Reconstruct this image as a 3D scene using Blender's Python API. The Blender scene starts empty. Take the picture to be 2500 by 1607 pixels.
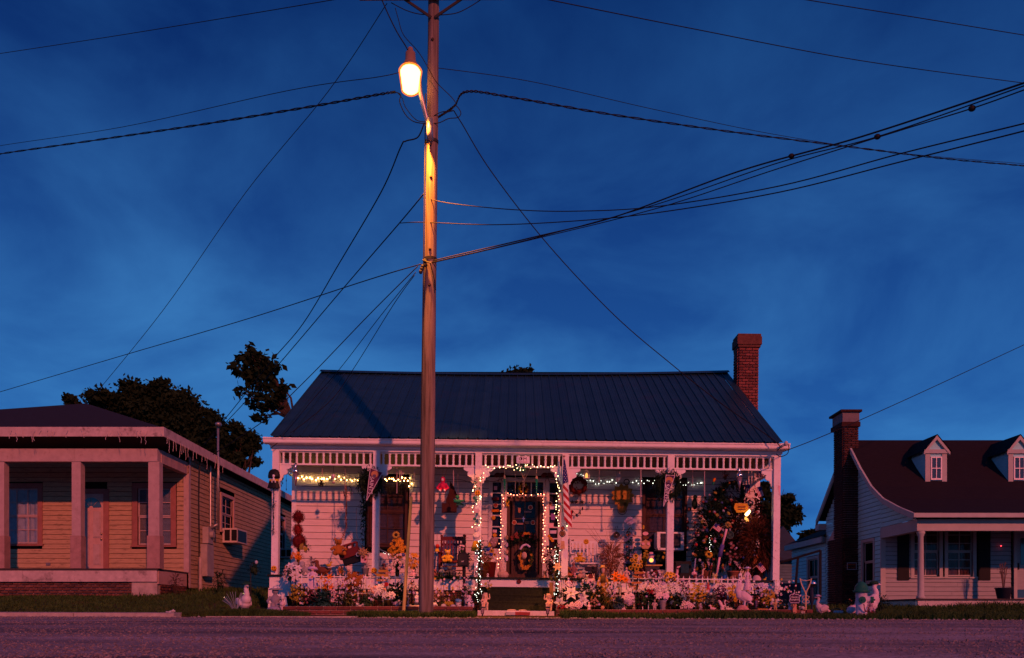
import bpy, bmesh, math, random
import numpy as np
from mathutils import Vector, Matrix, Euler

S = bpy.context.scene
COL = S.collection
R = random.Random(11)
NP = np.random.default_rng(5)
V = Vector
F, EYE = 2040.0, 0.40            # focal length in photo pixels, eye height
rad = math.radians

# ------------------------------------------------------------------ camera, sky, sun, exposure
cam = bpy.data.cameras.new('camera'); camo = bpy.data.objects.new('camera', cam); COL.objects.link(camo)
camo.location = (0, 0, EYE); camo.rotation_euler = (rad(90), 0, 0)
cam.sensor_width = 36; cam.lens = 36 * F / 2500; cam.shift_y = (1500 - 803.5) / 2500
cam.clip_start = .05; cam.clip_end = 2000
S.camera = camo

SUN_D = V((-.42, .90, -.36)).normalized()        # travel direction of the street light, from front right
W = bpy.data.worlds.new('World'); S.world = W; W.use_nodes = True
nt = W.node_tree; nt.nodes.clear()
def wn(t, **k):
    n = nt.nodes.new(t)
    for a, b in k.items(): setattr(n, a, b)
    return n
tc = wn('ShaderNodeTexCoord'); sep = wn('ShaderNodeSeparateXYZ')
nt.links.new(tc.outputs['Generated'], sep.inputs[0])
ramp = wn('ShaderNodeValToRGB'); ramp.color_ramp.interpolation = 'B_SPLINE'
el = ramp.color_ramp.elements
el[0].position = 0.0; el[0].color = (.032, .195, .54, 1)
el[1].position = 1.0; el[1].color = (.004, .040, .18, 1)
for p, c in ((.15, (.028, .168, .48, 1)), (.30, (.019, .112, .365, 1)), (.45, (.009, .058, .235, 1)), (.6, (.003, .026, .13, 1))):
    e = el.new(p); e.color = c
nt.links.new(sep.outputs['Z'], ramp.inputs[0])
mp = wn('ShaderNodeMapping'); mp.inputs['Scale'].default_value = (1.3, 1.1, 2.3); mp.inputs['Rotation'].default_value = (0.5, .35, 0.2)
nt.links.new(tc.outputs['Generated'], mp.inputs[0])
nz = wn('ShaderNodeTexNoise'); nz.inputs['Scale'].default_value = 2.7; nz.inputs['Detail'].default_value = 8; nz.inputs['Roughness'].default_value = .55
nz.inputs['Distortion'].default_value = .35
nt.links.new(mp.outputs[0], nz.inputs['Vector'])
cr = wn('ShaderNodeValToRGB'); e = cr.color_ramp.elements
e[0].position = .36; e[0].color = (.56, .60, .72, 1); e[1].position = .70; e[1].color = (1.75, 1.42, 1.16, 1)
nt.links.new(nz.outputs['Fac'], cr.inputs[0])
mul = wn('ShaderNodeMix', data_type='RGBA', blend_type='MULTIPLY'); mul.inputs[0].default_value = 1
nt.links.new(ramp.outputs[0], mul.inputs[6]); nt.links.new(cr.outputs[0], mul.inputs[7])
sky = wn('ShaderNodeTexSky', sky_type='NISHITA'); sky.sun_disc = False
sky.sun_elevation = math.asin(-SUN_D.z); sky.sun_rotation = math.atan2(-SUN_D.x, -SUN_D.y)
tint = wn('ShaderNodeMix', data_type='RGBA', blend_type='MULTIPLY'); tint.inputs[0].default_value = 1
tint.inputs[7].default_value = (.00012, .00035, .0008, 1)
nt.links.new(sky.outputs[0], tint.inputs[6])
addn = wn('ShaderNodeMix', data_type='RGBA', blend_type='ADD'); addn.inputs[0].default_value = 1
nt.links.new(mul.outputs[2], addn.inputs[6]); nt.links.new(tint.outputs[2], addn.inputs[7])
bg = wn('ShaderNodeBackground'); bg.inputs['Strength'].default_value = 1.12
nt.links.new(addn.outputs[2], bg.inputs[0])
wo = wn('ShaderNodeOutputWorld'); nt.links.new(bg.outputs[0], wo.inputs[0])

sl = bpy.data.lights.new('sun', 'SUN'); sl.energy = 2.75; sl.color = (1.0, .195, .125); sl.angle = rad(1.1)
so = bpy.data.objects.new('sun', sl); COL.objects.link(so)
so.rotation_euler = SUN_D.to_track_quat('-Z', 'Y').to_euler(); so.location = (8, -10, 14)
vs = S.view_settings
vs.view_transform = 'Standard'; vs.look = 'None'; vs.gamma = 1; vs.exposure = 0; vs.use_curve_mapping = False
S.cycles.use_denoising = True; S.cycles.max_bounces = 5; S.cycles.diffuse_bounces = 2; S.cycles.glossy_bounces = 2
S.cycles.transparent_max_bounces = 6; S.cycles.use_light_tree = True; S.cycles.sample_clamp_indirect = 4

# ------------------------------------------------------------------ helpers
def X(px, d): return (px - 1250) * d / F
def Z(py, d): return EYE + (1500 - py) * d / F
def at(px, py, d): return V((X(px, d), d, Z(py, d)))

MATS = {}
def pm(name, col, rough=.6, var=.18, scale=6., bump=0., metal=0., rnd=0., emit=0., spec=.12, stretch=None, dirt=None, dscale=2., damt=.5):
    """procedural paint: base colour x noise, optional per-piece tone, bump, dirt stains"""
    if name in MATS: return MATS[name]
    m = bpy.data.materials.new(name); m.use_nodes = True; MATS[name] = m
    t = m.node_tree; N = t.nodes; L = t.links
    b = N['Principled BSDF']
    b.inputs['Roughness'].default_value = rough; b.inputs['Metallic'].default_value = metal
    b.inputs['Specular IOR Level'].default_value = spec
    geo = N.new('ShaderNodeNewGeometry'); vec = geo.outputs['Position']
    if stretch:
        mpn = N.new('ShaderNodeMapping'); mpn.inputs['Scale'].default_value = stretch; L.new(vec, mpn.inputs[0]); vec = mpn.outputs[0]
    n = N.new('ShaderNodeTexNoise'); n.inputs['Scale'].default_value = scale; n.inputs['Detail'].default_value = 5; n.inputs['Roughness'].default_value = .6
    L.new(vec, n.inputs['Vector'])
    mr = N.new('ShaderNodeMapRange'); mr.inputs['From Min'].default_value = .25; mr.inputs['From Max'].default_value = .75
    mr.inputs['To Min'].default_value = 1 - var; mr.inputs['To Max'].default_value = 1 + var; L.new(n.outputs['Fac'], mr.inputs[0])
    val = mr.outputs[0]
    if rnd:
        oi = N.new('ShaderNodeObjectInfo'); m2 = N.new('ShaderNodeMapRange')
        m2.inputs['To Min'].default_value = 1 - rnd; m2.inputs['To Max'].default_value = 1 + rnd; L.new(oi.outputs['Random'], m2.inputs[0])
        mm = N.new('ShaderNodeMath'); mm.operation = 'MULTIPLY'; L.new(val, mm.inputs[0]); L.new(m2.outputs[0], mm.inputs[1]); val = mm.outputs[0]
    mx = N.new('ShaderNodeVectorMath'); mx.operation = 'SCALE'; mx.inputs[0].default_value = col[:3]; L.new(val, mx.inputs['Scale'])
    out = mx.outputs[0]
    if dirt:
        n2 = N.new('ShaderNodeTexNoise'); n2.inputs['Scale'].default_value = dscale; n2.inputs['Detail'].default_value = 8; n2.inputs['Roughness'].default_value = .7
        L.new(vec, n2.inputs['Vector'])
        r2 = N.new('ShaderNodeMapRange'); r2.inputs['From Min'].default_value = .56; r2.inputs['From Max'].default_value = .72
        r2.inputs['To Max'].default_value = damt; L.new(n2.outputs['Fac'], r2.inputs[0])
        md = N.new('ShaderNodeMix'); md.data_type = 'RGBA'; L.new(r2.outputs[0], md.inputs[0]); L.new(out, md.inputs[6]); md.inputs[7].default_value = (*dirt, 1)
        out = md.outputs[2]
    L.new(out, b.inputs['Base Color'])
    if bump:
        bn = N.new('ShaderNodeBump'); bn.inputs['Strength'].default_value = bump; bn.inputs['Distance'].default_value = .02
        L.new(n.outputs['Fac'], bn.inputs['Height']); L.new(bn.outputs[0], b.inputs['Normal'])
    if emit:
        b.inputs['Emission Color'].default_value = (*col[:3], 1); b.inputs['Emission Strength'].default_value = emit
    return m
def C(*c, n=None, **k):
    """plain coloured material by colour, shared"""
    return pm(n or 'paint_%03d_%03d_%03d' % tuple(int(v * 255) for v in c), c, **k)
WHITE = pm('white_paint', (.78, .76, .75), .5, .10, 3, dirt=(.35, .30, .28), dscale=5, damt=.35)
BLACK = C(.012, .012, .014, rough=.5)
LEAF = pm('leaf_green', (.035, .075, .03), .75, .5, 9); LEAFD = pm('leaf_dark', (.016, .036, .018), .75, .5, 9); LEAFT = pm('leaf_teal', (.02, .075, .065), .6, .5, 9)
LEAFO = pm('leaf_olive', (.07, .075, .02), .6, .5, 9)

ORG = {}
class MB:
    def __init__(s): s.v = []; s.f = []; s.m = []
    def add(s, vs, fs, m=0):
        o = len(s.v); s.v += [tuple(p) for p in vs]
        for f in fs: s.f.append([i + o for i in f]); s.m.append(m)
        return s
    def box(s, x0, x1, y0, y1, z0, z1, m=0):
        return s.add([(x, y, z) for z in (z0, z1) for y in (y0, y1) for x in (x0, x1)],
                     [(0, 2, 3, 1), (4, 5, 7, 6), (0, 1, 5, 4), (2, 6, 7, 3), (0, 4, 6, 2), (1, 3, 7, 5)], m)
    def obox(s, c, half, rot=None, m=0):
        M = rot.to_matrix() if rot is not None and not isinstance(rot, Matrix) else (rot or Matrix.Identity(3))
        c = V(c); hx, hy, hz = half
        return s.add([c + M @ V((a * hx, b * hy, d * hz)) for d in (-1, 1) for b in (-1, 1) for a in (-1, 1)],
                     [(0, 2, 3, 1), (4, 5, 7, 6), (0, 1, 5, 4), (2, 6, 7, 3), (0, 4, 6, 2), (1, 3, 7, 5)], m)
    def cyl(s, p0, p1, r0, r1=None, n=8, m=0, cap=True):
        p0, p1 = V(p0), V(p1); r1 = r0 if r1 is None else r1
        d = (p1 - p0).normalized(); a = d.orthogonal().normalized(); b = d.cross(a)
        vs = []
        for p, r in ((p0, r0), (p1, r1)):
            for i in range(n):
                t = i * math.tau / n; vs.append(p + (a * math.cos(t) + b * math.sin(t)) * r)
        fs = [(i, (i + 1) % n, n + (i + 1) % n, n + i) for i in range(n)]
        if cap: fs += [tuple(range(n - 1, -1, -1)), tuple(range(n, 2 * n))]
        return s.add(vs, fs, m)
    def lathe(s, c, prof, n=10, m=0, rot=None, sx=1., sy=1.):
        c = V(c); vs = []; M = rot.to_matrix() if rot is not None else None
        for r, z in prof:
            for i in range(n):
                t = i * math.tau / n; p = V((r * math.cos(t) * sx, r * math.sin(t) * sy, z))
                vs.append(c + (M @ p if M else p))
        k = len(prof); fs = []
        for j in range(k - 1):
            fs += [(j * n + i, j * n + (i + 1) % n, (j + 1) * n + (i + 1) % n, (j + 1) * n + i) for i in range(n)]
        fs += [tuple(range(n - 1, -1, -1)), tuple(range((k - 1) * n, k * n))]
        return s.add(vs, fs, m)
    def ell(s, c, r, n=10, k=6, m=0, rot=None):
        r = (r, r, r) if not hasattr(r, '__len__') else r
        c = V(c); M = rot.to_matrix() if rot is not None else None
        vs = []; fs = []
        def P(x, y, z):
            p = V((x * r[0], y * r[1], z * r[2])); return c + (M @ p if M else p)
        vs.append(P(0, 0, -1))
        for j in range(1, k):
            a = -math.pi / 2 + j * math.pi / k
            for i in range(n):
                t = i * math.tau / n; vs.append(P(math.cos(a) * math.cos(t), math.cos(a) * math.sin(t), math.sin(a)))
        vs.append(P(0, 0, 1)); top = len(vs) - 1
        for i in range(n):
            fs.append((0, 1 + (i + 1) % n, 1 + i)); fs.append((top, 1 + (k - 2) * n + i, 1 + (k - 2) * n + (i + 1) % n))
        for j in range(k - 2):
            fs += [(1 + j * n + i, 1 + j * n + (i + 1) % n, 1 + (j + 1) * n + (i + 1) % n, 1 + (j + 1) * n + i) for i in range(n)]
        return s.add(vs, fs, m)
    def tube(s, pts, r, n=5, m=0, r1=None):
        pts = [V(p) for p in pts]; k = len(pts); vs = []; a = None
        for j, p in enumerate(pts):
            d = (pts[min(j + 1, k - 1)] - pts[max(j - 1, 0)]); d = d.normalized() if d.length > 1e-9 else V((0, 0, 1))
            a = d.orthogonal().normalized() if a is None else (a - d * a.dot(d)).normalized()
            b = d.cross(a); rr = r if r1 is None else r + (r1 - r) * j / max(1, k - 1)
            for i in range(n):
                t = i * math.tau / n; vs.append(p + (a * math.cos(t) + b * math.sin(t)) * rr)
        fs = []
        for j in range(k - 1):
            fs += [(j * n + i, j * n + (i + 1) % n, (j + 1) * n + (i + 1) % n, (j + 1) * n + i) for i in range(n)]
        fs += [tuple(range(n - 1, -1, -1)), tuple(range((k - 1) * n, k * n))]
        return s.add(vs, fs, m)
    def torus(s, c, R0, r, n=18, k=5, m=0, rot=None, sz=1.):
        c = V(c); M = (rot or Euler((rad(90), 0, 0))).to_matrix(); vs = []; fs = []
        for i in range(n):
            t = i * math.tau / n
            for j in range(k):
                u = j * math.tau / k
                vs.append(c + M @ V(((R0 + r * math.cos(u)) * math.cos(t), (R0 + r * math.cos(u)) * math.sin(t) * sz, r * math.sin(u))))
        for i in range(n):
            for j in range(k):
                fs.append((i * k + j, ((i + 1) % n) * k + j, ((i + 1) % n) * k + (j + 1) % k, i * k + (j + 1) % k))
        return s.add(vs, fs, m)
    def prism(s, poly, y0, y1, m=0):
        """outline in x,z pulled through y"""
        n = len(poly); vs = [(x, y0, z) for x, z in poly] + [(x, y1, z) for x, z in poly]
        fs = [tuple(range(n)), tuple(range(2 * n - 1, n - 1, -1))] + [(i, i + n, (i + 1) % n + n, (i + 1) % n) for i in range(n)]
        return s.add(vs, fs, m)
    def prismx(s, poly, x0, x1, m=0):
        """outline in y,z pulled through x"""
        n = len(poly); vs = [(x0, y, z) for y, z in poly] + [(x1, y, z) for y, z in poly]
        fs = [tuple(range(n)), tuple(range(2 * n - 1, n - 1, -1))] + [(i, i + n, (i + 1) % n + n, (i + 1) % n) for i in range(n)]
        return s.add(vs, fs, m)
    def leaf(s, p, d, l, w, up=None, m=0, droop=.25):
        p = V(p); d = V(d).normalized(); up = V(up) if up else V((0, 0, 1))
        sd = d.cross(up); sd = sd.normalized() if sd.length > 1e-4 else d.orthogonal().normalized()
        nn = sd.cross(d)
        return s.add([p, p + d * l * .45 + sd * w * .5 + nn * l * .06, p + d * l - nn * l * droop, p + d * l * .45 - sd * w * .5 + nn * l * .06, p + d * l * .5],
                     [(0, 1, 4), (1, 2, 4), (0, 4, 3), (4, 2, 3)], m)
    def mesh(s, name, mats, org=(0, 0, 0), smooth=False, fix=True):
        me = bpy.data.meshes.new(name); o = V(org)
        me.from_pydata([(a - o.x, b - o.y, c - o.z) for a, b, c in s.v], [], s.f)
        mats = mats if isinstance(mats, (list, tuple)) else [mats]
        for mt in mats: me.materials.append(mt)
        if len(mats) > 1: me.polygons.foreach_set('material_index', s.m)
        if fix:
            bm = bmesh.new(); bm.from_mesh(me); bmesh.ops.recalc_face_normals(bm, faces=bm.faces); bm.to_mesh(me); bm.free()
        if smooth: me.polygons.foreach_set('use_smooth', [True] * len(me.polygons))
        me.update(); return me
    def part(s, name, mats, parent, smooth=False, label=None, kind=None, fix=True):
        o = bpy.data.objects.new(name, s.mesh(name, mats, ORG.get(parent.name, (0, 0, 0)), smooth, fix)); COL.objects.link(o)
        o.parent = parent; ORG[o.name] = ORG.get(parent.name, V((0, 0, 0)))
        if label: o['label'] = label
        if kind: o['kind'] = kind
        return o
    def solo(s, name, mats, label, cat, loc=None, group=None, smooth=False, kind=None, fix=True):
        if loc is None:
            lo = [min(p[i] for p in s.v) for i in range(3)]; hi = [max(p[i] for p in s.v) for i in range(3)]
            loc = V(((lo[0] + hi[0]) / 2, (lo[1] + hi[1]) / 2, lo[2]))
        loc = V(loc)
        o = bpy.data.objects.new(name, s.mesh(name, mats, loc, smooth, fix)); COL.objects.link(o); o.location = loc
        ORG[o.name] = loc
        if kind: o['kind'] = kind
        if kind != 'structure' or cat: 
            if label: o['label'] = label
            if cat: o['category'] = cat
        if group: o['group'] = group
        return o
def thing(name, label, cat, loc=(0, 0, 0), group=None):
    o = bpy.data.objects.new(name, None); COL.objects.link(o); o.empty_display_size = .1
    o.location = loc; ORG[o.name] = V(loc); o['label'] = label; o['category'] = cat
    if group: o['group'] = group
    return o
def inst(name, me, parent, loc, rot=None, sc=None, label=None):
    """one more piece sharing a mesh; loc in world terms"""
    o = bpy.data.objects.new(name, me); COL.objects.link(o); o.parent = parent
    o.location = V(loc) - ORG.get(parent.name, V((0, 0, 0)))
    if rot is not None: o.rotation_euler = rot
    if sc is not None: o.scale = sc if hasattr(sc, '__len__') else (sc, sc, sc)
    if label: o['label'] = label
    return o
def dup(root, loc, rz=0., sc=1., label=None, group=None):
    r = root.copy(); COL.objects.link(r); r.location = loc; r.rotation_euler = (0, 0, rz); r.scale = (sc, sc, sc)
    if label: r['label'] = label
    if group: r['group'] = group
    for ch in list(root.children):
        c = ch.copy(); COL.objects.link(c); c.parent = r
        for g in list(ch.children):
            k = g.copy(); COL.objects.link(k); k.parent = c
    return r

# lettering, drawn with the built-in font and turned to meshes in one go
TXT = {}
def bake_text(specs):
    objs = []
    for key, s, size, mat in specs:
        cu = bpy.data.curves.new('lettering', 'FONT'); cu.body = s; cu.size = size; cu.extrude = .002; cu.align_x = 'CENTER'; cu.align_y = 'CENTER'
        o = bpy.data.objects.new('lettering', cu); COL.objects.link(o); objs.append((key, o, mat))
    dg = bpy.context.evaluated_depsgraph_get()
    for key, o, mat in objs:
        me = bpy.data.meshes.new_from_object(o.evaluated_get(dg)); me.materials.clear(); me.materials.append(mat); me.name = 'lettering'; TXT[key] = me
    for _, o, _ in objs: bpy.data.objects.remove(o)
# closed bodies melted into one continuous skin
BLOB = {}
def bake_blobs(defs):
    objs = []
    for key, (mb, vox, mat) in defs.items():
        o = bpy.data.objects.new('body', mb.mesh('body', mat)); COL.objects.link(o)
        md = o.modifiers.new('skin', 'REMESH'); md.mode = 'VOXEL'; md.voxel_size = vox; md.use_smooth_shade = True
        sm = o.modifiers.new('relax', 'SMOOTH'); sm.factor = .5; sm.iterations = 2
        objs.append((key, o, mat))
    dg = bpy.context.evaluated_depsgraph_get()
    for key, o, mat in objs:
        me = bpy.data.meshes.new_from_object(o.evaluated_get(dg)); me.materials.clear()
        me.materials.append(mat); me.name = 'body'; BLOB[key] = me
    for _, o, _ in objs: bpy.data.objects.remove(o)

# ------------------------------------------------------------------ ground heights
def sstep(a, b, x): t = min(1, max(0, (x - a) / (b - a))); return t * t * (3 - 2 * t)
def road_z(x, y):
    pts = ((-60, -.9), (-10, -.35), (0, .02), (3, .10), (5, .138), (7, .20), (10, .275), (13, .318), (16.25, .322))
    for (a, za), (b, zb) in zip(pts, pts[1:]):
        if y <= b: return za + (zb - za) * max(0, (y - a)) / (b - a) - .0036 * x
    return pts[-1][1] - .0036 * x
def gz(x, y):
    left, right = sstep(-5.9, -6.9, x), sstep(6.2, 7.2, x)
    slope = .028 + left * .064 + right * .015
    run = min(max(y - 16.9, 0), 6.0 + 2 * left)
    z = .325 - .0036 * x + .02 * sstep(16.3, 16.8, y) + run * slope
    return z
# ================================================================== THE SETTING
def grid(name, mat, x0, x1, y0, y1, nx, ny, fz, kind='structure'):
    xs = np.linspace(x0, x1, nx); ys = np.linspace(y0, y1, ny) if not hasattr(y0, '__len__') else np.array(y0)
    mb = MB(); n = len(xs)
    mb.v = [(x, y, fz(x, y)) for y in ys for x in xs]
    for j in range(len(ys) - 1):
        for i in range(n - 1):
            mb.f.append((j * n + i, j * n + i + 1, (j + 1) * n + i + 1, (j + 1) * n + i)); mb.m.append(0)
    return mb.solo(name, mat, None, None, (0, 0, 0), smooth=True, kind=kind, fix=False)
def asphalt():
    m = pm('asphalt', (.21, .175, .18), .85, .35, .9, bump=0, spec=.08)
    t = m.node_tree; N = t.nodes; L = t.links; b = N['Principled BSDF']
    geo = N.new('ShaderNodeNewGeometry')
    fine = N.new('ShaderNodeTexNoise'); fine.inputs['Scale'].default_value = 26; fine.inputs['Detail'].default_value = 6; fine.inputs['Roughness'].default_value = .75; L.new(geo.outputs['Position'], fine.inputs['Vector'])
    src = b.inputs['Base Color'].links[0].from_socket
    mr = N.new('ShaderNodeMapRange'); mr.inputs['From Min'].default_value = .3; mr.inputs['From Max'].default_value = .7; mr.inputs['To Min'].default_value = .25; mr.inputs['To Max'].default_value = 1.8
    L.new(fine.outputs['Fac'], mr.inputs[0])
    # long worn streaks along the street
    mp2 = N.new('ShaderNodeMapping'); mp2.inputs['Scale'].default_value = (.12, 1.5, 1); L.new(geo.outputs['Position'], mp2.inputs[0])
    st = N.new('ShaderNodeTexNoise'); st.inputs['Scale'].default_value = 1.2; st.inputs['Detail'].default_value = 4; L.new(mp2.outputs[0], st.inputs['Vector'])
    m3 = N.new('ShaderNodeMapRange'); m3.inputs['From Min'].default_value = .35; m3.inputs['From Max'].default_value = .65; m3.inputs['To Min'].default_value = .5; m3.inputs['To Max'].default_value = 1.45
    L.new(st.outputs['Fac'], m3.inputs[0])
    mm = N.new('ShaderNodeMath'); mm.operation = 'MULTIPLY'; L.new(mr.outputs[0], mm.inputs[0]); L.new(m3.outputs[0], mm.inputs[1])
    sc = N.new('ShaderNodeVectorMath'); sc.operation = 'SCALE'; L.new(src, sc.inputs[0]); L.new(mm.outputs[0], sc.inputs['Scale']); L.new(sc.outputs[0], b.inputs['Base Color'])
    bn = N.new('ShaderNodeBump'); bn.inputs['Strength'].default_value = .5; bn.inputs['Distance'].default_value = .01
    L.new(fine.outputs['Fac'], bn.inputs['Height']); L.new(bn.outputs[0], b.inputs['Normal'])
    return m
ASPH = asphalt()
ry = list(np.concatenate([np.linspace(-60, 0, 13), np.linspace(.5, 16.25, 64)]))
grid('road', ASPH, -120, 120, ry, None, 161, 0, lambda x, y: road_z(x, y) + .006 * math.sin(x * 2.1 + y * 1.3) * math.sin(y * 2.7))
SOIL = pm('soil', (.055, .042, .026), .95, .5, 4, bump=.6)
gy = list(np.concatenate([np.linspace(16.25, 26, 40), np.linspace(28, 160, 20)]))
grid('lawn_ground', SOIL, -120, 120, gy, None, 241, 0, lambda x, y: gz(x, y) if y > 16.4 else gz(x, y) - .03)
grid('ground_beyond', SOIL, -900, 900, [-900, -400, -60.0], None, 9, 0, lambda x, y: -1.2)
grid('ground_far', SOIL, -900, 900, [150., 400, 900], None, 9, 0, lambda x, y: .3)
CONC = pm('concrete', (.38, .33, .30), .85, .3, 5, bump=.3, dirt=(.12, .10, .09), dscale=3, damt=.6)
# gutter and kerb along the left stretch of street
def kerb(x0, x1, n, z=.0):
    mb = MB(); xs = np.linspace(x0, x1, n + 1)
    for a, b in zip(xs, xs[1:]):
        g = .008
        za, zb = road_z(a, 16.2), road_z(b, 16.2)
        mb.add([(a + g, 16.2, za - .1), (b - g, 16.2, zb - .1), (b - g, 16.2, zb + .075 + z), (a + g, 16.2, za + .075 + z), (a + g, 16.62, za - .1), (b - g, 16.62, zb - .1), (b - g, 16.62, zb + .09 + z), (a + g, 16.62, za + .09 + z)],
               [(0, 1, 2, 3), (4, 7, 6, 5), (3, 2, 6, 7), (0, 3, 7, 4), (1, 5, 6, 2)])
    return mb
kerb(-30, -6.55, 12).solo('kerb', CONC, None, None, (0, 0, 0), kind='structure')
mb = MB(); mb.box(-5.95, -3.05, 16.24, 16.6, .2, .362); mb.solo('kerb', CONC, None, None, kind='structure')
n = 34000; ys = np.exp(NP.uniform(math.log(2.6), math.log(16.1), n)); xs = NP.uniform(-.68, .68, n) * ys; s = NP.uniform(.004, .013, n) * (.75 + ys / 20); an = NP.uniform(0, 6.3, n); v = np.zeros((n, 4, 3))
zs = np.array([road_z(a, b) + .006 * math.sin(a * 2.1 + b * 1.3) * math.sin(b * 2.7) for a, b in zip(xs, ys)])
for k in range(3): v[:, k] = np.stack([xs + np.cos(an + k * 2.1) * s * 1.3, ys + np.sin(an + k * 2.1) * s * 1.3, zs - .002], 1)
v[:, 3] = np.stack([xs, ys, zs + s * .75], 1); me = bpy.data.meshes.new('road_grit'); b4 = np.arange(n)[:, None] * 4
me.from_pydata(v.reshape(-1, 3).tolist(), [], np.concatenate([b4 + np.array([[0, 1, 3]]), b4 + np.array([[1, 2, 3]]), b4 + np.array([[2, 0, 3]])]).tolist()); me.materials.append(pm('aggregate', (.17, .14, .145), .9, .9, 45, spec=.05))
o = bpy.data.objects.new('road_grit', me); COL.objects.link(o); o['kind'] = 'stuff'; o['label'] = 'coarse stone grit standing out of the worn asphalt'; o['category'] = 'grit'
# walk between the street and the steps
mb = MB(); mb.add([(-.72, 16.26, .332), (.90, 16.26, .326), (.90, 17.9, .342), (-.72, 17.9, .35)], [(0, 1, 2, 3)]); mb.solo('front_walk', CONC, None, None, kind='structure', fix=False)
# dark tar patch on the street before the walk
mb = MB(); vs = []
for i in range(28):
    a = i * math.tau / 28; rr = 1 + .18 * math.sin(3 * a) + R.uniform(-.1, .1)
    x, y = .15 + 1.0 * rr * math.cos(a), 13.6 + .55 * rr * math.sin(a); vs.append((x, y, road_z(x, y) + .012))
mb.add(vs, [tuple(range(28))]); mb.solo('road_patch', pm('tar', (.02, .018, .022), .8, .3, 8), None, None, kind='structure', fix=False)

# grass: blades grown in tufts, one object per stretch
def blades(name, label, n, area, hgt, mat, clump=.5, lean=.5, wid=.007):
    xs = []; ys = []
    while len(xs) < n:
        x, y = area(R.random(), R.random())
        if clump and math.sin(x * 5.3 + 1.7 * math.sin(y * 4)) * math.sin(y * 6.1 + x) < R.uniform(-1.4, .9) - .2 * 0: 
            if R.random() < clump: continue
        xs.append(x); ys.append(y)
    xs = np.array(xs); ys = np.array(ys); zs = np.array([gz(a, b) for a, b in zip(xs, ys)]) - .01
    h = NP.uniform(.45, 1.15, n) * np.array([hgt(a, b) for a, b in zip(xs, ys)])
    an = NP.uniform(0, math.tau, n); w = wid * NP.uniform(.6, 1.5, n)
    lx, ly = NP.normal(0, lean, n) * h, NP.normal(0, lean, n) * h
    v = np.zeros((n, 5, 3)); dx, dy = np.cos(an) * w, np.sin(an) * w
    v[:, 0] = np.stack([xs - dx, ys - dy, zs], 1); v[:, 1] = np.stack([xs + dx, ys + dy, zs], 1)
    v[:, 2] = np.stack([xs + dx * .8 + lx * .3, ys + dy * .8 + ly * .3, zs + h * .6], 1); v[:, 3] = np.stack([xs - dx * .8 + lx * .3, ys - dy * .8 + ly * .3, zs + h * .6], 1)
    v[:, 4] = np.stack([xs + lx, ys + ly, zs + h * .95], 1)
    base = (np.arange(n) * 5)[:, None]
    q = base + np.array([[0, 1, 2, 3]]); t = base + np.array([[3, 2, 4]])
    me = bpy.data.meshes.new(name); me.from_pydata(v.reshape(-1, 3).tolist(), [], q.tolist() + t.tolist()); me.materials.append(mat)
    o = bpy.data.objects.new(name, me); COL.objects.link(o); o['label'] = label; o['category'] = 'grass'; o['kind'] = 'stuff'
    return o
GRASS = pm('grass', (.038, .078, .018), .8, .6, 2.2, rnd=0, dirt=(.10, .085, .035), dscale=1.3, damt=.7)
def strip(x0, x1, y0, y1): return lambda a, b: (x0 + (x1 - x0) * a, y0 + (y1 - y0) * b)
blades('verge_grass', 'ragged strip of dark grass between the street and the brick planter right of the steps', 17000, strip(1.0, 13.5, 16.32, 17.6),
       lambda x, y: .12 + .06 * sstep(.2, .9, math.sin(x * 1.7) * .5 + .5), GRASS)
blades('verge_grass', 'shaggy grass clump at the kerb before the left end of the brick planter', 9000, strip(-6.7, -4.2, 16.55, 17.5), lambda x, y: .17 * (.55 + .45 * math.sin((x + 6.7) / 2.5 * math.pi)), GRASS, clump=.3)
blades('verge_grass', 'short weedy grass round the foot of the utility pole', 7000, strip(-3.3, -.75, 16.5, 17.55), lambda x, y: .135, GRASS)
blades('left_lawn', 'dark sloping lawn before the weathered house on the left', 30000, strip(-19, -6.3, 16.7, 22.5), lambda x, y: .10 + .03 * math.sin(x * 2) * math.sin(y * 3), GRASS, wid=.009)
blades('right_lawn', 'uneven lawn before the pale house on the right', 26000, strip(6.6, 19, 17.3, 23.2), lambda x, y: .10 + .16 * sstep(11, 13, x) * sstep(20, 22.8, y), GRASS, wid=.009)
blades('back_grass', 'rank grass between the decorated house and the houses beside it', 9000, lambda a, b: ((-10.2 + 4.2 * a) if R.random() < .5 else (6.6 + 5 * a), 21 + 9 * b), lambda x, y: .16, GRASS, wid=.012)
mb = MB()
for k in range(700):
    x = R.uniform(-14, 14); y = 16.22 - abs(R.gauss(0, .35)); s = R.uniform(.008, .028); mb.ell((x, y, road_z(x, y) + s * .4), (s, s * .8, s * .6), 5, 3)
mb.solo('gravel', pm('gravel', (.30, .26, .25), .9, .4, 9), 'loose gravel scattered along the far edge of the street', 'gravel', kind='stuff')
LITTER = C(.6, .58, .58, rough=.7)
mb = MB()
for k in range(14): mb.obox(at(415 + R.gauss(0, 7), 1499 + R.gauss(0, 2.5), 17.3), (.05, .03, .012), Euler((R.uniform(-1, 1), R.uniform(-1, 1), R.uniform(0, 6))))
mb.solo('litter', LITTER, 'crumpled white paper litter lying in the grass by the kerb', 'litter')

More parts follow.
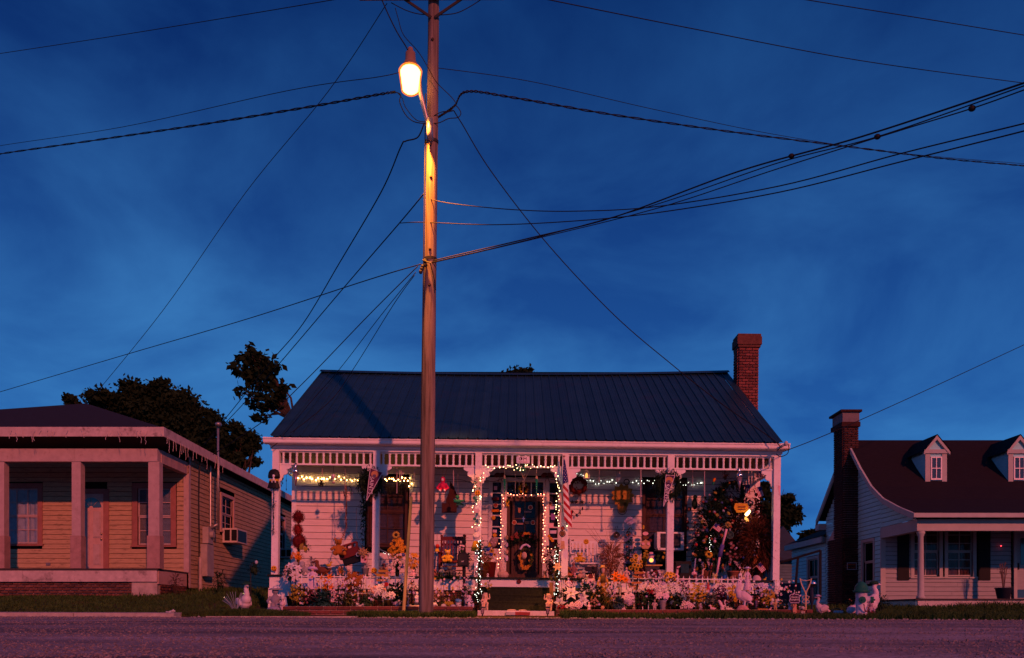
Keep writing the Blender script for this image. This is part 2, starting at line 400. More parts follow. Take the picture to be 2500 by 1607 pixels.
# ------------------------------------------------------------------ trees behind
BARK = pm('bark', (.05, .038, .03), .9, .4, 6, bump=.5); CROWN = pm('tree_leaves', (.014, .026, .012), .9, .55, .8, spec=0)  # leaves coloured near black, standing in for street light not reaching them
def leaf_cloud(name, root, lobes, n, size, mat, cl=420):
    c = np.array([l[0] for l in lobes]); rr = np.array([l[1] for l in lobes]); vol = rr.prod(1); idx = NP.choice(len(lobes), n, p=vol / vol.sum())
    k = max(40, n // cl); ci = NP.choice(len(lobes), k, p=vol / vol.sum()); u = NP.normal(size=(k, 3)); u /= np.linalg.norm(u, axis=1)[:, None]
    cc = c[ci] + u * (NP.uniform(.1, 1.3, k) ** .45)[:, None] * rr[ci]; sp = rr[ci].mean(1) * NP.uniform(*((.12, .34) if cl > 50 else (.25, .6)), k); q = NP.integers(0, k, n)
    p = cc[q] + NP.normal(size=(n, 3)) * sp[q][:, None] * np.array([1, 1, .7])
    a = NP.normal(size=(n, 3)); a /= np.linalg.norm(a, axis=1)[:, None]; b = np.cross(a, NP.normal(size=(n, 3))); b /= np.linalg.norm(b, axis=1)[:, None]
    s = (size * NP.uniform(.6, 1.4, n))[:, None]
    v = np.stack([p - a * s, p + b * s * .55, p + a * s, p - b * s * .55], 1) - np.array(ORG[root.name])
    me = bpy.data.meshes.new(name); me.from_pydata(v.reshape(-1, 3).tolist(), [], (np.arange(n)[:, None] * 4 + np.arange(4)[None]).tolist()); me.materials.append(mat)
    o = bpy.data.objects.new(name, me); COL.objects.link(o); o.parent = root; ORG[o.name] = ORG[root.name]; return o
def tree(label, base, lobes_px, d, n, size, trunk_r=.25, fork=None, cl=420):
    root = thing('tree', label, 'tree', base)
    mb = MB(); cs = [(at(px, py, d + R.uniform(-.1, .1) * rx * d / F), (rx * d / F, rx * .8 * d / F, rz * d / F)) for px, py, rx, rz in lobes_px]
    mid = V((sum(c[0].x for c in cs) / len(cs), d, min(c[0].z for c in cs)))
    fk = V(base).lerp(mid, .75) if fork is None else fork
    mb.tube([base, V(base).lerp(fk, .5) + V((.1, .1, 0)), fk], trunk_r, 8, r1=trunk_r * .6); mb.part('trunk', BARK, root, True)
    mb = MB()
    for c, r in cs:
        e = V(c); mb.tube([fk, fk.lerp(e, .5) + V((R.uniform(-.3, .3), 0, .2)), e], trunk_r * .4, 5, r1=.02)
        for k in range(4): mb.tube([fk.lerp(e, .7), e + V((R.uniform(-1, 1) * r[0], R.uniform(-1, 1) * r[1], R.uniform(-.6, 1) * r[2])) * .8], trunk_r * .14, 4, r1=.01)
    mb.part('limbs', BARK, root, True)
    leaf_cloud('crown', root, [(tuple(c), r) for c, r in cs], n, size, CROWN, cl)
    return root
tree('broad dark tree behind the weathered house with the hipped roof', (X(400, 46), 46, .8), [(190, 985, 30, 18), (250, 985, 45, 25), (300, 990, 40, 35), (350, 985, 55, 40), (395, 965, 42, 28), (380, 1010, 70, 50), (440, 1010, 55, 45), (490, 1000, 34, 28), (505, 1045, 28, 34), (450, 1060, 60, 50)], 46, 70000, .13, .35)
tree('smaller leafy tree standing behind the vent pipe of the weathered house', (X(560, 40), 40, .8), [(555, 1050, 35, 28), (590, 1085, 32, 30), (540, 1100, 40, 40), (600, 1120, 25, 25), (560, 1140, 40, 40), (618, 1100, 14, 12)], 40, 24000, .11, .22)
tree('leaning open-branched tree rising past the left gable of the decorated house', (X(760, 30), 30, .8), [(605, 862, 16, 18), (585, 895, 18, 20), (625, 890, 26, 22), (650, 905, 22, 22), (610, 925, 26, 20), (655, 940, 20, 22), (685, 940, 15, 14), (590, 960, 16, 14), (640, 975, 26, 20), (675, 985, 26, 18), (640, 1015, 20, 14), (690, 960, 16, 16), (612, 985, 12, 10)], 30, 1500, .125, .14, fork=at(720, 1030, 30), cl=18)
tree('dark treetop showing just over the metal roof ridge', (X(1282, 52), 52, .8), [(1250, 915, 16, 11), (1275, 910, 14, 13), (1305, 910, 16, 13), (1280, 935, 45, 20)], 52, 9000, .13, .3)
tree('rounded dark tree beyond the right corner of the decorated porch', (X(1880, 44), 44, .8), [(1862, 1215, 28, 30), (1895, 1225, 32, 30), (1915, 1245, 30, 26), (1880, 1265, 45, 35), (1930, 1268, 20, 20), (1850, 1285, 30, 30), (1905, 1205, 18, 14), (1830, 1255, 24, 40)], 44, 26000, .12, .3)
tree('low shrubby tree peeping over the wing of the pale house', (X(1975, 40), 40, .8), [(1975, 1305, 14, 9), (2003, 1298, 10, 8), (1985, 1315, 30, 12)], 40, 1200, .15, .15)

# ------------------------------------------------------------------ utility pole and wires
POLE = pm('pole_wood', (.17, .13, .115), .9, .75, 12, bump=.8, stretch=(1, 1, .05), dirt=(.045, .032, .03), dscale=16, damt=.85, spec=.05)
STEEL = pm('galvanised_steel', (.35, .34, .33), .45, .2, 8, metal=.7); IRON = pm('dark_iron', (.03, .028, .03), .6, .3, 8)
PD = 16.9
pb = V((X(1040, PD), PD, gz(X(1040, PD), PD) - .1)); pt = V((X(1060, PD), PD, 13.6))
def pole_at(z): return pb.lerp(pt, (z - pb.z) / (pt.z - pb.z))
pole = thing('utility_pole', 'tall weathered wooden utility pole at the kerb carrying a lit street lamp', 'utility pole', pb)
mb = MB(); k = 26; n = 14; vs = []
for j in range(k + 1):
    t = j / k; p = pb.lerp(pt, t); r = .147 - .040 * t
    for i in range(n):
        a = i * math.tau / n; q = r * (1 + .035 * math.sin(3 * a + j * .4) + R.uniform(-.02, .02)); vs.append(p + V((q * math.cos(a), q * math.sin(a), 0)))
mb.add(vs, [(j * n + i, j * n + (i + 1) % n, (j + 1) * n + (i + 1) % n, (j + 1) * n + i) for j in range(k) for i in range(n)] + [tuple(range(k * n, (k + 1) * n))])
mb.part('post', POLE, pole, True)
az = Z(1, PD) - .07; pc = pole_at(az)
mb = MB(); mb.obox(pc + V((-.02, -.17, .05)), (1.45, .05, .07), Euler((0, -.02, .02))); mb.part('crossarm', POLE, pole)
for sx in (-1, 1):
    mb = MB(); mb.obox((pole_at(az - .4) + pc + V((sx * 1.0, -.16, .3))) / 2 + V((0, -.05, 0)), (.56, .012, .025), Euler((0, -sx * .6, 0))); mb.part('arm_brace', IRON, pole)
for px, py in ((1060, 106), (1046, 440), (1048, 615), (1042, 702)):
    z = Z(py, PD); mb = MB(); p = pole_at(z); mb.ell(p + V((.0, -.118 - .02 * (13 - z) / 13, 0)), (.03, .02, .035), 8, 5); mb.part('knot', pm('knot', (.05, .035, .03), .9), pole, True)
for py in (348, 635):
    z = Z(py, PD); p = pole_at(z); mb = MB(); mb.lathe(p + V((0, 0, -.03)), [(.125 + .02 * (13.6 - z) / 13, 0), (.128 + .02 * (13.6 - z) / 13, .06)], 14); mb.part('steel_band', IRON, pole)
mb = MB(); p = pole_at(Z(655, PD))
for k in range(5): mb.ell(p + V((-.16 + R.uniform(-.05, .08), -.14, R.uniform(-.15, .1))), (.04, .04, .05), 6, 4)
mb.tube([p + V((-.14, -.15, .1)), p + V((.02, -.2, .02)), p + V((.1, -.17, -.3)), p + V((.12, -.14, -.5))], .015)
mb.part('cable_clamp', IRON, pole)
mb = MB(); q = [pole_at(z) + V((-.13 - .012 * (13 - z) / 13, -.05, 0)) for z in np.linspace(.6, 10.9, 20)]; mb.tube(q, .012); mb.part('ground_wire', IRON, pole)
# street lamp on its bracket
lamp = thing('street_lamp', 'glowing orange sodium street lamp with tapered globe on the utility pole', 'street lamp', at(1046, 310, 16.65))
G = at(1002, 196, 16.45); pxm = 16.45 / F
GLOBE = bpy.data.materials.new('lit_globe'); GLOBE.use_nodes = True; t = GLOBE.node_tree; b = t.nodes['Principled BSDF']
b.inputs['Base Color'].default_value = (.8, .6, .4, 1); b.inputs['Emission Color'].default_value = (1, .40, .08, 1); b.inputs['Emission Strength'].default_value = 26
gp = [(6, -31), (17, -30), (22, -26), (28, 16), (29, 22), (25, 28), (18, 31)]
mb = MB(); mb.lathe(G, [(a * pxm * .84, b * pxm * .9) for a, b in gp], 20); mb.part('bulb', GLOBE, lamp, True)
SHELL = bpy.data.materials.new('amber_glass'); SHELL.use_nodes = True; t = SHELL.node_tree; t.nodes.clear(); q = [t.nodes.new('ShaderNode' + k) for k in ('BsdfTransparent', 'Emission', 'MixShader', 'OutputMaterial')]
q[1].inputs[0].default_value = (1, .20, .02, 1); q[1].inputs[1].default_value = 1.6; q[2].inputs[0].default_value = .55
for a, b, c in ((q[0], q[2], 1), (q[1], q[2], 2), (q[2], q[3], 0)): t.links.new(a.outputs[0], b.inputs[c])
mb = MB(); mb.lathe(G, [(a * pxm, b * pxm) for a, b in gp], 20); mb.part('globe', SHELL, lamp, True)
mb = MB(); mb.lathe(G, [(20 * pxm, 30 * pxm), (19 * pxm, 36 * pxm), (13 * pxm, 46 * pxm), (12 * pxm, 66 * pxm), (7 * pxm, 70 * pxm), (6 * pxm, 78 * pxm), (3 * pxm, 79 * pxm)], 16); mb.part('cap', pm('lamp_cap', (.22, .14, .10), .6), lamp, True)
mb = MB(); mb.tube([at(1020, 170, 16.55), at(1026, 225, 16.58), at(1038, 275, 16.62), at(1048, 312, 16.70), at(1049, 350, 16.72)], .045, 8, r1=.05); mb.part('bracket_arm', STEEL, lamp, True)
sp = bpy.data.lights.new('lamp_light', 'SPOT'); sp.energy = 7000; sp.color = (1, .27, .025); sp.spot_size = rad(50); sp.spot_blend = 1; sp.shadow_soft_size = .08
spo = bpy.data.objects.new('lamp_light', sp); COL.objects.link(spo); spo.parent = lamp; spo.location = G + V((.06, -.14, -35 * pxm)) - lamp.location; spo.rotation_euler = V((.42, .40, -2.2)).to_track_quat('-Z', 'Y').to_euler()
mb = MB(); mb.tube([at(1048, 290, 16.66), at(1050, 345, 16.68)], .065, 8); mb.part('bracket_strap', STEEL, lamp, True)

WIRE = pm('cable_black', (.012, .012, .016), .6, .2, 8)
def sm(pts, k=6):
    pts = [V(p) for p in pts]; out = []; n = len(pts)
    for i in range(n - 1):
        p0, p1, p2, p3 = pts[max(i - 1, 0)], pts[i], pts[i + 1], pts[min(i + 2, n - 1)]
        for j in range(k):
            t = j / k; out.append(.5 * ((2 * p1) + (p2 - p0) * t + (2 * p0 - 5 * p1 + 4 * p2 - p3) * t * t + (3 * p1 - p0 - 3 * p2 + p3) * t ** 3))
    return out + [pts[-1]]
def wire(label, pts, r=.011, beads=(), twist=0, name='cable'):
    """pts: photo pixel x, y and distance"""
    mb = MB(); path = sm([at(*p) for p in pts], 40 if beads else 8)
    if twist:
        for ph in (0, math.pi):
            mb.tube([p + V((0, math.cos(i * twist + ph) * r, math.sin(i * twist + ph) * r)) for i, p in enumerate(sm(path, 3))], r * .8, 4)
    else: mb.tube(path, r, 5)
    for b in beads: q = at(*b); mb.ell(min(path, key=lambda p: (p - q).length), (.045, .035, .035), 8, 5)
    return mb.solo(name, WIRE, label, 'cable', smooth=True)
wire('thin high cable crossing the sky at top left above all others', [(-60, 140, 30), (300, 85, 26), (812, 0, 20), (1000, -35, 17)], .010)
wire('thin neutral cable running from the lamp to the left edge, above the thick one', [(-60, 372, 30), (0, 356, 28), (300, 310, 24), (700, 222, 19), (930, 187, 17), (985, 172, 16.9)], .008)
wire('thick twisted service cable from the pole to the left edge of the sky', [(-60, 388, 30), (0, 376, 28), (250, 340, 24.5), (500, 303, 21), (750, 262, 18.5), (930, 230, 17), (965, 225, 17)], .016, twist=.9)
wire('looping drop wires hanging below the lamp on the left of the pole', [(965, 225, 17), (978, 232, 17), (976, 250, 17), (990, 280, 17), (1010, 297, 17), (1038, 302, 16.9)], .010)
wire('second looped drop wire just inside the first, below the lamp', [(970, 226, 17), (982, 240, 17), (990, 262, 17), (1015, 292, 17), (1040, 298, 16.9)], .008)
wire('slack cable falling from the crossarm to the hipped roof far left', [(945, 8, 16.9), (800, 225, 18.5), (600, 470, 21), (400, 755, 23.5), (228, 968, 26)], .008)
wire('service cable dropping from the pole to the tree beside the left gable', [(1036, 300, 16.9), (1020, 335, 17), (990, 345, 17.2), (978, 360, 17.4), (930, 470, 19), (830, 640, 22), (740, 790, 25.5), (660, 885, 27.5), (560, 1010, 31), (470, 1120, 33)], .014)
wire('straight cable from mid pole down past the left gable', [(1034, 474, 16.9), (975, 545, 18), (850, 690, 21), (680, 890, 26), (600, 980, 29), (500, 1085, 32)], .013)
wire('lowest long cable sagging to the left edge from the clamp', [(1028, 645, 16.9), (900, 683, 18), (600, 780, 22), (300, 868, 26), (0, 957, 30), (-60, 975, 31)], .011)
wire('first of three drop cables fanning from the clamp to the left eave', [(1020, 650, 16.9), (900, 770, 18), (780, 895, 19), (710, 965, 19.4), (655, 1020, 19.6), (520, 1110, 22)], .010)
wire('middle drop cable of the fan, ending on the metal roof', [(1015, 665, 16.9), (930, 770, 18), (830, 900, 20.5), (760, 980, 21.2), (690, 1065, 19.5)], .008)
wire('steepest drop cable of the fan, ending at the eave behind the pole', [(1012, 672, 16.9), (960, 745, 17.6), (860, 905, 19.8), (800, 985, 20), (660, 1095, 19.6)], .008)
wire('cable bundle rising from the clamp to the upper right edge', [(1034, 642, 16.9), (1120, 622, 16.5), (1300, 580, 15.5), (1500, 530, 14.5), (1800, 420, 12.5), (2100, 335, 11), (2500, 203, 9.3), (2560, 180, 9)], .012, beads=((1954, 406, 12),))
wire('second cable of the rising bundle, carrying a round splice', [(1034, 645, 16.9), (1300, 583, 15.5), (1600, 500, 14), (1900, 398, 12), (2142, 334, 10.8), (2500, 210, 9.3), (2560, 188, 9)], .008, beads=((2142, 333, 10.8),))
wire('lowest cable of the rising bundle, spliced near the right edge', [(1034, 647, 16.9), (1300, 585, 15.5), (1600, 510, 14), (1900, 412, 12), (2200, 318, 10.5), (2373, 265, 9.8), (2500, 220, 9.3), (2560, 198, 9)], .008, beads=((2373, 265, 9.8),))
wire('upper slack cable leaving mid pole and curving up to the right edge', [(1034, 482, 16.9), (1100, 497, 16.5), (1250, 512, 15.8), (1400, 516, 15), (1600, 505, 14), (1900, 455, 12.3), (2200, 375, 10.8), (2500, 302, 9.5), (2560, 285, 9.2)], .009)
wire('lower slack cable leaving mid pole and curving up to the right edge', [(975, 545, 17.8), (1034, 543, 16.9), (1200, 549, 16), (1400, 540, 15), (1600, 520, 14), (1900, 470, 12.3), (2200, 395, 10.8), (2500, 320, 9.5), (2560, 302, 9.2)], .009)
wire('thick twisted service cable from the pole to the right edge', [(1045, 300, 16.9), (1080, 280, 17), (1110, 258, 17), (1140, 224, 17), (1250, 238, 17.5), (1500, 281, 19), (1800, 324, 21.5), (2100, 362, 24), (2300, 387, 26), (2500, 405, 28), (2560, 412, 28.5)], .016, twist=.9)
wire('thin cable just above the thick twisted one on the right', [(1060, 165, 16.9), (1300, 200, 18), (1600, 268, 20), (1900, 330, 23), (2200, 374, 25), (2500, 400, 28), (2560, 406, 28.5)], .007)
wire('high cable crossing the upper right sky toward the bundle', [(1300, -10, 22), (1342, 0, 22), (1700, 72, 24), (2100, 148, 27), (2500, 203, 30), (2560, 210, 30.5)], .013)
wire('topmost cable in the far upper right corner', [(1900, -15, 24), (1970, 0, 24), (2250, 45, 26), (2500, 86, 28), (2560, 95, 28.5)], .013)
wire('service drop running from the pole over the metal roof to its right eave', [(1044, 300, 16.9), (1100, 272, 17), (1120, 290, 17.2), (1200, 420, 17.8), (1340, 600, 18.7), (1500, 770, 19.3), (1640, 890, 19.5), (1760, 985, 19.45), (1893, 1078, 19.4), (1898, 1100, 19.35)], .011)
wire('tangled loop of spare wire hanging on the right of the pole', [(1044, 292, 16.8), (1075, 275, 16.8), (1100, 270, 16.8), (1112, 258, 16.8), (1125, 275, 16.8), (1118, 287, 16.8), (1095, 290, 16.8), (1072, 300, 16.8), (1044, 303, 16.8)], .009)
wire('stray tie wires behind the lamp bracket, from crossarm to tangle', [(965, 20, 16.8), (972, 45, 16.8), (985, 85, 16.8), (1020, 125, 16.7), (1045, 165, 16.68), (1065, 200, 16.7), (1100, 235, 16.8), (1112, 250, 16.8)], .008)
wire('orange-lit insulated lead dropping from the crossarm to the lamp cap', [(930, -5, 16.6), (950, 40, 16.55), (970, 80, 16.5), (990, 112, 16.45), (998, 128, 16.4)], .012)
wire('curved jumper wire under the crossarm left of the pole', [(955, 7, 16.8), (990, 25, 16.8), (1020, 34, 16.8), (1045, 36, 16.8)], .009)
wire('curved jumper wire under the crossarm right of the pole', [(1076, 37, 16.8), (1115, 32, 16.8), (1150, 15, 16.8), (1185, -8, 16.8)], .009)
wire('low cable from the right eave of the decorated porch to the right edge', [(1912, 1103, 19.5), (1985, 1075, 20), (2090, 1030, 21), (2250, 958, 22), (2500, 842, 24), (2560, 815, 24.5)], .010)
wire('small loop of cable at the weatherhead on the right eave', [(1895, 1108, 19.4), (1905, 1115, 19.4), (1922, 1108, 19.4), (1926, 1092, 19.4), (1922, 1080, 19.4)], .010)
mb = MB(); mb.ell(at(1919, 1083, 19.4), (.05, .05, .06), 8, 5); mb.tube([at(1905, 1092, 19.5), at(1918, 1084, 19.4)], .03); mb.solo('weatherhead', pm('weatherhead', (.5, .45, .42), .5), 'small pale weatherhead fitting on the right eave corner', 'weatherhead', smooth=True)
# ================================================================== HOUSES
UX, UY, NF = V((1, 0, 0)), V((0, 1, 0)), V((0, -1, 0))
def fbox(mb, o, u, n, u0, u1, n0, n1, z0, z1, m=0):
    o = V(o); vs = [o + u * a + n * b + V((0, 0, c)) for c in (z0, z1) for b in (n0, n1) for a in (u0, u1)]
    return mb.add(vs, [(0, 2, 3, 1), (4, 5, 7, 6), (0, 1, 5, 4), (2, 6, 7, 3), (0, 4, 6, 2), (1, 3, 7, 5)], m)
def siding(root, mat, o, u, n, L, z0, z1, h, holes=(), lim=None, thick=.022, name='siding_board'):
    o = V((o[0], o[1], 0)); k = 0; z = z0
    while z < z1 - .01:
        zt = min(z + h, z1); a, b = lim((z + zt) / 2) if lim else (0, L)
        segs = [(a, b)]
        for h0, h1, hz0, hz1 in holes:
            if hz0 < zt - .02 and hz1 > z + .02:
                segs = [s for (p, q) in segs for s in ((p, min(q, h0)), (max(p, h1), q)) if s[1] - s[0] > .03]
        for p, q in segs:
            if q - p > 3.6:
                c = p + (q - p) * R.uniform(.35, .65); cuts = ((p, c - .002), (c + .002, q))
            else: cuts = ((p, q),)
            for p1, q1 in cuts:
                mb = MB(); d = R.uniform(-.003, .003)
                prof = ((0, 0), (thick + d, 0), (thick + d, .012), (.005, zt - z - .011), (0, zt - z - .011))
                vs = [o + u * s + n * w + V((0, 0, z + t)) for s in (p1, q1) for w, t in prof]
                mb.add(vs, [(0, 1, 2, 3, 4), (9, 8, 7, 6, 5)] + [(i, i + 5, (i + 1) % 5 + 5, (i + 1) % 5) for i in range(5)])
                mb.part(name, mat, root)
        z = zt
def glassmat(name, tintc, gl=.014):
    m = bpy.data.materials.new(name); m.use_nodes = True; t = m.node_tree; t.nodes.clear()
    tr = t.nodes.new('ShaderNodeBsdfTransparent'); tr.inputs[0].default_value = (*tintc, 1)
    g = t.nodes.new('ShaderNodeBsdfGlossy'); g.inputs['Roughness'].default_value = .08
    mx = t.nodes.new('ShaderNodeMixShader'); mx.inputs[0].default_value = gl
    o = t.nodes.new('ShaderNodeOutputMaterial'); t.links.new(tr.outputs[0], mx.inputs[1]); t.links.new(g.outputs[0], mx.inputs[2]); t.links.new(mx.outputs[0], o.inputs[0]); return m
GLASS = glassmat('window_glass', (.75, .78, .8))
DARK = pm('dark_interior', (.012, .011, .012), .9)
def window(root, o, u, n, w, h, trim, tw=.11, cols=2, rows=2, sash=2, curtain=None, style='folds', sashmat=None, sill=True, label=None, deep=.10):
    """o: middle of the bottom edge of the opening"""
    o = V(o); mb = MB(); sashmat = sashmat or trim
    fbox(mb, o, u, n, -w / 2 - tw, -w / 2, -.01, .035, -.02, h + tw); fbox(mb, o, u, n, w / 2, w / 2 + tw, -.01, .035, -.02, h + tw)
    fbox(mb, o, u, n, -w / 2, w / 2, -.01, .033, h, h + tw)
    if sill: fbox(mb, o, u, n, -w / 2 - tw - .03, w / 2 + tw + .03, -.02, .07, -.07, -.022)
    hh = h / sash
    for s in range(sash):
        z0 = hh * s; f = .04; nd = -.035 - .02 * (s == 0)
        for a, b, c, d in ((-w / 2, -w / 2 + f, z0, z0 + hh), (w / 2 - f, w / 2, z0, z0 + hh), (-w / 2 + f, w / 2 - f, z0, z0 + f), (-w / 2 + f, w / 2 - f, z0 + hh - f, z0 + hh)):
            fbox(mb, o, u, n, a, b, nd - .02, nd, c + .001, d - .001, 1)
        for i in range(1, cols):
            c = -w / 2 + w * i / cols; fbox(mb, o, u, n, c - .012, c + .012, nd - .018, nd - .003, z0 + f, z0 + hh - f, 1)
        for j in range(1, rows):
            c = z0 + hh * j / rows; fbox(mb, o, u, n, -w / 2 + f, w / 2 - f, nd - .016, nd - .005, c - .011, c + .011, 1)
    win = mb.part('window', [trim, sashmat], root, label=label)
    for s in range(sash):
        for i in range(cols):
            for j in range(rows):
                p = MB(); g = .012
                fbox(p, o, u, n, -w / 2 + w * i / cols + g, -w / 2 + w * (i + 1) / cols - g, -.058 - .02 * (s == 0), -.054 - .02 * (s == 0), hh * s + hh * j / rows + g, hh * s + hh * (j + 1) / rows - g)
                p.part('pane', GLASS, win)
    p = MB(); fbox(p, o, u, n, -w / 2, w / 2, -.19, -.17, 0, h); p.part('room_dark', DARK, win)
    if curtain:
        p = MB(); k = 48; vs = []
        if style == 'folds':
            for i in range(k + 1):
                t = i / k; a = -w / 2 + w * t; dn = -deep - .02 * math.sin(t * 31 + 2 * math.sin(t * 9))
                vs += [o + u * a + n * dn, o + u * a + n * dn + V((0, 0, h))]
            p.add(vs, [(2 * i, 2 * i + 2, 2 * i + 3, 2 * i + 1) for i in range(k)])
        else:
            m = int(h / .035)
            for i in range(m): fbox(p, o, u, n, -w / 2 + .01, w / 2 - .01, -deep - .012, -deep, h * i / m, h * (i + .72) / m)
        p.part('curtain' if style == 'folds' else 'blind', curtain, win, fix=False)
    return win
BRICKM = {}
def brick_mesh(L, Hh, D, mat):
    k = (round(L, 3), round(Hh, 3), mat.name)
    if k not in BRICKM:
        mb = MB(); b = .006
        mb.box(-L / 2, L / 2, -D, D, -Hh / 2, Hh / 2); me = mb.mesh('brick', mat)
        bm = bmesh.new(); bm.from_mesh(me); bmesh.ops.bevel(bm, geom=bm.edges[:], offset=b, segments=1, affect='EDGES'); bm.to_mesh(me); bm.free(); BRICKM[k] = me
    return BRICKM[k]
def bricks(root, mat, o, u, n, L, z0, z1, bl=.215, bh=.075, name='brick', stuff=False, lim=None):
    o = V((o[0], o[1], 0)); g = .017; ncol = max(1, round(L / bl)); bl = L / ncol; nrow = max(1, round((z1 - z0) / bh)); bh = (z1 - z0) / nrow
    rz = math.atan2(u.y, u.x); big = MB()
    for r in range(nrow):
        s = 0 if r % 2 == 0 else -.5; z = z0 + bh * (r + .5)
        for i in range(ncol + (r % 2)):
            a = max(0, (i + s) * bl); b = min(L, (i + s + 1) * bl)
            if b - a < .03: continue
            full = abs(b - a - bl) < 1e-4; off = R.uniform(-.004, .006)
            p = o + u * ((a + b) / 2) + n * off + V((0, 0, z))
            if stuff: big.obox(p, ((b - a - g) / 2, .03, (bh - g) / 2), Euler((0, 0, rz)))
            else: inst(name, brick_mesh(b - a - g, bh - g, .03, mat), root, p, (0, 0, rz + R.uniform(-.01, .01)))
    if stuff: big.part(name, mat, root, kind='stuff')
BRICK = pm('red_brick', (.17, .055, .045), .85, .3, 14, bump=.4, rnd=.35); BRICKD = pm('sooty_brick', (.13, .055, .042), .9, .35, 12, bump=.4, rnd=.4)
BRICKP = pm('planter_brick', (.15, .048, .042), .85, .3, 14, bump=.4, rnd=.25)
MORTAR = pm('mortar', (.40, .31, .28), .95, .2, 20, bump=.3)

# ------------------------------------------------------------------ the decorated house (tilted a little, as it leans in life)
H = thing('decorated_house', 'small white clapboard house with metal roof, its porch crowded with lights and ornaments', 'house', (0, 20, 0))
TI = .0122
FLOOR = 1.277; WY = 21.65
def fz(x): return FLOOR - TI * x            # porch floor height at x
SID = pm('siding_cream', (.70, .62, .58), .6, .10, 4, stretch=(1, 1, 6), dirt=(.42, .34, .30), dscale=3, damt=.35)
holes = [(-3.84 + 5.7, -2.70 + 5.7, 2.1, 3.98), (-.62 + 5.7, 1.22 + 5.7, 1.0, 3.95), (3.33 + 5.7, 4.49 + 5.7, 1.7, 3.98)]
siding(H, SID, (-5.7, WY), UX, NF, 12.03, FLOOR, 4.19, .17, holes)
mb = MB(); mb.box(-5.7, 6.33, WY + .2, WY + .35, .5, 4.2); mb.part('front_wall', DARK, H)
mb = MB(); mb.box(-5.7, -5.55, WY + .03, 29.6, .5, 4.2); mb.box(6.18, 6.33, WY + .03, 29.6, .5, 4.2); mb.box(-5.55, 6.18, 29.45, 29.6, .5, 4.2); mb.part('side_wall', SID, H)
for x in (-5.74, 6.25): mb = MB(); mb.box(x, x + .12, WY - .03, WY + .02, FLOOR, 4.19); mb.part('corner_board', WHITE, H)
PFLOOR = pm('porch_floor_paint', (.016, .022, .018), .6, .3, 8)
mb = MB()
for i in range(56):
    x0 = -5.82 + i * .217; mb.box(x0, x0 + .213, 19.80, WY, FLOOR - .045, FLOOR)
mb.part('porch_floor', PFLOOR, H)
for x0, x1, zb in ((-5.78, -2.0, .957), (-1.997, -.755, .957), (-.752, .97, 1.034), (.973, 3.4, .955), (3.403, 6.33, .957)):
    mb = MB(); mb.box(x0, x1, 19.86, 19.90, zb, FLOOR - .047); mb.part('skirt_board', WHITE, H)
mb = MB(); mb.box(-5.6, -.75, 20.0, 20.1, .35, .957); mb.box(.95, 6.2, 20.0, 20.1, .35, .957); mb.part('foundation', MORTAR, H)
bricks(H, BRICK, (-5.45, 19.985), UX, NF, 4.7, .45, .955, .215, .0845, 'foundation_brick'); bricks(H, BRICK, (.95, 19.985), UX, NF, 5.2, .45, .955, .215, .0845, 'foundation_brick')
mb = MB(); mb.box(-5.8, -5.27, 19.84, 20.2, .3, .955); mb.part('corner_pier', WHITE, H)
CEIL = pm('porch_ceiling_boards', (.15, .095, .05), .6, .2, 5, stretch=(6, .4, 1))
mb = MB()
for i in range(60): mb.box(-5.72 + i * .2, -5.72 + i * .2 + .196, 20.05, WY, 4.20, 4.22)
mb.part('porch_ceiling', CEIL, H)
# front entablature: gutter, crown, frieze
mb = MB()
for x0, x1 in ((-5.9, -1.9), (-1.897, 2.3), (2.303, 6.48)):
    mb.prismx([(19.60, 4.49), (19.60, 4.455), (19.618, 4.445), (19.625, 4.385), (19.645, 4.362), (19.80, 4.355), (19.80, 4.48)], x0, x1)
mb.part('gutter', WHITE, H)
mb = MB(); mb.box(-5.82, 6.40, 19.80, 20.1, 4.351, 4.47); mb.box(-5.80, 6.38, 19.86, 20.08, 4.295, 4.349); mb.box(-5.78, 6.36, 19.90, 20.06, 4.232, 4.293); mb.part('frieze', WHITE, H)
mb = MB(); mb.box(-5.72, 6.30, 19.95, 20.03, 3.905, 3.942); mb.part('lower_spindle_rail', WHITE, H)
mb = MB(); mb.box(-5.72, 6.30, 19.95, 20.03, 4.205, 4.230); mb.part('upper_spindle_rail', WHITE, H)
mb = MB()
for x in (-5.78, 6.26): mb.box(x, x + .06, 20.1, WY, 3.905, 3.942); mb.box(x, x + .06, 20.1, WY, 4.205, 4.35)
mb.part('side_rail', WHITE, H)
PX = [671, 915.5, 1164, 1375.5, 1632, 1890]; PXX = [X(p, 20) for p in PX]
POSTM = pm('post_paint', (.76, .73, .73), .5, .10, 5, dirt=(.2, .17, .16), dscale=14, damt=.5)
for x in PXX:
    mb = MB(); mb.box(x - .079, x + .079, 19.90, 20.06, FLOOR, 4.231); mb.part('porch_post', POSTM, H)
def bracket(x, sgn):
    pts = [(.0, .0), (.30, .0), (.30, -.06), (.22, -.10), (.17, -.10), (.20, -.14), (.20, -.20), (.14, -.235), (.10, -.24), (.085, -.30), (.055, -.32), (.05, -.37), (.0, -.40)]
    mb = MB(); mb.prism([(x + sgn * a * .92, 3.904 + b) for a, b in pts], 19.965, 20.01); return mb.part('gingerbread_bracket', WHITE, H)
for i, x in enumerate(PXX):
    if i > 0: bracket(x - .08, -1)
    if i < 5: bracket(x + .08, 1)
for x in (PXX[0], PXX[5]):
    mb = MB(); mb.prismx([(20.07, 3.904), (20.34, 3.904), (20.34, 3.84), (20.25, 3.80), (20.27, 3.70), (20.16, 3.66), (20.13, 3.52), (20.07, 3.50)], x - .025, x + .025); mb.part('gingerbread_bracket', WHITE, H)
sp = MB(); s = .263 / 30.
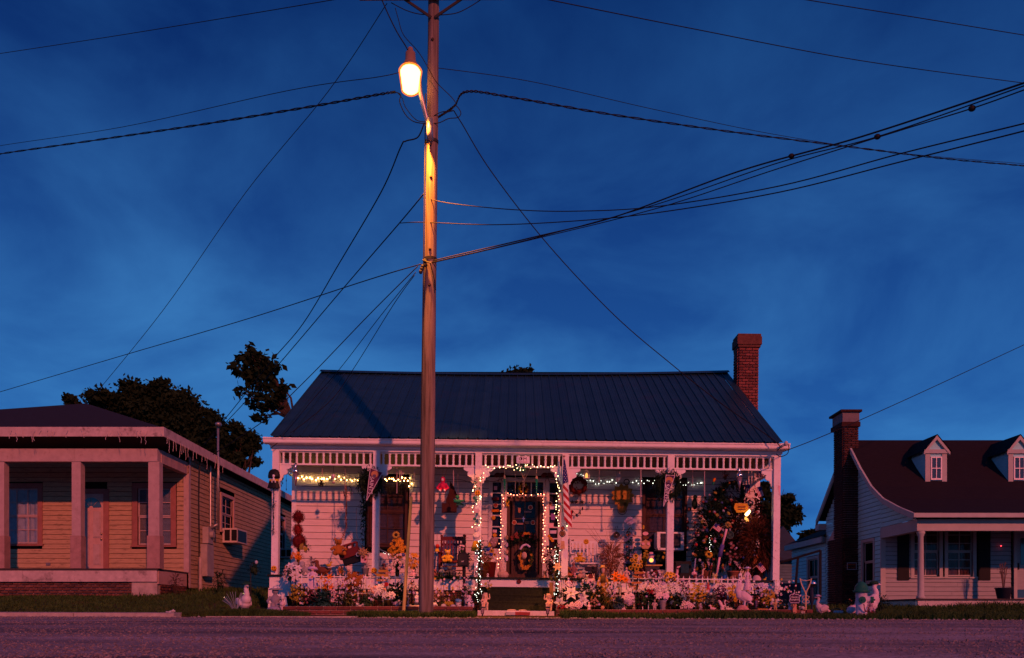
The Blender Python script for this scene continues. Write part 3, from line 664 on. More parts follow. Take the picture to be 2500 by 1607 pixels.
sp.lathe((0, 0, 0), [(.035, 0), (.035, 3 * s), (.018, 4 * s), (.028, 6 * s), (.024, 8 * s), (.03, 11 * s), (.024, 14 * s), (.032, 15 * s), (.024, 16 * s), (.02, 18 * s), (.030, 21 * s), (.030, 24 * s), (.018, 25.5 * s), (.033, 27 * s), (.033, 29 * s), (.02, 30 * s)], 8)
SPM = sp.mesh('spindle', WHITE, smooth=True)
for a, b in zip(PXX, PXX[1:]):
    n = round((b - a) / .157) ; st = (b - a) / n
    for i in range(1, n): inst('spindle', SPM, H, (a + st * i, 19.99, 3.942))
for x in (PXX[0], PXX[5]):
    for y in np.arange(20.2, 21.6, .16): inst('spindle', SPM, H, (x, y, 3.942))
# metal roof, panel by panel; the ridge sags in the middle
METAL = pm('roof_metal', (.012, .034, .046), .38, .25, 2, metal=.0, spec=.3, rnd=.16, dirt=(.03, .022, .026), dscale=1.2, damt=.6, bump=.15)
RE, RZ, RR = 19.55, 4.50, 24.75
def ridge(x): t = (x - .28) / 6.0; return 7.58 + .0105 * x - .085 * (1 - t * t)
np_ = 52; pw = 12.02 / np_
for i in range(np_):
    x0 = -5.73 + i * pw; x1 = x0 + pw; rz = (ridge(x0) + ridge(x1)) / 2; mb = MB()
    prof = [(0, 0), (.012, .028), (.03, .028), (.042, 0), (.11, 0), (.116, .006), (.124, .006), (.13, 0), (.17, 0), (.176, .006), (.184, .006), (.19, 0), (pw, 0)]
    vs = [(x0 + a, RE, RZ + b) for a, b in prof] + [(x0 + a, RR, rz + b) for a, b in prof]; k = len(prof)
    mb.add(vs, [(j, j + 1, j + 1 + k, j + k) for j in range(k - 1)]); mb.part('roof_panel', METAL, H, fix=False)
mb = MB(); xs = np.linspace(-5.76, 6.32, 13)
for a, b in zip(xs, xs[1:]):
    mb.add([(a, RR - .18, ridge(a) - .05), (b, RR - .18, ridge(b) - .05), (b, RR, ridge(b) + .06), (a, RR, ridge(a) + .06), (b, RR + .18, ridge(b) - .07), (a, RR + .18, ridge(a) - .07)], [(0, 1, 2, 3), (3, 2, 4, 5)])
mb.part('ridge_cap', METAL, H, fix=False)
mb = MB(); mb.add([(-5.73, RR, ridge(-5.73)), (6.29, RR, ridge(6.29)), (6.29, 30, RZ), (-5.73, 30, RZ)], [(0, 3, 2, 1)]); mb.part('rear_roof', METAL, H, fix=False)
mb = MB()
for x in (-5.62, 6.15): mb.prismx([(20.1, 4.2), (29.5, 4.2), (29.5, 4.75), (RR, 7.3), (20.1, 4.72)], x, x + .1)
mb.part('gable', SID, H)
mb = MB()
mb.prismx([(19.70, 4.50), (19.70, 4.48), (20.2, RZ + .22), (20.2, RZ + .36)], -5.70, 6.26); mb.part('eave_board', pm('rusty_eave', (.09, .03, .025), .8, .4, 9), H)
chim = MB(); chim.box(6.33, 6.88, 23.66, 24.06, 4.0, 8.05); chim.part('chimney', MORTAR, H)
bricks(H, BRICK, (6.32, 23.645), UX, NF, .57, 4.9, 8.02, .20, .080, 'chimney_brick'); bricks(H, BRICK, (6.315, 23.66), UY, V((-1, 0, 0)), .42, 5.3, 8.02, .2, .080, 'chimney_brick')
mb = MB(); mb.box(6.29, 6.92, 23.58, 24.12, 8.03, 8.10); mb.box(6.26, 6.95, 23.55, 24.15, 8.10, 8.32); mb.box(6.28, 6.93, 23.57, 24.13, 8.32, 8.40); mb.part('chimney_cap', BRICKD, H)
# windows and air conditioner
REDC = pm('curtain_red', (.20, .10, .10), .8, .25, 9)
TRIMB = pm('window_trim_brown', (.06, .028, .024), .6, .2, 6); 
window(H, (-3.27, WY, 2.17), UX, NF, .92, 1.69, TRIMB, .07, 2, 2, 2, REDC, 'slats', TRIMB)
window(H, (3.91, WY, 2.17), UX, NF, 1.02, 1.69, TRIMB, .07, 2, 2, 2, REDC, 'slats', TRIMB)
ac = MB(); ac.box(3.66, 4.34, WY - .42, WY + .05, 2.08, 2.54); acp = ac.part('air_conditioner', WHITE, H)
mb = MB(); mb.box(3.745, 4.255, WY - .432, WY - .418, 2.14, 2.50, 0)
for i in range(10): mb.box(3.75, 4.25, WY - .445, WY - .432, 2.15 + i * .034, 2.165 + i * .034, 1)
mb.part('grille', [BLACK, pm('grille_grey', (.06, .06, .09), .5)], acp)
# entrance: sidelights, transom, pilasters, screen door
PIL = pm('pilaster_pink', (.66, .60, .57), .55, .1, 5); DOORW = pm('door_brown', (.085, .045, .034), .5, .3, 7, stretch=(6, 6, .6)); 
dx0, dx1 = X(1234, WY), X(1322, WY); sl0, sl1 = X(1197, WY), X(1360, WY); dt = Z(1213, WY); tt = Z(1177, WY)
mb = MB()
for a, b in ((X(1221, WY), dx0), (dx1, X(1336, WY))): mb.box(a, b, WY - .10, WY + .05, FLOOR, tt)
for a, b in ((sl0 - .08, sl0), (sl1, sl1 + .08)): mb.box(a, b, WY - .05, WY + .05, FLOOR, tt)
mb.box(sl0 - .1, sl1 + .1, WY - .12, WY + .05, tt, tt + .10); mb.box(dx0, dx1, WY - .09, WY + .04, dt, dt + .05)
ent = mb.part('door_frame', PIL, H)
for a, b in ((sl0, X(1221, WY)), (X(1336, WY), sl1)):
    mb = MB(); zb = Z(1342, WY); mb.box(a, b, WY - .03, WY + .05, FLOOR, zb); 
    mb.box(a, a + .018, WY - .038, WY + .02, zb, tt); mb.box(b - .018, b, WY - .038, WY + .02, zb, tt)
    n = 6
    for i in range(n + 1): z = zb + (tt - zb) * i / n; mb.box(a, b, WY - .04, WY + .02, z - .015, z + .015)
    sd = mb.part('sidelight', PIL, H)
    for i in range(n):
        p = MB(); p.box(a, b, WY + .0, WY + .01, zb + (tt - zb) * i / n + .015, zb + (tt - zb) * (i + 1) / n - .015); p.part('pane', GLASS, sd)
    p = MB(); p.box(a, b, WY + .08, WY + .1, zb, tt); p.part('room_dark', C(.06, .02, .02, rough=.9), sd)
mb = MB()
for i in range(1, 3): xx = dx0 + (dx1 - dx0) * i / 3; mb.box(xx - .012, xx + .012, WY - .03, WY, dt + .05, tt)
tr = mb.part('transom', PIL, H)
for i in range(3):
    p = MB(); p.box(dx0 + (dx1 - dx0) * i / 3 + .012, dx0 + (dx1 - dx0) * (i + 1) / 3 - .012, WY - .02, WY - .01, dt + .05, tt); p.part('pane', GLASS, tr)
p = MB(); p.box(dx0, dx1, WY + .06, WY + .08, dt, tt); p.part('room_dark', C(.06, .02, .02, rough=.9), tr)
mb = MB(); cx = (dx0 + dx1) / 2; w2 = (dx1 - dx0) / 2
for a, b, c, d in ((dx0, dx0 + .08, FLOOR, dt), (dx1 - .08, dx1, FLOOR, dt), (dx0 + .08, dx1 - .08, dt - .12, dt), (dx0 + .08, dx1 - .08, FLOOR + .02, FLOOR + .16)): mb.box(a, b, WY - .07, WY - .02, c, d)
for a in (dx0 + .13, dx1 - .20): mb.box(a, a + .07, WY - .055, WY - .015, FLOOR + .16, dt - .12)
mb.box(dx0 + .2, dx1 - .2, WY - .05, WY - .015, 2.42, 2.50); mb.box(dx0 + .2, dx1 - .2, WY - .05, WY - .015, FLOOR + .16, FLOOR + .24)
mb.box(cx - .018, cx + .018, WY - .048, WY - .02, 2.50, dt - .12); mb.box(dx0 + .2, dx1 - .2, WY - .046, WY - .022, 2.86, 2.89)
door = mb.part('screen_door', DOORW, H)
for i in range(6):
    a = dx0 + .2 + (2 * w2 - .4) * i / 6; p = MB(); p.box(a + .006, a + (2 * w2 - .4) / 6 - .006, WY - .04, WY - .015, FLOOR + .24, 2.42); p.part('door_board', DOORW, door)
for i in range(2):
    for z0, z1 in ((2.50, 2.86), (2.89, dt - .12)):
        p = MB(); a = dx0 + .2 if i == 0 else cx + .018; p.box(a, a + w2 - .218, WY - .035, WY - .028, z0, z1); p.part('pane', GLASS, door)
p = MB(); p.box(dx0, dx1, WY + .0, WY + .02, FLOOR, dt); p.part('room_dark', C(.03, .015, .014, rough=.9), door)
p = MB(); p.box(dx1 - .03, dx1 + .01, WY - .1, WY - .07, 1.75, 1.90); p.part('handle', C(.5, .42, .3, metal=.6, rough=.4), door)
# carpeted steps, landing slab with its painted stripe
CARPET = pm('green_carpet', (.022, .030, .016), .95, .35, 25, bump=.4)
mb = MB()
for d0, z1, z0 in ((19.50, 1.034, .86), (19.18, .853, .70), (18.86, .690, .47)): mb.box(-.755, .90, d0, d0 + .36 if d0 > 19.4 else d0 + .33, z0, z1); 
for d0, z1 in ((19.49, 1.034), (19.17, .853), (18.85, .690)): mb.box(-.757, .902, d0 - .004, d0 + .02, z1 - .022, z1 + .004)
mb.box(-.755, .90, 19.86, 20.0, .4, 1.03); mb.part('porch_steps', CARPET, H)
SLABM = pm('painted_slab', (.66, .60, .60), .8, .2, 7, bump=.4, dirt=(.3, .24, .24), dscale=9, damt=.7)
mb = MB(); n = 16; x0, x1 = -.74, .90
for i in range(n): a = x0 + (x1 - x0) * i / n; mb.box(a, a + (x1 - x0) / n, 17.86 + R.uniform(-.012, .012), 18.9, .335 + R.uniform(0, .012), .478)
sl_ = mb.part('landing_slab', SLABM, H)
for a, b, c in ((1235, 1257, C(.45, .40, .45)), (1257, 1293, C(.32, .05, .05))):
    p = MB(); p.box(X(a, 17.9), X(b, 17.9), 17.80, 17.9, .385, .452); p.part('painted_brick', c, sl_)
H.rotation_euler = (0, TI, 0)

# ------------------------------------------------------------------ weathered house on the left
LH = thing('weathered_house', 'low weathered pinkish clapboard house with hipped roof and open porch', 'house', (-11, 24, 1))
LW = pm('peeling_siding', (.38, .28, .17), .75, .22, 5, stretch=(1, 1, 5), dirt=(.07, .05, .04), dscale=3.2, damt=.95)  # this house's paints are toned down to imitate weaker street light
LT = pm('faded_pink_trim', (.44, .30, .27), .65, .16, 4, stretch=(1, 1, 1), dirt=(.20, .13, .12), dscale=6, damt=.5)
LPST = pm('faded_post', (.40, .31, .30), .65, .16, 5, dirt=(.22, .13, .11), dscale=8, damt=.6); LTD = pm('brick_red_trim', (.27, .12, .10), .65, .2, 5)
LFAS = pm('mouldy_fascia', (.46, .38, .36), .8, .25, 4, dirt=(.04, .03, .03), dscale=2.2, damt=.9)
SHING = pm('roof_shingle', (.022, .021, .028), .9, .35, 14, stretch=(.5, 1, 6), bump=.5)
L_ = 24.0
lh_holes = [(-14.70 + 16, -13.48 + 16, 2.30, 4.2), (-12.5 + 16, -11.62 + 16, 1.5, 4.1), (-10.92 + 16, -9.62 + 16, 2.30, 4.2)]
siding(LH, LW, (-16, L_), UX, NF, 6.70, 1.60, 4.75, .137, lh_holes)
sw_holes = [(26.55 - 24, 28.0 - 24, 3.0, 4.35), (33.1 - 24, 34.3 - 24, 2.95, 4.4)]
siding(LH, LW, (-9.30, 24), UY, UX, 14, 1.16, 4.95, .137, sw_holes)
mb = MB(); mb.box(-16, -9.5, L_ + .2, L_ + .3, .9, 5); mb.box(-9.6, -9.5, L_, 38, 1.15, 5); mb.part('inner_wall', DARK, LH)
mb = MB(); mb.box(-9.42, -9.27, L_ - .03, L_ - .001, 1.6, 4.42); mb.box(-9.299, -9.27, L_, L_ + .12, 1.16, 4.95); mb.part('corner_board', LPST, LH)
for px0, px1 in ((-14, 10), (175, 197), (362, 389)):
    x0, x1 = X(px0, 22), X(px1, 22); mb = MB(); mb.box(x0, x1, 22.0, 22.22, 2.47, 4.42); mb.box(x0 - .03, x1 + .02, 21.98, 22.24, 1.61, 2.47, 1); mb.part('porch_post', [LPST, pm('worn_post_base', (.33, .21, .19), .7, .25, 5, dirt=(.16, .09, .08), dscale=7, damt=.7)], LH)
for x0, x1 in ((-16, X(183, 22)), (X(183, 22) + .004, -9.33)):
    mb = MB(); mb.box(x0, x1, 21.98, 22.2, 4.42, 4.757); mb.part('porch_beam', LPST, LH)
mb = MB(); mb.box(-9.5, -9.31, 22.205, 24.0, 4.42, 4.757); mb.part('porch_beam', LT, LH)
mb = MB(); mb.box(-16, -9.33, 22.0, 24.2, 1.56, 1.608); mb.part('porch_floor', pm('dark_floor', (.05, .04, .04), .8), LH)
for x0, x1 in ((-16, -12.9), (-12.895, -9.36)):
    mb = MB(); mb.box(x0, x1, 22.02, 22.08, 1.26, 1.559); mb.part('skirt_board', LFAS, LH)
mb = MB(); mb.box(-9.40, -9.34, 22.085, 24.0, 1.2, 1.559); mb.part('skirt_board', LT, LH)
mb = MB(); mb.box(-16, -9.4, 22.16, 22.3, .6, 1.258); mb.box(-9.5, -9.4, 22.3, 24, .6, 1.2); mb.part('foundation', MORTAR, LH)
bricks(LH, BRICKD, (-14.2, 22.14), UX, NF, 4.15, .80, 1.255, .22, .075); bricks(LH, BRICKD, (-9.385, 22.25), UY, UX, 1.8, .80, 1.2, .22, .075)
mb = MB(); mb.box(-10.05, -9.38, 22.08, 22.3, .6, 1.257); mb.part('corner_pier', CONC, LH)
# roof and fascia
A, B_ = at(210, 985, 26.5), V((-18.5, 28.8, 7.09)); Cc = V((-13.2, 34, 7.09)); ez = 5.2
mb = MB(); vs = [(-20, 21.5, ez), (-8.98, 21.5, ez), A, B_, (-8.98, 38.5, ez), Cc, (-20, 38.5, ez)]
mb.add(vs, [(0, 1, 2, 3), (1, 4, 5, 2), (4, 6, 3, 5)]); mb.part('roof', SHING, LH, fix=False)
mb = MB(); mb.add([(-20, 21.52, ez - .02), (-8.99, 21.52, ez - .02), (-8.99, 38.5, ez - .02), (-20, 38.5, ez - .02)], [(0, 1, 2, 3)]); mb.part('soffit', pm('dark_soffit', (.10, .07, .065), .9), LH, fix=False)
for x0, x1 in ((-20, -14), (-13.995, -8.98)):
    mb = MB(); mb.box(x0, x1, 21.46, 21.5, ez - .23, ez + .012); mb.part('fascia', LFAS, LH)
mb = MB(); mb.box(-8.978, -8.94, 21.46, 38.5, ez - .23, ez + .012); mb.part('fascia', LFAS, LH)
CURT = pm('pale_curtain', (.60, .62, .72), .8, .25, 5); BLND = pm('pale_blind', (.45, .40, .42), .7, .15, 5)
window(LH, (-14.09, L_, 2.435), UX, NF, .96, 1.585, LTD, .14, 3, 2, 2, CURT, 'folds', LPST)
window(LH, (-10.27, L_, 2.40), UX, NF, .96, 1.62, LTD, .15, 2, 2, 2, BLND, 'slats', LPST)
# front door with fanlight
dc, dw = X(223, L_), .36; dtop = Z(1235, L_)
mb = MB(); mb.box(dc - dw - .14, dc - dw, L_ - .04, L_ + .05, 1.608, 4.0); mb.box(dc + dw, dc + dw + .16, L_ - .04, L_ + .05, 1.608, 4.0); mb.box(dc - dw, dc + dw, L_ - .038, L_ + .05, 3.86, 4.0); mb.part('door_frame', LTD, LH)
mb = MB(); mb.box(dc - dw, dc + dw, L_ - .0, L_ + .04, 1.62, 3.86)
fd = mb.part('front_door', LT, LH)
for sx in (-1, 1):
    for z0, z1 in ((1.82, 2.42), (2.60, 3.36)):
        p = MB(); p.box(dc + sx * .17 - .11, dc + sx * .17 + .11, L_ - .02, L_ - .001, z0, z1); p.box(dc + sx * .17 - .08, dc + sx * .17 + .08, L_ - .03, L_ - .02, z0 + .03, z1 - .03); p.part('door_panel', LPST, fd)
for i in range(4):
    a0, a1 = math.pi * i / 4 + .04, math.pi * (i + 1) / 4 - .04; p = MB()
    p.prism([(dc + math.cos(a) * q, 3.46 + math.sin(a) * q) for a, q in ((a0, .06), (a1, .06))][::-1] + [(dc + math.cos(a0 + (a1 - a0) * t / 4) * .29, 3.46 + math.sin(a0 + (a1 - a0) * t / 4) * .29) for t in range(5)], L_ - .012, L_ - .002); p.part('fanlight_pane', pm('dark_glass', (.03, .06, .09), .1, spec=.6), fd)
for z in (2.56, 2.72): p = MB(); p.ell((dc + .31, L_ - .05, z), .03, 8, 6); p.part('door_knob', C(.5, .4, .25, metal=.8, rough=.3), fd, True)
mb = MB(); mb.box(X(114, L_), X(124, L_), L_ - .04, L_, Z(1381, L_), Z(1374, L_)); mb.part('outlet_box', C(.15, .15, .2), LH)
window(LH, (-9.30, 27.28, 3.10), UY, UX, 1.1, 1.10, LT, .10, 2, 2, 2, DARK, 'folds', LPST)
window(LH, (-9.30, 33.7, 3.05), UY, UX, .9, 1.2, LT, .10, 2, 2, 2, DARK, 'folds', LPST)
def winac(root, y0, y1, z0, z1):
    mb = MB(); mb.box(-9.27, -8.80, y0, y1, z0, z1); a = mb.part('air_conditioner', pm('ac_beige', (.5, .45, .42), .6, .1), root)
    p = MB()
    for i in range(2): p.box(-9.2 + i * .22, -9.03 + i * .22, y0 - .008, y0 - .0, z0 + .06, z1 - .05)
    p.box(-8.80, -8.79, y0 + .08, y1 - .08, z0 + .05, z1 - .05); p.part('grille', BLACK, a)
winac(LH, 26.75, 27.75, 2.70, 3.16); winac(LH, 33.3, 34.1, 2.65, 3.02)
p0 = X(499, 25.3)
mb = MB(); mb.cyl((-8.9, 25.3, Z(1292, 25.3)), (-8.9, 25.3, Z(1040, 25.3)), .032, n=10); mb.cyl((-9.2, 25.3, Z(1292, 25.3)), (-8.9, 25.3, Z(1280, 25.3)), .045); mb.ell((-8.86, 25.22, Z(1038, 25.3)), (.10, .12, .07), 10, 6); mb.part('service_mast', STEEL, LH, True)
mb = MB(); mb.cyl((-9.22, 25.55, Z(1300, 25.5)), (-9.22, 25.55, 4.95), .03); mb.part('conduit', STEEL, LH)
mb = MB(); mb.box(-9.28, -9.1, 25.05, 25.45, Z(1328, 25.3), Z(1288, 25.3)); mb.cyl((-9.1, 25.25, Z(1306, 25.3)), (-9.0, 25.25, Z(1306, 25.3)), .1, n=12); mb.part('electric_meter', pm('meter_grey', (.32, .30, .30), .6), LH)
mb = MB(); mb.box(-9.28, -9.08, 24.9, 25.45, Z(1408, 25.3), Z(1331, 25.3)); mb.part('utility_box', pm('meter_grey', (.32, .30, .30)), LH)
mb = MB(); mb.tube(sm([(-9.22, 24.6, 1.4), (-9.21, 24.62, 2.6), (-9.22, 24.6, 3.8), (-9.15, 24.5, 4.9)], 4), .018); mb.part('wall_cable', IRON, LH)
mb = MB(); mb.tube([(-9.1, 24.4, .9), (-9.1, 24.4, Z(1360, 24.4))], .05, 8); mb.part('drain_pipe', CONC, LH)
# unlit icicle light strings on the eave
ic = MB()
for x in np.arange(-13.6, -9.0, .085):
    if R.random() < .55: continue
    y = 21.43; z = 4.97; pts = [V((x, y, z + .15))]
    for k in range(R.randint(2, 6)): pts.append(pts[-1] + V((R.uniform(-.035, .035), 0, -R.uniform(.03, .08))))
    ic.tube(pts, .006, 4)
for y in np.arange(21.6, 26, .11):
    if R.random() < .5: continue
    pts = [V((-8.91, y, 5.0))]
    for k in range(R.randint(3, 7)): pts.append(pts[-1] + V((0, R.uniform(-.03, .03), -R.uniform(.03, .08))))
    ic.tube(pts, .006, 4)
ic.solo('icicle_light_string', pm('icicle_wire', (.5, .42, .4), .6), 'tangled unlit icicle lights hanging from the mouldy eave', 'string lights')

# ------------------------------------------------------------------ pale house on the right
RH = thing('pale_house', 'pale blue-grey cottage with brick chimney, two dormers and a sagging swept porch roof', 'house', (12, 25, .6))
RW = pm('pale_siding', (.30, .68, .70), .65, .12, 4, stretch=(1, 1, 5), dirt=(.3, .38, .38), dscale=3, damt=.4); RT = pm('pale_trim', (.38, .40, .38), .65, .10, 4)  # side siding coloured bluer and lighter, imitating extra light on that side
RWF = pm('pale_front_siding', (.30, .33, .34), .65, .12, 4, stretch=(1, 1, 5))  # front copy of the siding; it, trim and shingles darkened for weak street light
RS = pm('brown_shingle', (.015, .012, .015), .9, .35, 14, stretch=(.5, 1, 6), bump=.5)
xw = 11.18; PF, PW = 23.0, 25.3
prof = [(22.7, 3.13), (23.6, 3.42), (24.6, 3.80), (25.4, 4.28), (26.2, 4.98), (27.3, 6.09), (30.0, 3.74)]
def roof_z(y):
    for (a, za), (b, zb) in zip(prof, prof[1:]):
        if a <= y <= b: return za + (zb - za) * (y - a) / (b - a)
mb = MB(); k = len(prof); xs = (10.95, 19.0)
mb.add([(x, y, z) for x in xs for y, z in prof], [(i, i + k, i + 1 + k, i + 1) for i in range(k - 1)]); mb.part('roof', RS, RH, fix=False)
mb = MB()
for (a, za), (b, zb) in zip(prof, prof[1:]): mb.add([(x, y, z) for x in (10.90, 10.96) for y, z in ((a, za + .02), (b, zb + .02), (b, zb - .15), (a, za - .15))], [(0, 1, 2, 3), (7, 6, 5, 4), (0, 4, 5, 1), (3, 2, 6, 7)])
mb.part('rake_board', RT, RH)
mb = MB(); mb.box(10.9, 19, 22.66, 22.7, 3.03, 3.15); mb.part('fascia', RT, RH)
def glim(z):
    ys = [y for y in np.linspace(25.3, 29.7, 120) if roof_z(y) - .16 > z]
    return (min(ys) - 25.3, max(ys) - 25.3) if ys else (0, .01)
rh_holes = [(25.75 - 25.3, 26.65 - 25.3, 1.35, 2.75)]
siding(RH, RW, (xw, 25.3), UY, V((-1, 0, 0)), 4.4, .62, 5.6, .135, rh_holes, glim)
siding(RH, RW, (xw - .003, 22.95), UY, V((-1, 0, 0)), 2.34, 3.03, 4.1, .135, (), lambda z: (next((y for y in np.linspace(22.95, 25.29, 80) if roof_z(y) - .16 > z), 25.28) - 22.95, 2.34))
mb = MB(); mb.box(10.96, xw + .3, 29.75, 33.55, 2.96, 3.155); mb.part('wing_soffit', RT, RH)
mb = MB(); mb.prismx([(25.3, .5), (29.7, .5), (29.7, 3.8), (27.3, 5.8), (26.2, 4.7), (25.3, 4.0)], xw + .21, xw + .3); mb.part('inner_wall', DARK, RH)
window(RH, (xw, 26.2, 1.42), UY, V((-1, 0, 0)), .78, 1.25, RT, .09, 1, 1, 2, DARK, 'folds', RT)
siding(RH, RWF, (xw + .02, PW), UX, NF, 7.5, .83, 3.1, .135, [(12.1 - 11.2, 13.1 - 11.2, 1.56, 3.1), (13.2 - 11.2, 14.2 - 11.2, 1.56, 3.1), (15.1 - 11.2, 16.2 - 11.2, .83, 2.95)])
mb = MB(); mb.box(xw + .2, 18.7, PW + .2, PW + .3, .5, 3.2); mb.part('inner_wall', DARK, RH)
mb = MB(); mb.box(xw - .03, xw + .12, PW - .03, PW + .0, .83, 3.0); mb.part('corner_board', RT, RH)
REDB = pm('brick_red_blind', (.20, .075, .06), .8, .2, 6)
for c in (X(2262, PW), X(2344, PW)):
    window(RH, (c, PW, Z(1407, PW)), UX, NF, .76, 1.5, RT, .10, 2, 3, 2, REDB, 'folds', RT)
SHUT = pm('black_shutter', (.012, .013, .014), .6)
for a, b in ((2190, 2218), (2387, 2416)):
    mb = MB(); x0, x1 = X(a, PW), X(b, PW); mb.box(x0, x1, PW - .05, PW - .02, Z(1417, PW), 2.95)
    for i in range(20): mb.box(x0 + .04, x1 - .04, PW - .058, PW - .05, Z(1413, PW) + i * .075, Z(1413, PW) + i * .075 + .05)
    mb.part('shutter', SHUT, RH)
x0, x1 = X(2482, PW), X(2560, PW)
mb = MB(); mb.box(x0 - .1, x0, PW - .04, PW + .04, .83, 2.95); mb.box(x0, x1, PW - .038, PW + .04, 2.85, 2.95); mb.part('door_frame', RT, RH)
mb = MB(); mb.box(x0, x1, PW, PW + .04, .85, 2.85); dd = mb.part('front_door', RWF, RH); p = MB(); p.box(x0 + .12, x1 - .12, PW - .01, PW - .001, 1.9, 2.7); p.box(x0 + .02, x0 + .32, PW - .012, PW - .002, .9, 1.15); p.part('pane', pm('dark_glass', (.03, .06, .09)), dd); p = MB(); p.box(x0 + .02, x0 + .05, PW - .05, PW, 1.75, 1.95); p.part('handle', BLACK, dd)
mb = MB(); mb.box(11.15, 19, PF + .0, PF + .2, 2.70, 3.02); mb.part('porch_beam', RT, RH)
mb = MB(); mb.box(11.16, 11.36, PF + .205, PW - .035, 2.70, 3.02); mb.part('porch_beam', RT, RH)
for px in (2248, 2248 + 330):
    x = X(px, PF + .1); mb = MB(); mb.lathe((x, PF + .1, .83), [(.12, 0), (.12, .05), (.085, .09), (.085, .5), (.07, 1.72), (.085, 1.74), (.085, 1.77), (.11, 1.80), (.11, 1.865)], 16); mb.part('porch_column', RT, RH, True)
mb = MB(); mb.box(11.1, 19, PF - .03, PW + .1, .79, .83); mb.part('porch_floor', pm('dark_floor', (.05, .04, .04), .8), RH)
mb = MB(); mb.box(11.18, 19, PF + .02, PF + .06, .5, .79); mb.part('skirt_board', pm('stained_skirt', (.48, .46, .46), .7, .2, 9, stretch=(5, 5, .6), dirt=(.15, .14, .14), dscale=4, damt=.6), RH)
mb = MB(); mb.box(11.15, 11.19, PF + .065, PW, .5, .79); mb.part('skirt_board', RW, RH)
# chimney: shoulders low down, pale cap
mb = MB(); mb.box(10.72, 11.17, 27.0, 27.72, .4, 6.5); mb.box(10.72, 11.17, 27.0, 28.3, .4, 2.9); mb.prismx([(27.72, 2.9), (28.3, 2.9), (27.72, 3.3)], 10.72, 11.17); ch = mb.part('chimney', MORTAR, RH)
BK2 = pm('dark_red_brick', (.06, .026, .022), .9, .35, 12, bump=.4, rnd=.35)
bricks(RH, BK2, (10.71, 26.985), UX, NF, .48, .42, 6.5, .215, .075, 'chimney_brick')
bricks(RH, BK2, (10.705, 26.99), UY, V((-1, 0, 0)), .75, 2.9, 6.5, .215, .075, 'side_brick', stuff=True); bricks(RH, BK2, (10.705, 26.99), UY, V((-1, 0, 0)), 1.3, .42, 2.88, .215, .075, 'side_brick', stuff=True)
mb = MB(); mb.box(10.62, 11.22, 26.9, 27.85, 6.45, 6.60); mb.box(10.66, 11.20, 26.94, 27.8, 6.60, 6.92, 1); mb.box(10.58, 11.26, 26.86, 27.9, 6.92, 6.99); mb.part('chimney_cap', [BK2, pm('dull_cap', (.16, .15, .16), .9)], RH)
# dormers
def dormer(px):
    x0 = X(px, 25.7); w = .64; zb = 4.42; ze = 5.33; zp = 5.86; y0 = 25.62; yb = 27.0
    mb = MB(); mb.box(x0 + .0, x0 + w, y0 + .03, yb, zb, ze); mb.prism([(x0 - .0, ze), (x0 + w, ze), (x0 + w / 2, zp - .08)], y0 + .03, yb); dm = mb.part('dormer', RW, RH)
    for a, b in ((x0 - .01, x0 + .14), (x0 + w - .14, x0 + w + .01)): p = MB(); p.box(a, b, y0, y0 + .029, zb, ze); p.part('corner_board', RT, dm)
    p = MB(); p.box(x0 - .06, x0 + w + .06, y0 - .04, y0 + .02, ze, ze + .12)
    for s, e in ((x0 - .08, 1), (x0 + w + .08, -1)):
        a = V((s, 0, ze + .05)); b = V((x0 + w / 2, 0, zp + .02)); p.add([(a.x, y0 - .06, a.z), (b.x, y0 - .06, b.z), (b.x, y0 - .06, b.z - .13), (a.x, y0 - .06, a.z - .10), (a.x, y0 + .02, a.z), (b.x, y0 + .02, b.z), (b.x, y0 + .02, b.z - .13), (a.x, y0 + .02, a.z - .10)], [(0, 1, 2, 3), (7, 6, 5, 4), (0, 4, 5, 1), (3, 2, 6, 7)])
    p.part('gable_trim', RT, dm)
    p = MB(); p.add([(x0 - .12, y0 - .08, ze + .05), (x0 + w / 2, y0 - .08, zp + .05), (x0 + w / 2, yb + .6, zp + .05), (x0 - .12, yb, ze + .05), (x0 + w + .12, y0 - .08, ze + .05), (x0 + w + .12, yb, ze + .05)], [(0, 1, 2, 3), (1, 4, 5, 2)]); p.part('dormer_roof', RS, dm, fix=False)
    p = MB(); wx0, wx1, wz0, wz1 = x0 + .15, x0 + w - .15, zb + .10, ze - .10
    for a, b, c, d in ((wx0, wx0 + .035, wz0, wz1), (wx1 - .035, wx1, wz0, wz1), (wx0, wx1, wz1 - .035, wz1), (wx0, wx1, wz0, wz0 + .05), (x0 + w / 2 - .012, x0 + w / 2 + .012, wz0, wz1), (wx0, wx1, (wz0 + wz1) / 2 - .012, (wz0 + wz1) / 2 + .012)): p.box(a, b, y0 - .02 - R.uniform(0, .002), y0 + .015, c, d)
    p.part('window_frame', WHITE, dm)
    for i in range(2):
        for j in range(2): p = MB(); p.box(wx0 + .035 + i * .14, wx0 + .15 + i * .14, y0 + .005, y0 + .01, wz0 + .05 + j * .32, wz0 + .33 + j * .32); p.part('pane', pm('dark_glass', (.03, .06, .09)), dm)
dormer(2257); dormer(2459)
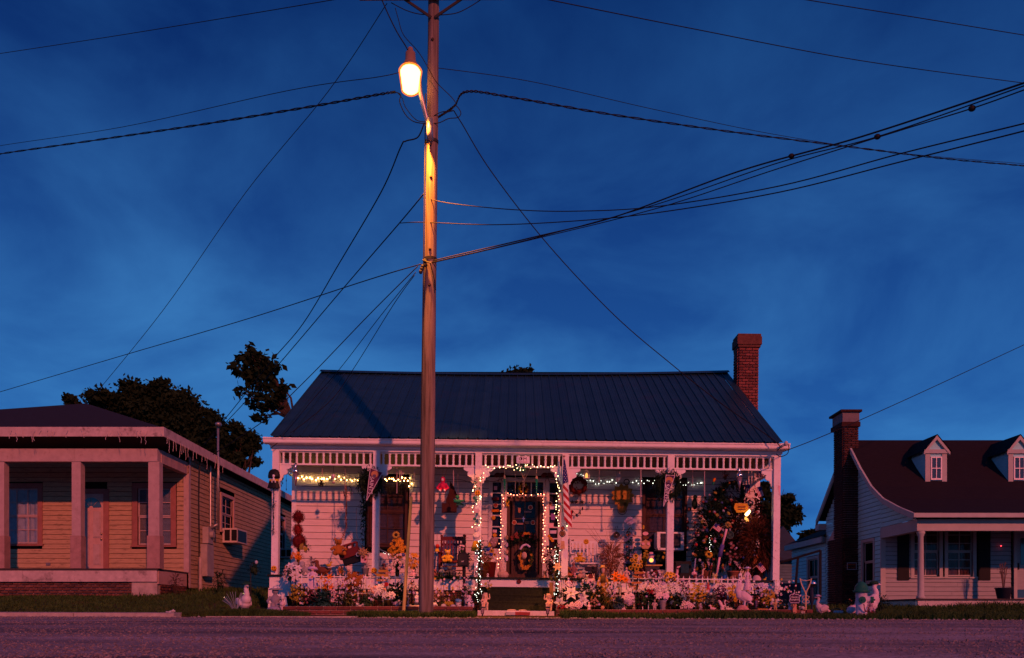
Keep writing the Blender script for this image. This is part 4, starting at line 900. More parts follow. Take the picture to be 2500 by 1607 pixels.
# rear wing
mb = MB(); mb.box(xw + .2, xw + .3, 29.7, 33.4, .5, 3.0); mb.part('inner_wall', DARK, RH)
siding(RH, RW, (xw, 29.75), UY, V((-1, 0, 0)), 3.6, .55, 2.95, .135, [(.6, 1.9, 1.0, 2.5)])
window(RH, (xw, 31.0, 1.1), UY, V((-1, 0, 0)), 1.05, 1.35, RT, .1, 2, 1, 2, DARK, 'folds', RT)
mb = MB(); mb.box(10.95, 11.0, 29.6, 33.6, 2.95, 3.15); mb.part('fascia', RT, RH)
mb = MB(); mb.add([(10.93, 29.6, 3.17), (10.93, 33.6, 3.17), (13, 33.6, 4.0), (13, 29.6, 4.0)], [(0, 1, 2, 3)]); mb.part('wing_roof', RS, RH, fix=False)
mb = MB(); mb.box(10.92, xw, 29.72, 30.1, 3.40, 3.62); mb.part('cornice_return', RT, RH)
# rear shed and fence seen in the gap
SHED = pm('shed_blue', (.07, .12, .16), .8, .2, 5); sh = thing('shed', 'dim blue shed with gabled roof in the gap between porch and pale house', 'shed', at(1915, 1470, 38))
mb = MB(); mb.box(X(1880, 38), X(1965, 38), 38, 42, .4, Z(1375, 38)); mb.part('wall', SHED, sh)
for i in range(10):
    mb = MB(); z = Z(1440, 38) + i * .13; mb.box(X(1882, 38), X(1963, 38), 37.95, 37.99, z, z + .115); mb.part('siding_board', pm('shed_board', (.10, .17, .22), .8), sh)
mb = MB(); mb.prism([(X(1850, 38), Z(1370, 38)), (X(1975, 38), Z(1370, 38)), (X(1905, 38), Z(1287, 38))], 37.6, 42); mb.part('roof', pm('shed_roof', (.03, .05, .09), .8), sh)
fe = thing('back_fence', 'dark board fence across the gap beside the porch', 'fence', at(1915, 1478, 30))
for i, px in enumerate(range(1893, 1948, 9)):
    mb = MB(); mb.box(X(px, 30), X(px + 8.3, 30), 30, 30.03, .4, Z(1424 + R.uniform(-1, 1), 30)); mb.part('fence_board', pm('fence_board', (.03, .055, .09), .85, .3, rnd=.2), fe)
mb = MB(); mb.box(X(1892, 30), X(1948, 30), 30.031, 30.08, 1.0, 1.1); mb.part('fence_rail', pm('fence_board', (.03, .055, .09)), fe)
mb = MB()
for a, b in (((1898, 1376), (2003, 1344)), ((2003, 1344), (2003, 1462)), ((1948, 1362), (1940, 1466)), ((1898, 1376), (1893, 1462))): mb.tube([at(a[0], a[1], 24.5), at(b[0], b[1], 24.5)], .035, 6)
mb.solo('handrail', BLACK, 'black pipe handrail beside the rear wing of the pale house', 'handrail')
# brick planters
for lab, x0, x1, ztop, rows in (('long low red brick planter before the porch, left of the steps', X(690, 17.8), X(1155, 17.8), .575, 3), ('long low red brick planter before the porch, right of the steps', X(1356, 17.8), X(1985, 17.8), .505, 2)):
    bp = thing('brick_planter', lab, 'planter', ((x0 + x1) / 2, 17.8, .3), 'brick planters')
    mb = MB(); mb.box(x0 + .02, x1 - .02, 17.82, 17.95, .25, ztop - .005); mb.part('mortar_core', MORTAR, bp)
    bricks(bp, BRICKP, (x0, 17.815), UX, NF, x1 - x0, ztop - .086 * rows, ztop, .30, .086)
    mb = MB(); n = 60
    for i in range(n): a = x0 + (x1 - x0) * i / n; mb.box(a, a + (x1 - x0) / n, 17.96, 19.84, .25, ztop - .03 + R.uniform(-.012, .012))
    mb.part('soil', SOIL, bp)
# ================================================================== ORNAMENTS: prototypes
def B(px, d, w):
    x = X(px, d); z = {'L': .545, 'R': .475, 'P': fz(x), 'G': gz(x, d), 'S': .478}[w] if isinstance(w, str) else w
    return V((x, d, z))
def E(x, y=0, z=0): return Euler((rad(x), rad(y), rad(z)))
GOLD = C(.55, .40, .10, rough=.4); STONE = C(.50, .46, .44, rough=.8, bump=.3); PLAST = C(.74, .71, .71, rough=.55); GREY = C(.34, .33, .35, rough=.8)
RED = C(.38, .02, .02, rough=.5); MAR = C(.13, .02, .022, rough=.5); YEL = C(.62, .38, .03, rough=.6); ORG_ = C(.62, .17, .01, rough=.6); BRN = C(.14, .065, .03, rough=.7); TAN = C(.48, .30, .18, rough=.7)
SKIN = C(.62, .38, .28, rough=.6); BLUE = C(.03, .07, .32, rough=.5); PURP = C(.24, .10, .36, rough=.6); PINK = C(.72, .42, .48, rough=.6); LAV = C(.62, .50, .66, rough=.6); GRN = C(.02, .20, .11, rough=.5); TEAL = C(.02, .13, .10, rough=.6)
SILV = C(.62, .62, .66, rough=.18, metal=1.0); STRAW = C(.26, .10, .055, rough=.8, var=.4); WOOD = C(.30, .16, .08, rough=.7); TERRA = C(.36, .13, .08, rough=.8); BLK = BLACK; CREAM = C(.66, .56, .44, rough=.6)
def lights(name, col, s):
    m = bpy.data.materials.new(name); m.use_nodes = True; b = m.node_tree.nodes['Principled BSDF']; b.inputs['Base Color'].default_value = (*col, 1)
    b.inputs['Emission Color'].default_value = (*col, 1); b.inputs['Emission Strength'].default_value = s; return m
WARM = lights('bulb_warm', (1, .54, .16), 36); COOL = lights('bulb_cool', (.95, 1, .84), 4); ROSE = lights('bulb_rose', (1, .22, .11), 18); SOFTW = lights('bulb_soft', (1, .66, .30), 9)
D = {}
def blob(key, vox=.022):
    D[key] = [MB(), vox, PLAST]; return D[key][0]
b = blob('cherub')     # seated curly child, one arm up, on a block
b.ell((0, 0, .80), (.125, .13, .145)); b.ell((0, -.13, .79), (.025, .03, .03))
for i in range(16): a = i * 2.4; b.ell((.12 * math.cos(a), .02 + .11 * math.sin(a), .80 + .10 * math.sin(i * 1.3) + .03), .055, 7, 5)
b.ell((0, .02, .52), (.13, .10, .19)); b.cyl((0, 0, .62), (0, 0, .72), .06)
for s in (-1, 1):
    b.cyl((.07 * s, 0, .40), (.14 * s, -.24, .40), .085, .065); b.ell((.14 * s, -.24, .40), .068); b.cyl((.14 * s, -.24, .40), (.12 * s, -.22, .12), .062, .042); b.ell((.12 * s, -.27, .10), (.04, .075, .035))
b.cyl((-.12, 0, .64), (-.26, -.08, .66), .05, .042); b.cyl((-.26, -.08, .66), (-.24, -.12, .86), .042, .032); b.ell((-.24, -.13, .88), .04)
b.cyl((.12, 0, .64), (.22, -.08, .50), .05, .042); b.cyl((.22, -.08, .50), (.16, -.22, .45), .042, .032); b.ell((.16, -.23, .45), .04)
b.box(-.17, .17, -.10, .18, .0, .38)
b = blob('angel')      # kneeling reading angel seen from its left
b.ell((.08, 0, .84), (.12, .12, .14)); b.ell((.19, -.02, .82), (.03, .03, .03)); b.ell((.03, 0, .90), (.14, .13, .11)); b.ell((0, 0, .52), (.16, .14, .24), rot=E(0, 14)); b.cyl((.04, 0, .68), (.07, 0, .76), .06)
b.cyl((-.05, -.06, .28), (.26, -.08, .20), .12, .09); b.cyl((.26, -.08, .18), (-.22, -.06, .10), .09, .07); b.ell((-.26, -.04, .09), (.10, .07, .07)); b.cyl((.05, -.12, .62), (.22, -.14, .42), .055, .045); b.cyl((.22, -.14, .42), (.33, -.10, .50), .045, .035); b.ell((.34, -.10, .51), .04)
b.ell((-.20, .10, .58), (.11, .035, .26), rot=E(0, 20)); b.ell((-.16, -.08, .55), (.09, .03, .22), rot=E(0, 25)); b.box(-.30, .30, -.18, .16, 0, .06)
b = blob('gown')       # standing figure in a wide gown, arms out
b.lathe((0, 0, 0), [(.30, 0), (.31, .02), (.24, .22), (.15, .45), (.085, .58), (.10, .66), (.105, .74), (.05, .80), (.04, .83)], 14, sy=.8); b.ell((0, 0, .90), (.075, .08, .10)); b.ell((0, -.08, .89), .02)
for s in (-1, 1): b.cyl((.10 * s, 0, .74), (.20 * s, -.06, .58), .045, .04); b.cyl((.20 * s, -.06, .58), (.12 * s, -.16, .52), .04, .028); b.ell((.11 * s, -.17, .52), .033)
b = blob('robe')       # slim robed standing statue
b.lathe((0, 0, 0), [(.17, 0), (.17, .06), (.14, .10), (.13, .45), (.15, .62), (.13, .72), (.06, .79)], 12, sy=.8); b.ell((0, -.01, .88), (.075, .08, .10)); b.ell((0, .02, .90), (.095, .09, .11)); b.ell((0, -.13, .58), (.06, .05, .06)); b.cyl((-.13, 0, .68), (-.05, -.14, .55), .05, .04); b.cyl((.13, 0, .68), (.05, -.14, .55), .05, .04)
b = blob('goose')      # upright goose, head to the right
b.ell((-.04, 0, .36), (.30, .17, .20), rot=E(0, 22)); b.ell((.14, 0, .46), (.16, .14, .17)); b.tube(sm([(.18, 0, .50), (.20, 0, .66), (.14, 0, .80), (.16, 0, .88)], 4), .085, 8, r1=.06); b.ell((.18, 0, .92), (.085, .07, .075)); b.cyl((.22, 0, .91), (.36, 0, .88), .042, .015); b.cyl((-.28, 0, .28), (-.42, 0, .24), .10, .03)
for s in (-1, 1): b.ell((-.08, .15 * s, .38), (.24, .04, .13), rot=E(0, 24)); b.cyl((.02, .07 * s, .22), (.04, .07 * s, .02), .035, .03); b.ell((.08, .07 * s, .02), (.10, .05, .022))
b = blob('pelican')    # pelican facing left, bill laid down its breast
b.ell((.05, 0, .40), (.27, .15, .19), rot=E(0, 34)); b.ell((-.10, 0, .46), (.15, .13, .17)); b.tube(sm([(-.14, 0, .50), (-.20, 0, .62), (-.14, 0, .74), (-.08, 0, .84), (-.10, 0, .93)], 4), .10, 8, r1=.055); b.ell((-.12, 0, .955), (.075, .06, .055)); b.ell((-.05, 0, .985), (.05, .02, .03))
b.tube([(-.16, 0, .94), (-.20, 0, .80), (-.205, 0, .60)], .042, 8, r1=.014); b.ell((-.19, 0, .74), (.04, .03, .14))
for s in (-1, 1): b.ell((.12, .13 * s, .40), (.26, .035, .13), rot=E(0, 38)); b.cyl((.07, .05 * s, .24), (.06, .05 * s, .02), .035, .03)
b.cyl((.22, 0, .24), (.36, 0, .12), .08, .02)
b = blob('bear')       # seated bear, arms out
b.ell((0, 0, .34), (.23, .20, .28)); b.ell((0, -.02, .74), (.20, .18, .18)); b.ell((0, -.19, .70), (.085, .08, .07)); b.ell((0, -.26, .73), .025)
for s in (-1, 1): b.ell((.16 * s, .0, .90), (.075, .04, .075)); b.cyl((.18 * s, -.02, .50), (.36 * s, -.14, .36), .085, .075); b.ell((.37 * s, -.15, .35), .08); b.cyl((.13 * s, -.1, .12), (.25 * s, -.38, .10), .11, .09); b.ell((.26 * s, -.42, .14), (.10, .06, .13))
b = blob('bunny')
b.ell((0, 0, .26), (.20, .20, .26)); b.ell((.0, -.06, .56), (.14, .15, .14)); b.ell((0, -.20, .53), .045)
for s in (-1, 1): b.ell((.07 * s, .0, .82), (.045, .03, .19), rot=E(0, 8 * s)); b.ell((.14 * s, -.16, .08), (.08, .14, .07)); b.cyl((.12 * s, -.08, .34), (.08 * s, -.22, .26), .05, .04)
b = blob('cat')
b.ell((0, .04, .30), (.26, .24, .30)); b.ell((0, -.08, .68), (.22, .18, .19)); b.ell((0, -.25, .64), (.08, .05, .06))
for s in (-1, 1): b.cyl((.13 * s, -.06, .80), (.17 * s, -.06, .98), .075, .01); b.cyl((.10 * s, -.16, .34), (.10 * s, -.22, .04), .07, .06); b.ell((.10 * s, -.26, .04), (.075, .1, .045)); b.ell((.22 * s, -.05, .12), (.12, .2, .12))
b.tube([(.2, .2, .06), (.36, .1, .06), (.34, -.12, .06)], .055, 7)
b = blob('dog')
b.ell((0, .06, .30), (.20, .22, .28)); b.ell((0, -.06, .72), (.17, .18, .17)); b.ell((0, -.23, .66), (.09, .11, .075)); b.ell((0, -.33, .70), .03)
for s in (-1, 1): b.ell((.18 * s, 0, .68), (.05, .08, .15)); b.cyl((.11 * s, -.12, .44), (.11 * s, -.18, .05), .07, .055); b.ell((.11 * s, -.23, .04), (.07, .1, .045)); b.ell((.2 * s, .0, .12), (.11, .2, .12))
b = blob('frog')
b.ell((0, 0, .32), (.30, .26, .30)); b.ell((0, -.10, .68), (.27, .22, .17))
for s in (-1, 1): b.ell((.15 * s, -.08, .86), .085); b.cyl((.22 * s, -.1, .45), (.20 * s, -.3, .06), .08, .06); b.ell((.22 * s, -.34, .05), (.11, .09, .05)); b.ell((.30 * s, .0, .16), (.13, .24, .15)); b.ell((.32 * s, -.22, .05), (.14, .1, .05))
b = blob('swan')       # swan rearing with lifted wings
b.ell((0, 0, .30), (.22, .15, .18), rot=E(0, -35)); b.tube(sm([(.12, 0, .38), (.24, 0, .52), (.18, 0, .70), (.20, 0, .84)], 4), .07, 8, r1=.045); b.ell((.23, 0, .90), (.075, .05, .05)); b.cyl((.28, 0, .90), (.42, 0, .88), .028, .012)
for s in (-1, 1): b.ell((-.16, .09 * s, .62), (.13, .03, .36), rot=E(0, -28)); b.ell((-.08, .13 * s, .45), (.12, .035, .24), rot=E(0, -40))
b.box(-.2, .2, -.14, .14, 0, .14)
b = blob('duck')
b.ell((0, 0, .30), (.42, .22, .26)); b.cyl((-.35, 0, .34), (-.55, 0, .46), .14, .03); b.tube([(.24, 0, .40), (.30, 0, .60), (.32, 0, .74)], .15, 8, r1=.11); b.ell((.36, 0, .82), (.17, .13, .13)); b.cyl((.48, 0, .80), (.68, 0, .78), .07, .04); b.ell((-.05, .2, .34), (.28, .05, .16)); b.ell((-.05, -.2, .34), (.28, .05, .16))
b = blob('twin_angels', .024)
for s in (-1, 1):
    b.ell((.24 * s, 0, .68), (.19, .2, .22)); b.ell((.24 * s, -.2, .66), (.04, .04, .05)); b.ell((.24 * s, .02, .80), (.22, .2, .16)); b.ell((.24 * s, 0, .28), (.24, .16, .28)); b.ell((.58 * s, .08, .34), (.15, .05, .34), rot=E(0, -25 * s)); b.ell((.70 * s, .08, .44), (.10, .04, .22), rot=E(0, -40 * s))
    b.cyl((.36 * s, -.1, .4), (.1 * s, -.24, .2), .07, .06)
b = blob('elf', .024)  # hanging plush with curved arms
b.ell((0, 0, .78), (.16, .15, .20)); b.ell((0, -.02, .46), (.18, .15, .22)); b.cyl((-.14, 0, .56), (-.34, -.04, .30), .09, .07); b.cyl((-.34, -.04, .30), (-.16, -.16, .16), .07, .06); b.cyl((.14, 0, .56), (.34, -.04, .30), .09, .07); b.cyl((.34, -.04, .30), (.12, -.16, .18), .07, .06)
b.cyl((-.1, 0, .3), (-.14, -.2, .08), .09, .07); b.cyl((.1, 0, .3), (.14, -.2, .08), .09, .07)
b = blob('tallgoose')  # long straight-necked goose planter
b.ell((0, 0, .22), (.30, .22, .22)); b.tube(sm([(.06, -.04, .34), (.12, -.05, .58), (.12, -.05, .80), (.18, -.05, .92)], 4), .10, 8, r1=.07); b.ell((.20, -.06, .93), (.10, .07, .07)); b.cyl((.26, -.06, .95), (.38, -.06, 1.0), .05, .025)
b = blob('rock'); b.ell((0, 0, .45), (.5, .42, .45)); b.ell((-.2, -.12, .3), (.4, .34, .3)); b.ell((.24, -.05, .32), (.36, .36, .3))
b = blob('person_small', .02)  # little standing figure
b.ell((0, 0, .87), (.10, .10, .12)); b.ell((0, -.10, .86), .022); b.ell((0, 0, .56), (.14, .10, .20)); b.cyl((0, 0, .72), (0, 0, .80), .05)
for s in (-1, 1): b.cyl((.07 * s, 0, .42), (.08 * s, 0, .05), .075, .055); b.ell((.08 * s, -.05, .04), (.05, .09, .04)); b.cyl((.13 * s, 0, .68), (.22 * s, -.03, .50), .05, .04); b.cyl((.22 * s, -.03, .50), (.16 * s, -.14, .42), .04, .03); b.ell((.15 * s, -.16, .42), .035)
bake_blobs({k: tuple(v) for k, v in D.items()})
INK = C(.05, .01, .03, n='ink_dark', rough=.6); INKR = C(.45, .05, .06, n='ink_red', rough=.6); INKW = C(.75, .70, .72, n='ink_white', rough=.6); INKO = C(.62, .12, .04, n='ink_orange', rough=.6)
bake_text([('phim', '\u03a6M', .115, INK), ('sub', 'DLT WOK', .045, INKR), ('saints', 'SAINTS', .105, INKW), ('garden', 'Garden', .06, INKW), ('pump', 'Pumpkins', .07, INKW), ('beware', 'BEWARE', .062, INKO), ('ofdog', 'OF DOG', .062, INKO), ('welcome', 'WELCOME', .05, INK), ('n', '167', .06, INKW)])

def body(key, mat): 
    k = key + mat.name
    if k not in BLOB:
        me = BLOB[key].copy(); me.materials.clear(); me.materials.append(mat); BLOB[k] = me
    return BLOB[k]
def figure(key, name, label, cat, px, top, d, w, mat=PLAST, sx=1., rz=0., extras=None, group=None, bottom=None):
    base = B(px, d, w) if bottom is None else at(px, bottom, d)
    h = Z(top, d) - base.z
    r = thing(name, label, cat, base, group)
    o = inst('body', body(key, mat), r, base, None, (h * sx, h * abs(sx), h))
    if extras:
        for nm, mt, fn in extras:
            mb = MB(); fn(mb); me = mb.mesh(nm, mt, smooth=True); inst(nm, me, r, base, None, (h * sx, h * abs(sx), h))
    r.rotation_euler = (0, 0, rad(rz)); return r
def eyes(x, y, z, dx=.06, s=.02): return ('eyes', BLK, lambda m: (m.ell((x - dx, y, z), s, 6, 4), m.ell((x + dx, y, z), s, 6, 4)))

# flower heads, radius 1, facing +z
BM = {}
def bloom(kind, col, cc=(.35, .22, .03)):
    key = (kind, col, cc)
    if key in BM: return BM[key]
    m = MB()
    def pet(n, l0, l1, wd, lift, ph=0, z0=0, dr=.1, mi=0):
        for i in range(n):
            a = ph + i * math.tau / n + R.uniform(-.08, .08); dv = V((math.cos(a), math.sin(a), lift)); l = (l1 - l0) * R.uniform(.88, 1.08)
            m.leaf(dv * l0 + V((0, 0, z0)), dv, l, wd * R.uniform(.85, 1.15), m=mi, droop=dr)
    if kind == 'poinsettia': pet(6, .05, 1, .46, .12); pet(5, .05, .62, .36, .35, .5, .03); m.ell((0, 0, .10), (.1, .1, .07), 6, 4, 1)
    elif kind == 'daisy': pet(9, .05, 1, .34, .15); m.ell((0, 0, .1), (.2, .2, .12), 7, 4, 1)
    elif kind == 'lily': pet(6, .0, 1, .36, .75, 0, 0, .55); m.ell((0, 0, .2), (.08, .08, .2), 5, 4, 1)
    elif kind == 'sun': pet(16, .3, 1, .24, .05); pet(14, .3, .85, .22, .2, .2, .04); m.ell((0, 0, .06), (.42, .42, .14), 10, 5, 1)
    elif kind == 'rose':
        m.ell((0, 0, .2), (.55, .55, .5), 8, 5)
        pet(6, .2, .95, .7, .5, 0, -.1, -.1); pet(5, .1, .7, .6, 1.2, .4, 0, 0)
    elif kind == 'pansy': pet(5, .0, 1, .9, .15, .3); m.ell((0, 0, .06), (.36, .30, .05), 7, 4, 1)
    elif kind == 'spray':
        for i in range(5): p = V((R.uniform(-.7, .7), R.uniform(-.7, .7), R.uniform(-.3, .3))); [m.leaf(p, (math.cos(a), math.sin(a), .3), .5, .4) for a in np.arange(5) * math.tau / 5 + R.random()]
    me = m.mesh('flower', [C(*col, n='petal_%d_%d_%d' % tuple(int(c * 99) for c in col), rough=.55, var=.15), C(*cc, n='eye_%d_%d_%d' % tuple(int(c * 99) for c in cc))], fix=False)
    BM[key] = me; return me
WH = (.66, .62, .63); PKF = (.66, .44, .52); YF = (.66, .42, .02); OF = (.70, .20, .01); AUT = (.38, .12, .03); RDF = (.32, .01, .015); VIO = (.12, .05, .22); LVF = (.50, .38, .62); PEACH = (.72, .42, .30)
def plant(name, label, px, top, d, w, wpx, kind=None, col=WH, n=8, size=.06, leaf=LEAF, nl=160, ll=.07, lw=.03, cc=(.35, .22, .03), pot=None, cat='plant', group=None, stems=6, low=.25, face=.9, bottom=None, second=None):
    """leafy plant with separate flower heads; wpx its width, top its top edge in the photograph"""
    base = B(px, d, w) if bottom is None else at(px, bottom, d)
    H_ = Z(top, d) - base.z; rx = wpx * d / F / 2; r = thing(name, label, cat, base, group); ph = 0
    if pot:
        pr, phh, pmat = pot; mb = MB(); mb.lathe(base, [(pr * .72, 0), (pr, phh * .92), (pr * 1.08, phh * .93), (pr * 1.08, phh), (pr * .9, phh)], 14); mb.part('pot', pmat, r, True); ph = phh
    c = base + V((0, 0, ph + (H_ - ph) * (low + (1 - low) / 2))); rz = (H_ - ph) * (1 - low) / 2
    mb = MB()
    for i in range(stems):
        a = R.uniform(0, math.tau); e = c + V((math.cos(a) * rx * R.uniform(.1, .7), math.sin(a) * rx * .4, R.uniform(-.4, .8) * rz)); mb.tube([base + V((math.cos(a) * .02, math.sin(a) * .02, ph * .9)), base.lerp(e, .5) + V((0, 0, .03 + ph * .3)), e], .006, 4)
    for i in range(nl):
        u = V((R.gauss(0, 1), R.gauss(0, 1), R.gauss(0, 1))).normalized(); q = R.random() ** .45
        p = c + V((u.x * rx * q, u.y * rx * .7 * q, u.z * rz * q)) * R.uniform(.75, 1.0); mb.leaf(p, u + V((R.uniform(-.5, .5), R.uniform(-.5, .5), R.uniform(-.5, .4))), ll * R.uniform(.6, 1.25), lw * R.uniform(.7, 1.3))
    mb.part('foliage', leaf, r, fix=False)
    if kind:
        sets = [(kind, col, n, size, cc)] + (second or [])
        for kd, cl, nn, sz, c2 in sets:
            me = bloom(kd, cl, c2); pts = []
            for i in range(nn):
                for t in range(12):
                    a = R.uniform(-math.pi, math.pi); q = math.sqrt(R.random()) * .95; x, z = q * math.cos(a), q * math.sin(a)
                    if all((x - e[0]) ** 2 + (z - e[1]) ** 2 > (1.1 / max(1, nn)) for e in pts): break
                pts.append((x, z)); y = -math.sqrt(max(0, 1 - q * q)) * .75 - .08
                p = c + V((x * rx, y * rx, z * rz)); dv = V((x * .7, -face, z * .5 + .25)).normalized()
                ro = dv.to_track_quat('Z', 'Y').to_euler(); inst('flower', me, r, p, ro, sz * R.uniform(.8, 1.15))
    return r
BULBM = {}
def bulbs(label, pts, mat=WARM, cord=True, r=.021, name='string_lights', wig=0., cordmat=None, rows=1, group=None):
    """pts: bulb positions as photo x, y, distance"""
    if mat.name not in BULBM:
        mb = MB(); mb.ell((0, 0, 0), (1, 1, 1.25), 7, 5); BULBM[mat.name] = mb.mesh('bulb', mat, smooth=True)
    P = [at(*p) for p in pts]; root = thing(name, label, 'string lights', P[0], group)
    if cord: mb = MB(); mb.tube([p + V((0, .02, .012)) for p in sm(P, 3)], .005, 4); mb.part('cord', cordmat or C(.02, .04, .025, n='cord_green'), root)
    for p in P: inst('bulb', BULBM[mat.name], root, p, None, r * .36 * R.uniform(.65, 1.3))
    return root
def jit(pts, n, jx, jy, d, jd=.0):
    """n points along a photo polyline with scatter"""
    L = [0]
    for a, b in zip(pts, pts[1:]): L.append(L[-1] + math.hypot(b[0] - a[0], b[1] - a[1]))
    out = []
    for i in range(n):
        s = L[-1] * (i + .5) / n; k = max(j for j in range(len(L) - 1) if L[j] <= s); t = (s - L[k]) / (L[k + 1] - L[k])
        out.append((pts[k][0] + (pts[k + 1][0] - pts[k][0]) * t + R.uniform(-jx, jx), pts[k][1] + (pts[k + 1][1] - pts[k][1]) * t + R.uniform(-jy, jy), d + R.uniform(-jd, jd)))
    return out
def fuzz(mb, pts, rr, n, l, w, m=0):
    """tinsel: leaves thrown round a line"""
    for i in range(n):
        t = R.random() * (len(pts) - 1); k = min(int(t), len(pts) - 2); p = pts[k].lerp(pts[k + 1], t - k)
        u = V((R.gauss(0, 1), R.gauss(0, 1), R.gauss(0, 1))).normalized(); mb.leaf(p + u * rr * R.uniform(.2, 1), u + V((R.uniform(-.4, .4),) * 3), l * R.uniform(.6, 1.3), w, m=m)
def garland(name, label, pts, mat, rr=.03, n=120, l=.05, w=.016, cat='garland', core=.008):
    P = [at(*p) for p in pts]; mb = MB(); mb.tube(sm(P, 3), core, 4); fuzz(mb, sm(P, 4), rr, n, l, w); return mb.solo(name, mat, label, cat, fix=False)
def wreath(label, px, py, d, rpx, mat, thick=.35, n=260, extras=(), l=.06, w=.022, sz=1.):
    c = at(px, py, d); rr = rpx * d / F; root = thing('wreath', label, 'wreath', c); mb = MB(); ring = [c + V((math.cos(a) * rr, 0, math.sin(a) * rr * sz)) for a in np.linspace(0, math.tau, 22)]
    mb.tube(ring, rr * thick * .35, 5); fuzz(mb, ring, rr * thick, n, l, w); mb.part('greenery', mat, root, fix=False)
    for nm, kd, cl, cc2, sz2, k in extras:
        me = bloom(kd, cl, cc2)
        for i in range(k): a = R.uniform(0, math.tau); inst(nm, me, root, c + V((math.cos(a) * rr, -rr * thick, math.sin(a) * rr * sz)), (rad(90 + R.uniform(-20, 20)), 0, R.uniform(-.4, .4)), sz2 * R.uniform(.8, 1.2))
    return root
def print_on(key, parent, p, rot=(math.pi / 2, 0, 0), sc=1., name='lettering'): return inst(name, TXT[key], parent, p, rot, sc)
def flat(pts, px, py, d, th, m=None):
    """outline given in photo pixels round px,py"""
    m = m or MB(); m.prism([(X(px + a, d), Z(py + b, d)) for a, b in pts], d - th / 2, d + th / 2); return m
def circ(rx, ry=None, n=20): ry = ry or rx; return [(rx * math.cos(a), ry * math.sin(a)) for a in np.linspace(0, math.tau, n, endpoint=False)]
def star(r0, r1=None, n=5, ph=-math.pi / 2): r1 = r1 or r0 * .42; return [((r0 if i % 2 == 0 else r1) * math.cos(ph + i * math.pi / n), (r0 if i % 2 == 0 else r1) * math.sin(ph + i * math.pi / n)) for i in range(2 * n)]
# ================================================================== ORNAMENTS ON AND ABOVE THE PORCH
# --- lights
bulbs('warm white bulbs strung along the porch wall over the far left bay', [(640 + x / 7.33, 1080 + y / 7.33, 21.605) for x, y in ((645, 640), (712, 615), (748, 663), (795, 630), (858, 632), (893, 658), (962, 675), (1000, 643), (1065, 655), (1105, 652), (1160, 658), (1215, 625), (1300, 655), (1372, 612), (1412, 668), (1473, 633), (1515, 678), (1580, 670), (1610, 690), (1657, 668), (1708, 682), (1760, 672), (1812, 680))], WARM, r=.030)
bulbs('warm white bulbs in a tight run over the left window', [(900 + x / 7.33, 1080 + y / 7.33, 21.6) for x, y in ((298, 662), (325, 685), (370, 650), (410, 652), (440, 648), (490, 690), (530, 668), (600, 632), (635, 688), (657, 643), (700, 690), (735, 640), (770, 740), (720, 788), (455, 680), (560, 700))], WARM, r=.030)
bulbs('cool white bulbs draped across the wall between flag and right window', [(1380 + x / 7.33, 1080 + y / 7.33, 21.6) for x, y in ((165, 563), (208, 558), (282, 575), (325, 595), (310, 670), (372, 755), (390, 685), (450, 683), (503, 690), (545, 747), (600, 742), (640, 687), (693, 737), (750, 705), (792, 706), (838, 675), (910, 728), (1207, 718), (1275, 690), (1310, 738), (1365, 690), (1410, 735), (1470, 683), (1500, 693), (1570, 733), (1598, 683))], COOL, r=.026)
bulbs('cool white bulbs on the wall right of the right window', [(1620 + x / 7.33, 1080 + y / 7.33, 21.6) for x, y in ((300, 716), (352, 770), (397, 768), (445, 718), (508, 765), (547, 762), (606, 736), (665, 724), (685, 724))], COOL, r=.024)
bulbs('bright bulbs wound along the spindle rail over the entrance', [(1140 + x / 7.33, 1080 + y / 7.33, 19.88) for x, y in ((335, 412), (380, 445), (490, 465), (585, 450), (655, 440), (698, 466), (735, 415), (772, 420), (820, 440), (842, 495), (880, 408), (900, 462), (955, 460), (955, 500), (1010, 498), (1040, 425), (1052, 413), (1080, 408), (1140, 466), (1175, 400), (1207, 432), (1260, 445), (1320, 425), (1382, 440), (1450, 450), (1500, 428), (1535, 438), (1570, 420))], SOFTW, r=.026)
lp = [(1140 + x / 7.33, 1080 + y / 7.33) for x, y in ((300, 550), (240, 635), (295, 630), (240, 685), (160, 715), (150, 790), (195, 785), (110, 850), (105, 870), (235, 962), (250, 980), (238, 1012), (190, 1045), (172, 1105), (110, 1138), (97, 1167), (112, 1243), (245, 1362), (245, 1432), (145, 1468), (95, 1515), (218, 1485))]
bulbs('warm bulbs and tinsel up the post left of the entrance', [(x, y, 19.83) for x, y in lp], SOFTW, r=.027)
bulbs('dense bright bulbs climbing the stair rail post left of the steps', jit([(1172, 1318), (1168, 1345), (1172, 1380), (1164, 1395), (1170, 1425), (1165, 1470)], 52, 8, 3, 19.3, .12), COOL, cord=False, r=.024)
bulbs('dense bright bulbs climbing the stair rail post right of the steps', jit([(1362, 1335), (1358, 1365), (1362, 1400), (1356, 1430), (1360, 1460)], 44, 7, 3, 19.3, .12), COOL, cord=False, r=.023)
rp = [(1140 + x / 7.33, 1080 + y / 7.33) for x, y in ((1590, 548), (1628, 603), (1600, 662), (1608, 720), (1625, 770), (1622, 800), (1650, 818), (1660, 870), (1635, 965), (1650, 1020), (1605, 915), (1600, 1055), (1645, 1145), (1598, 1118), (1595, 1160), (1595, 1200), (1650, 1220), (1632, 1258), (1640, 1305), (1565, 1275), (1600, 1350), (1625, 1395), (1645, 1450), (1645, 1497), (1700, 1110), (1790, 1498))]
bulbs('bulbs scattered down the post right of the entrance', [(x, y, 19.84) for x, y in rp], SOFTW, r=.024)
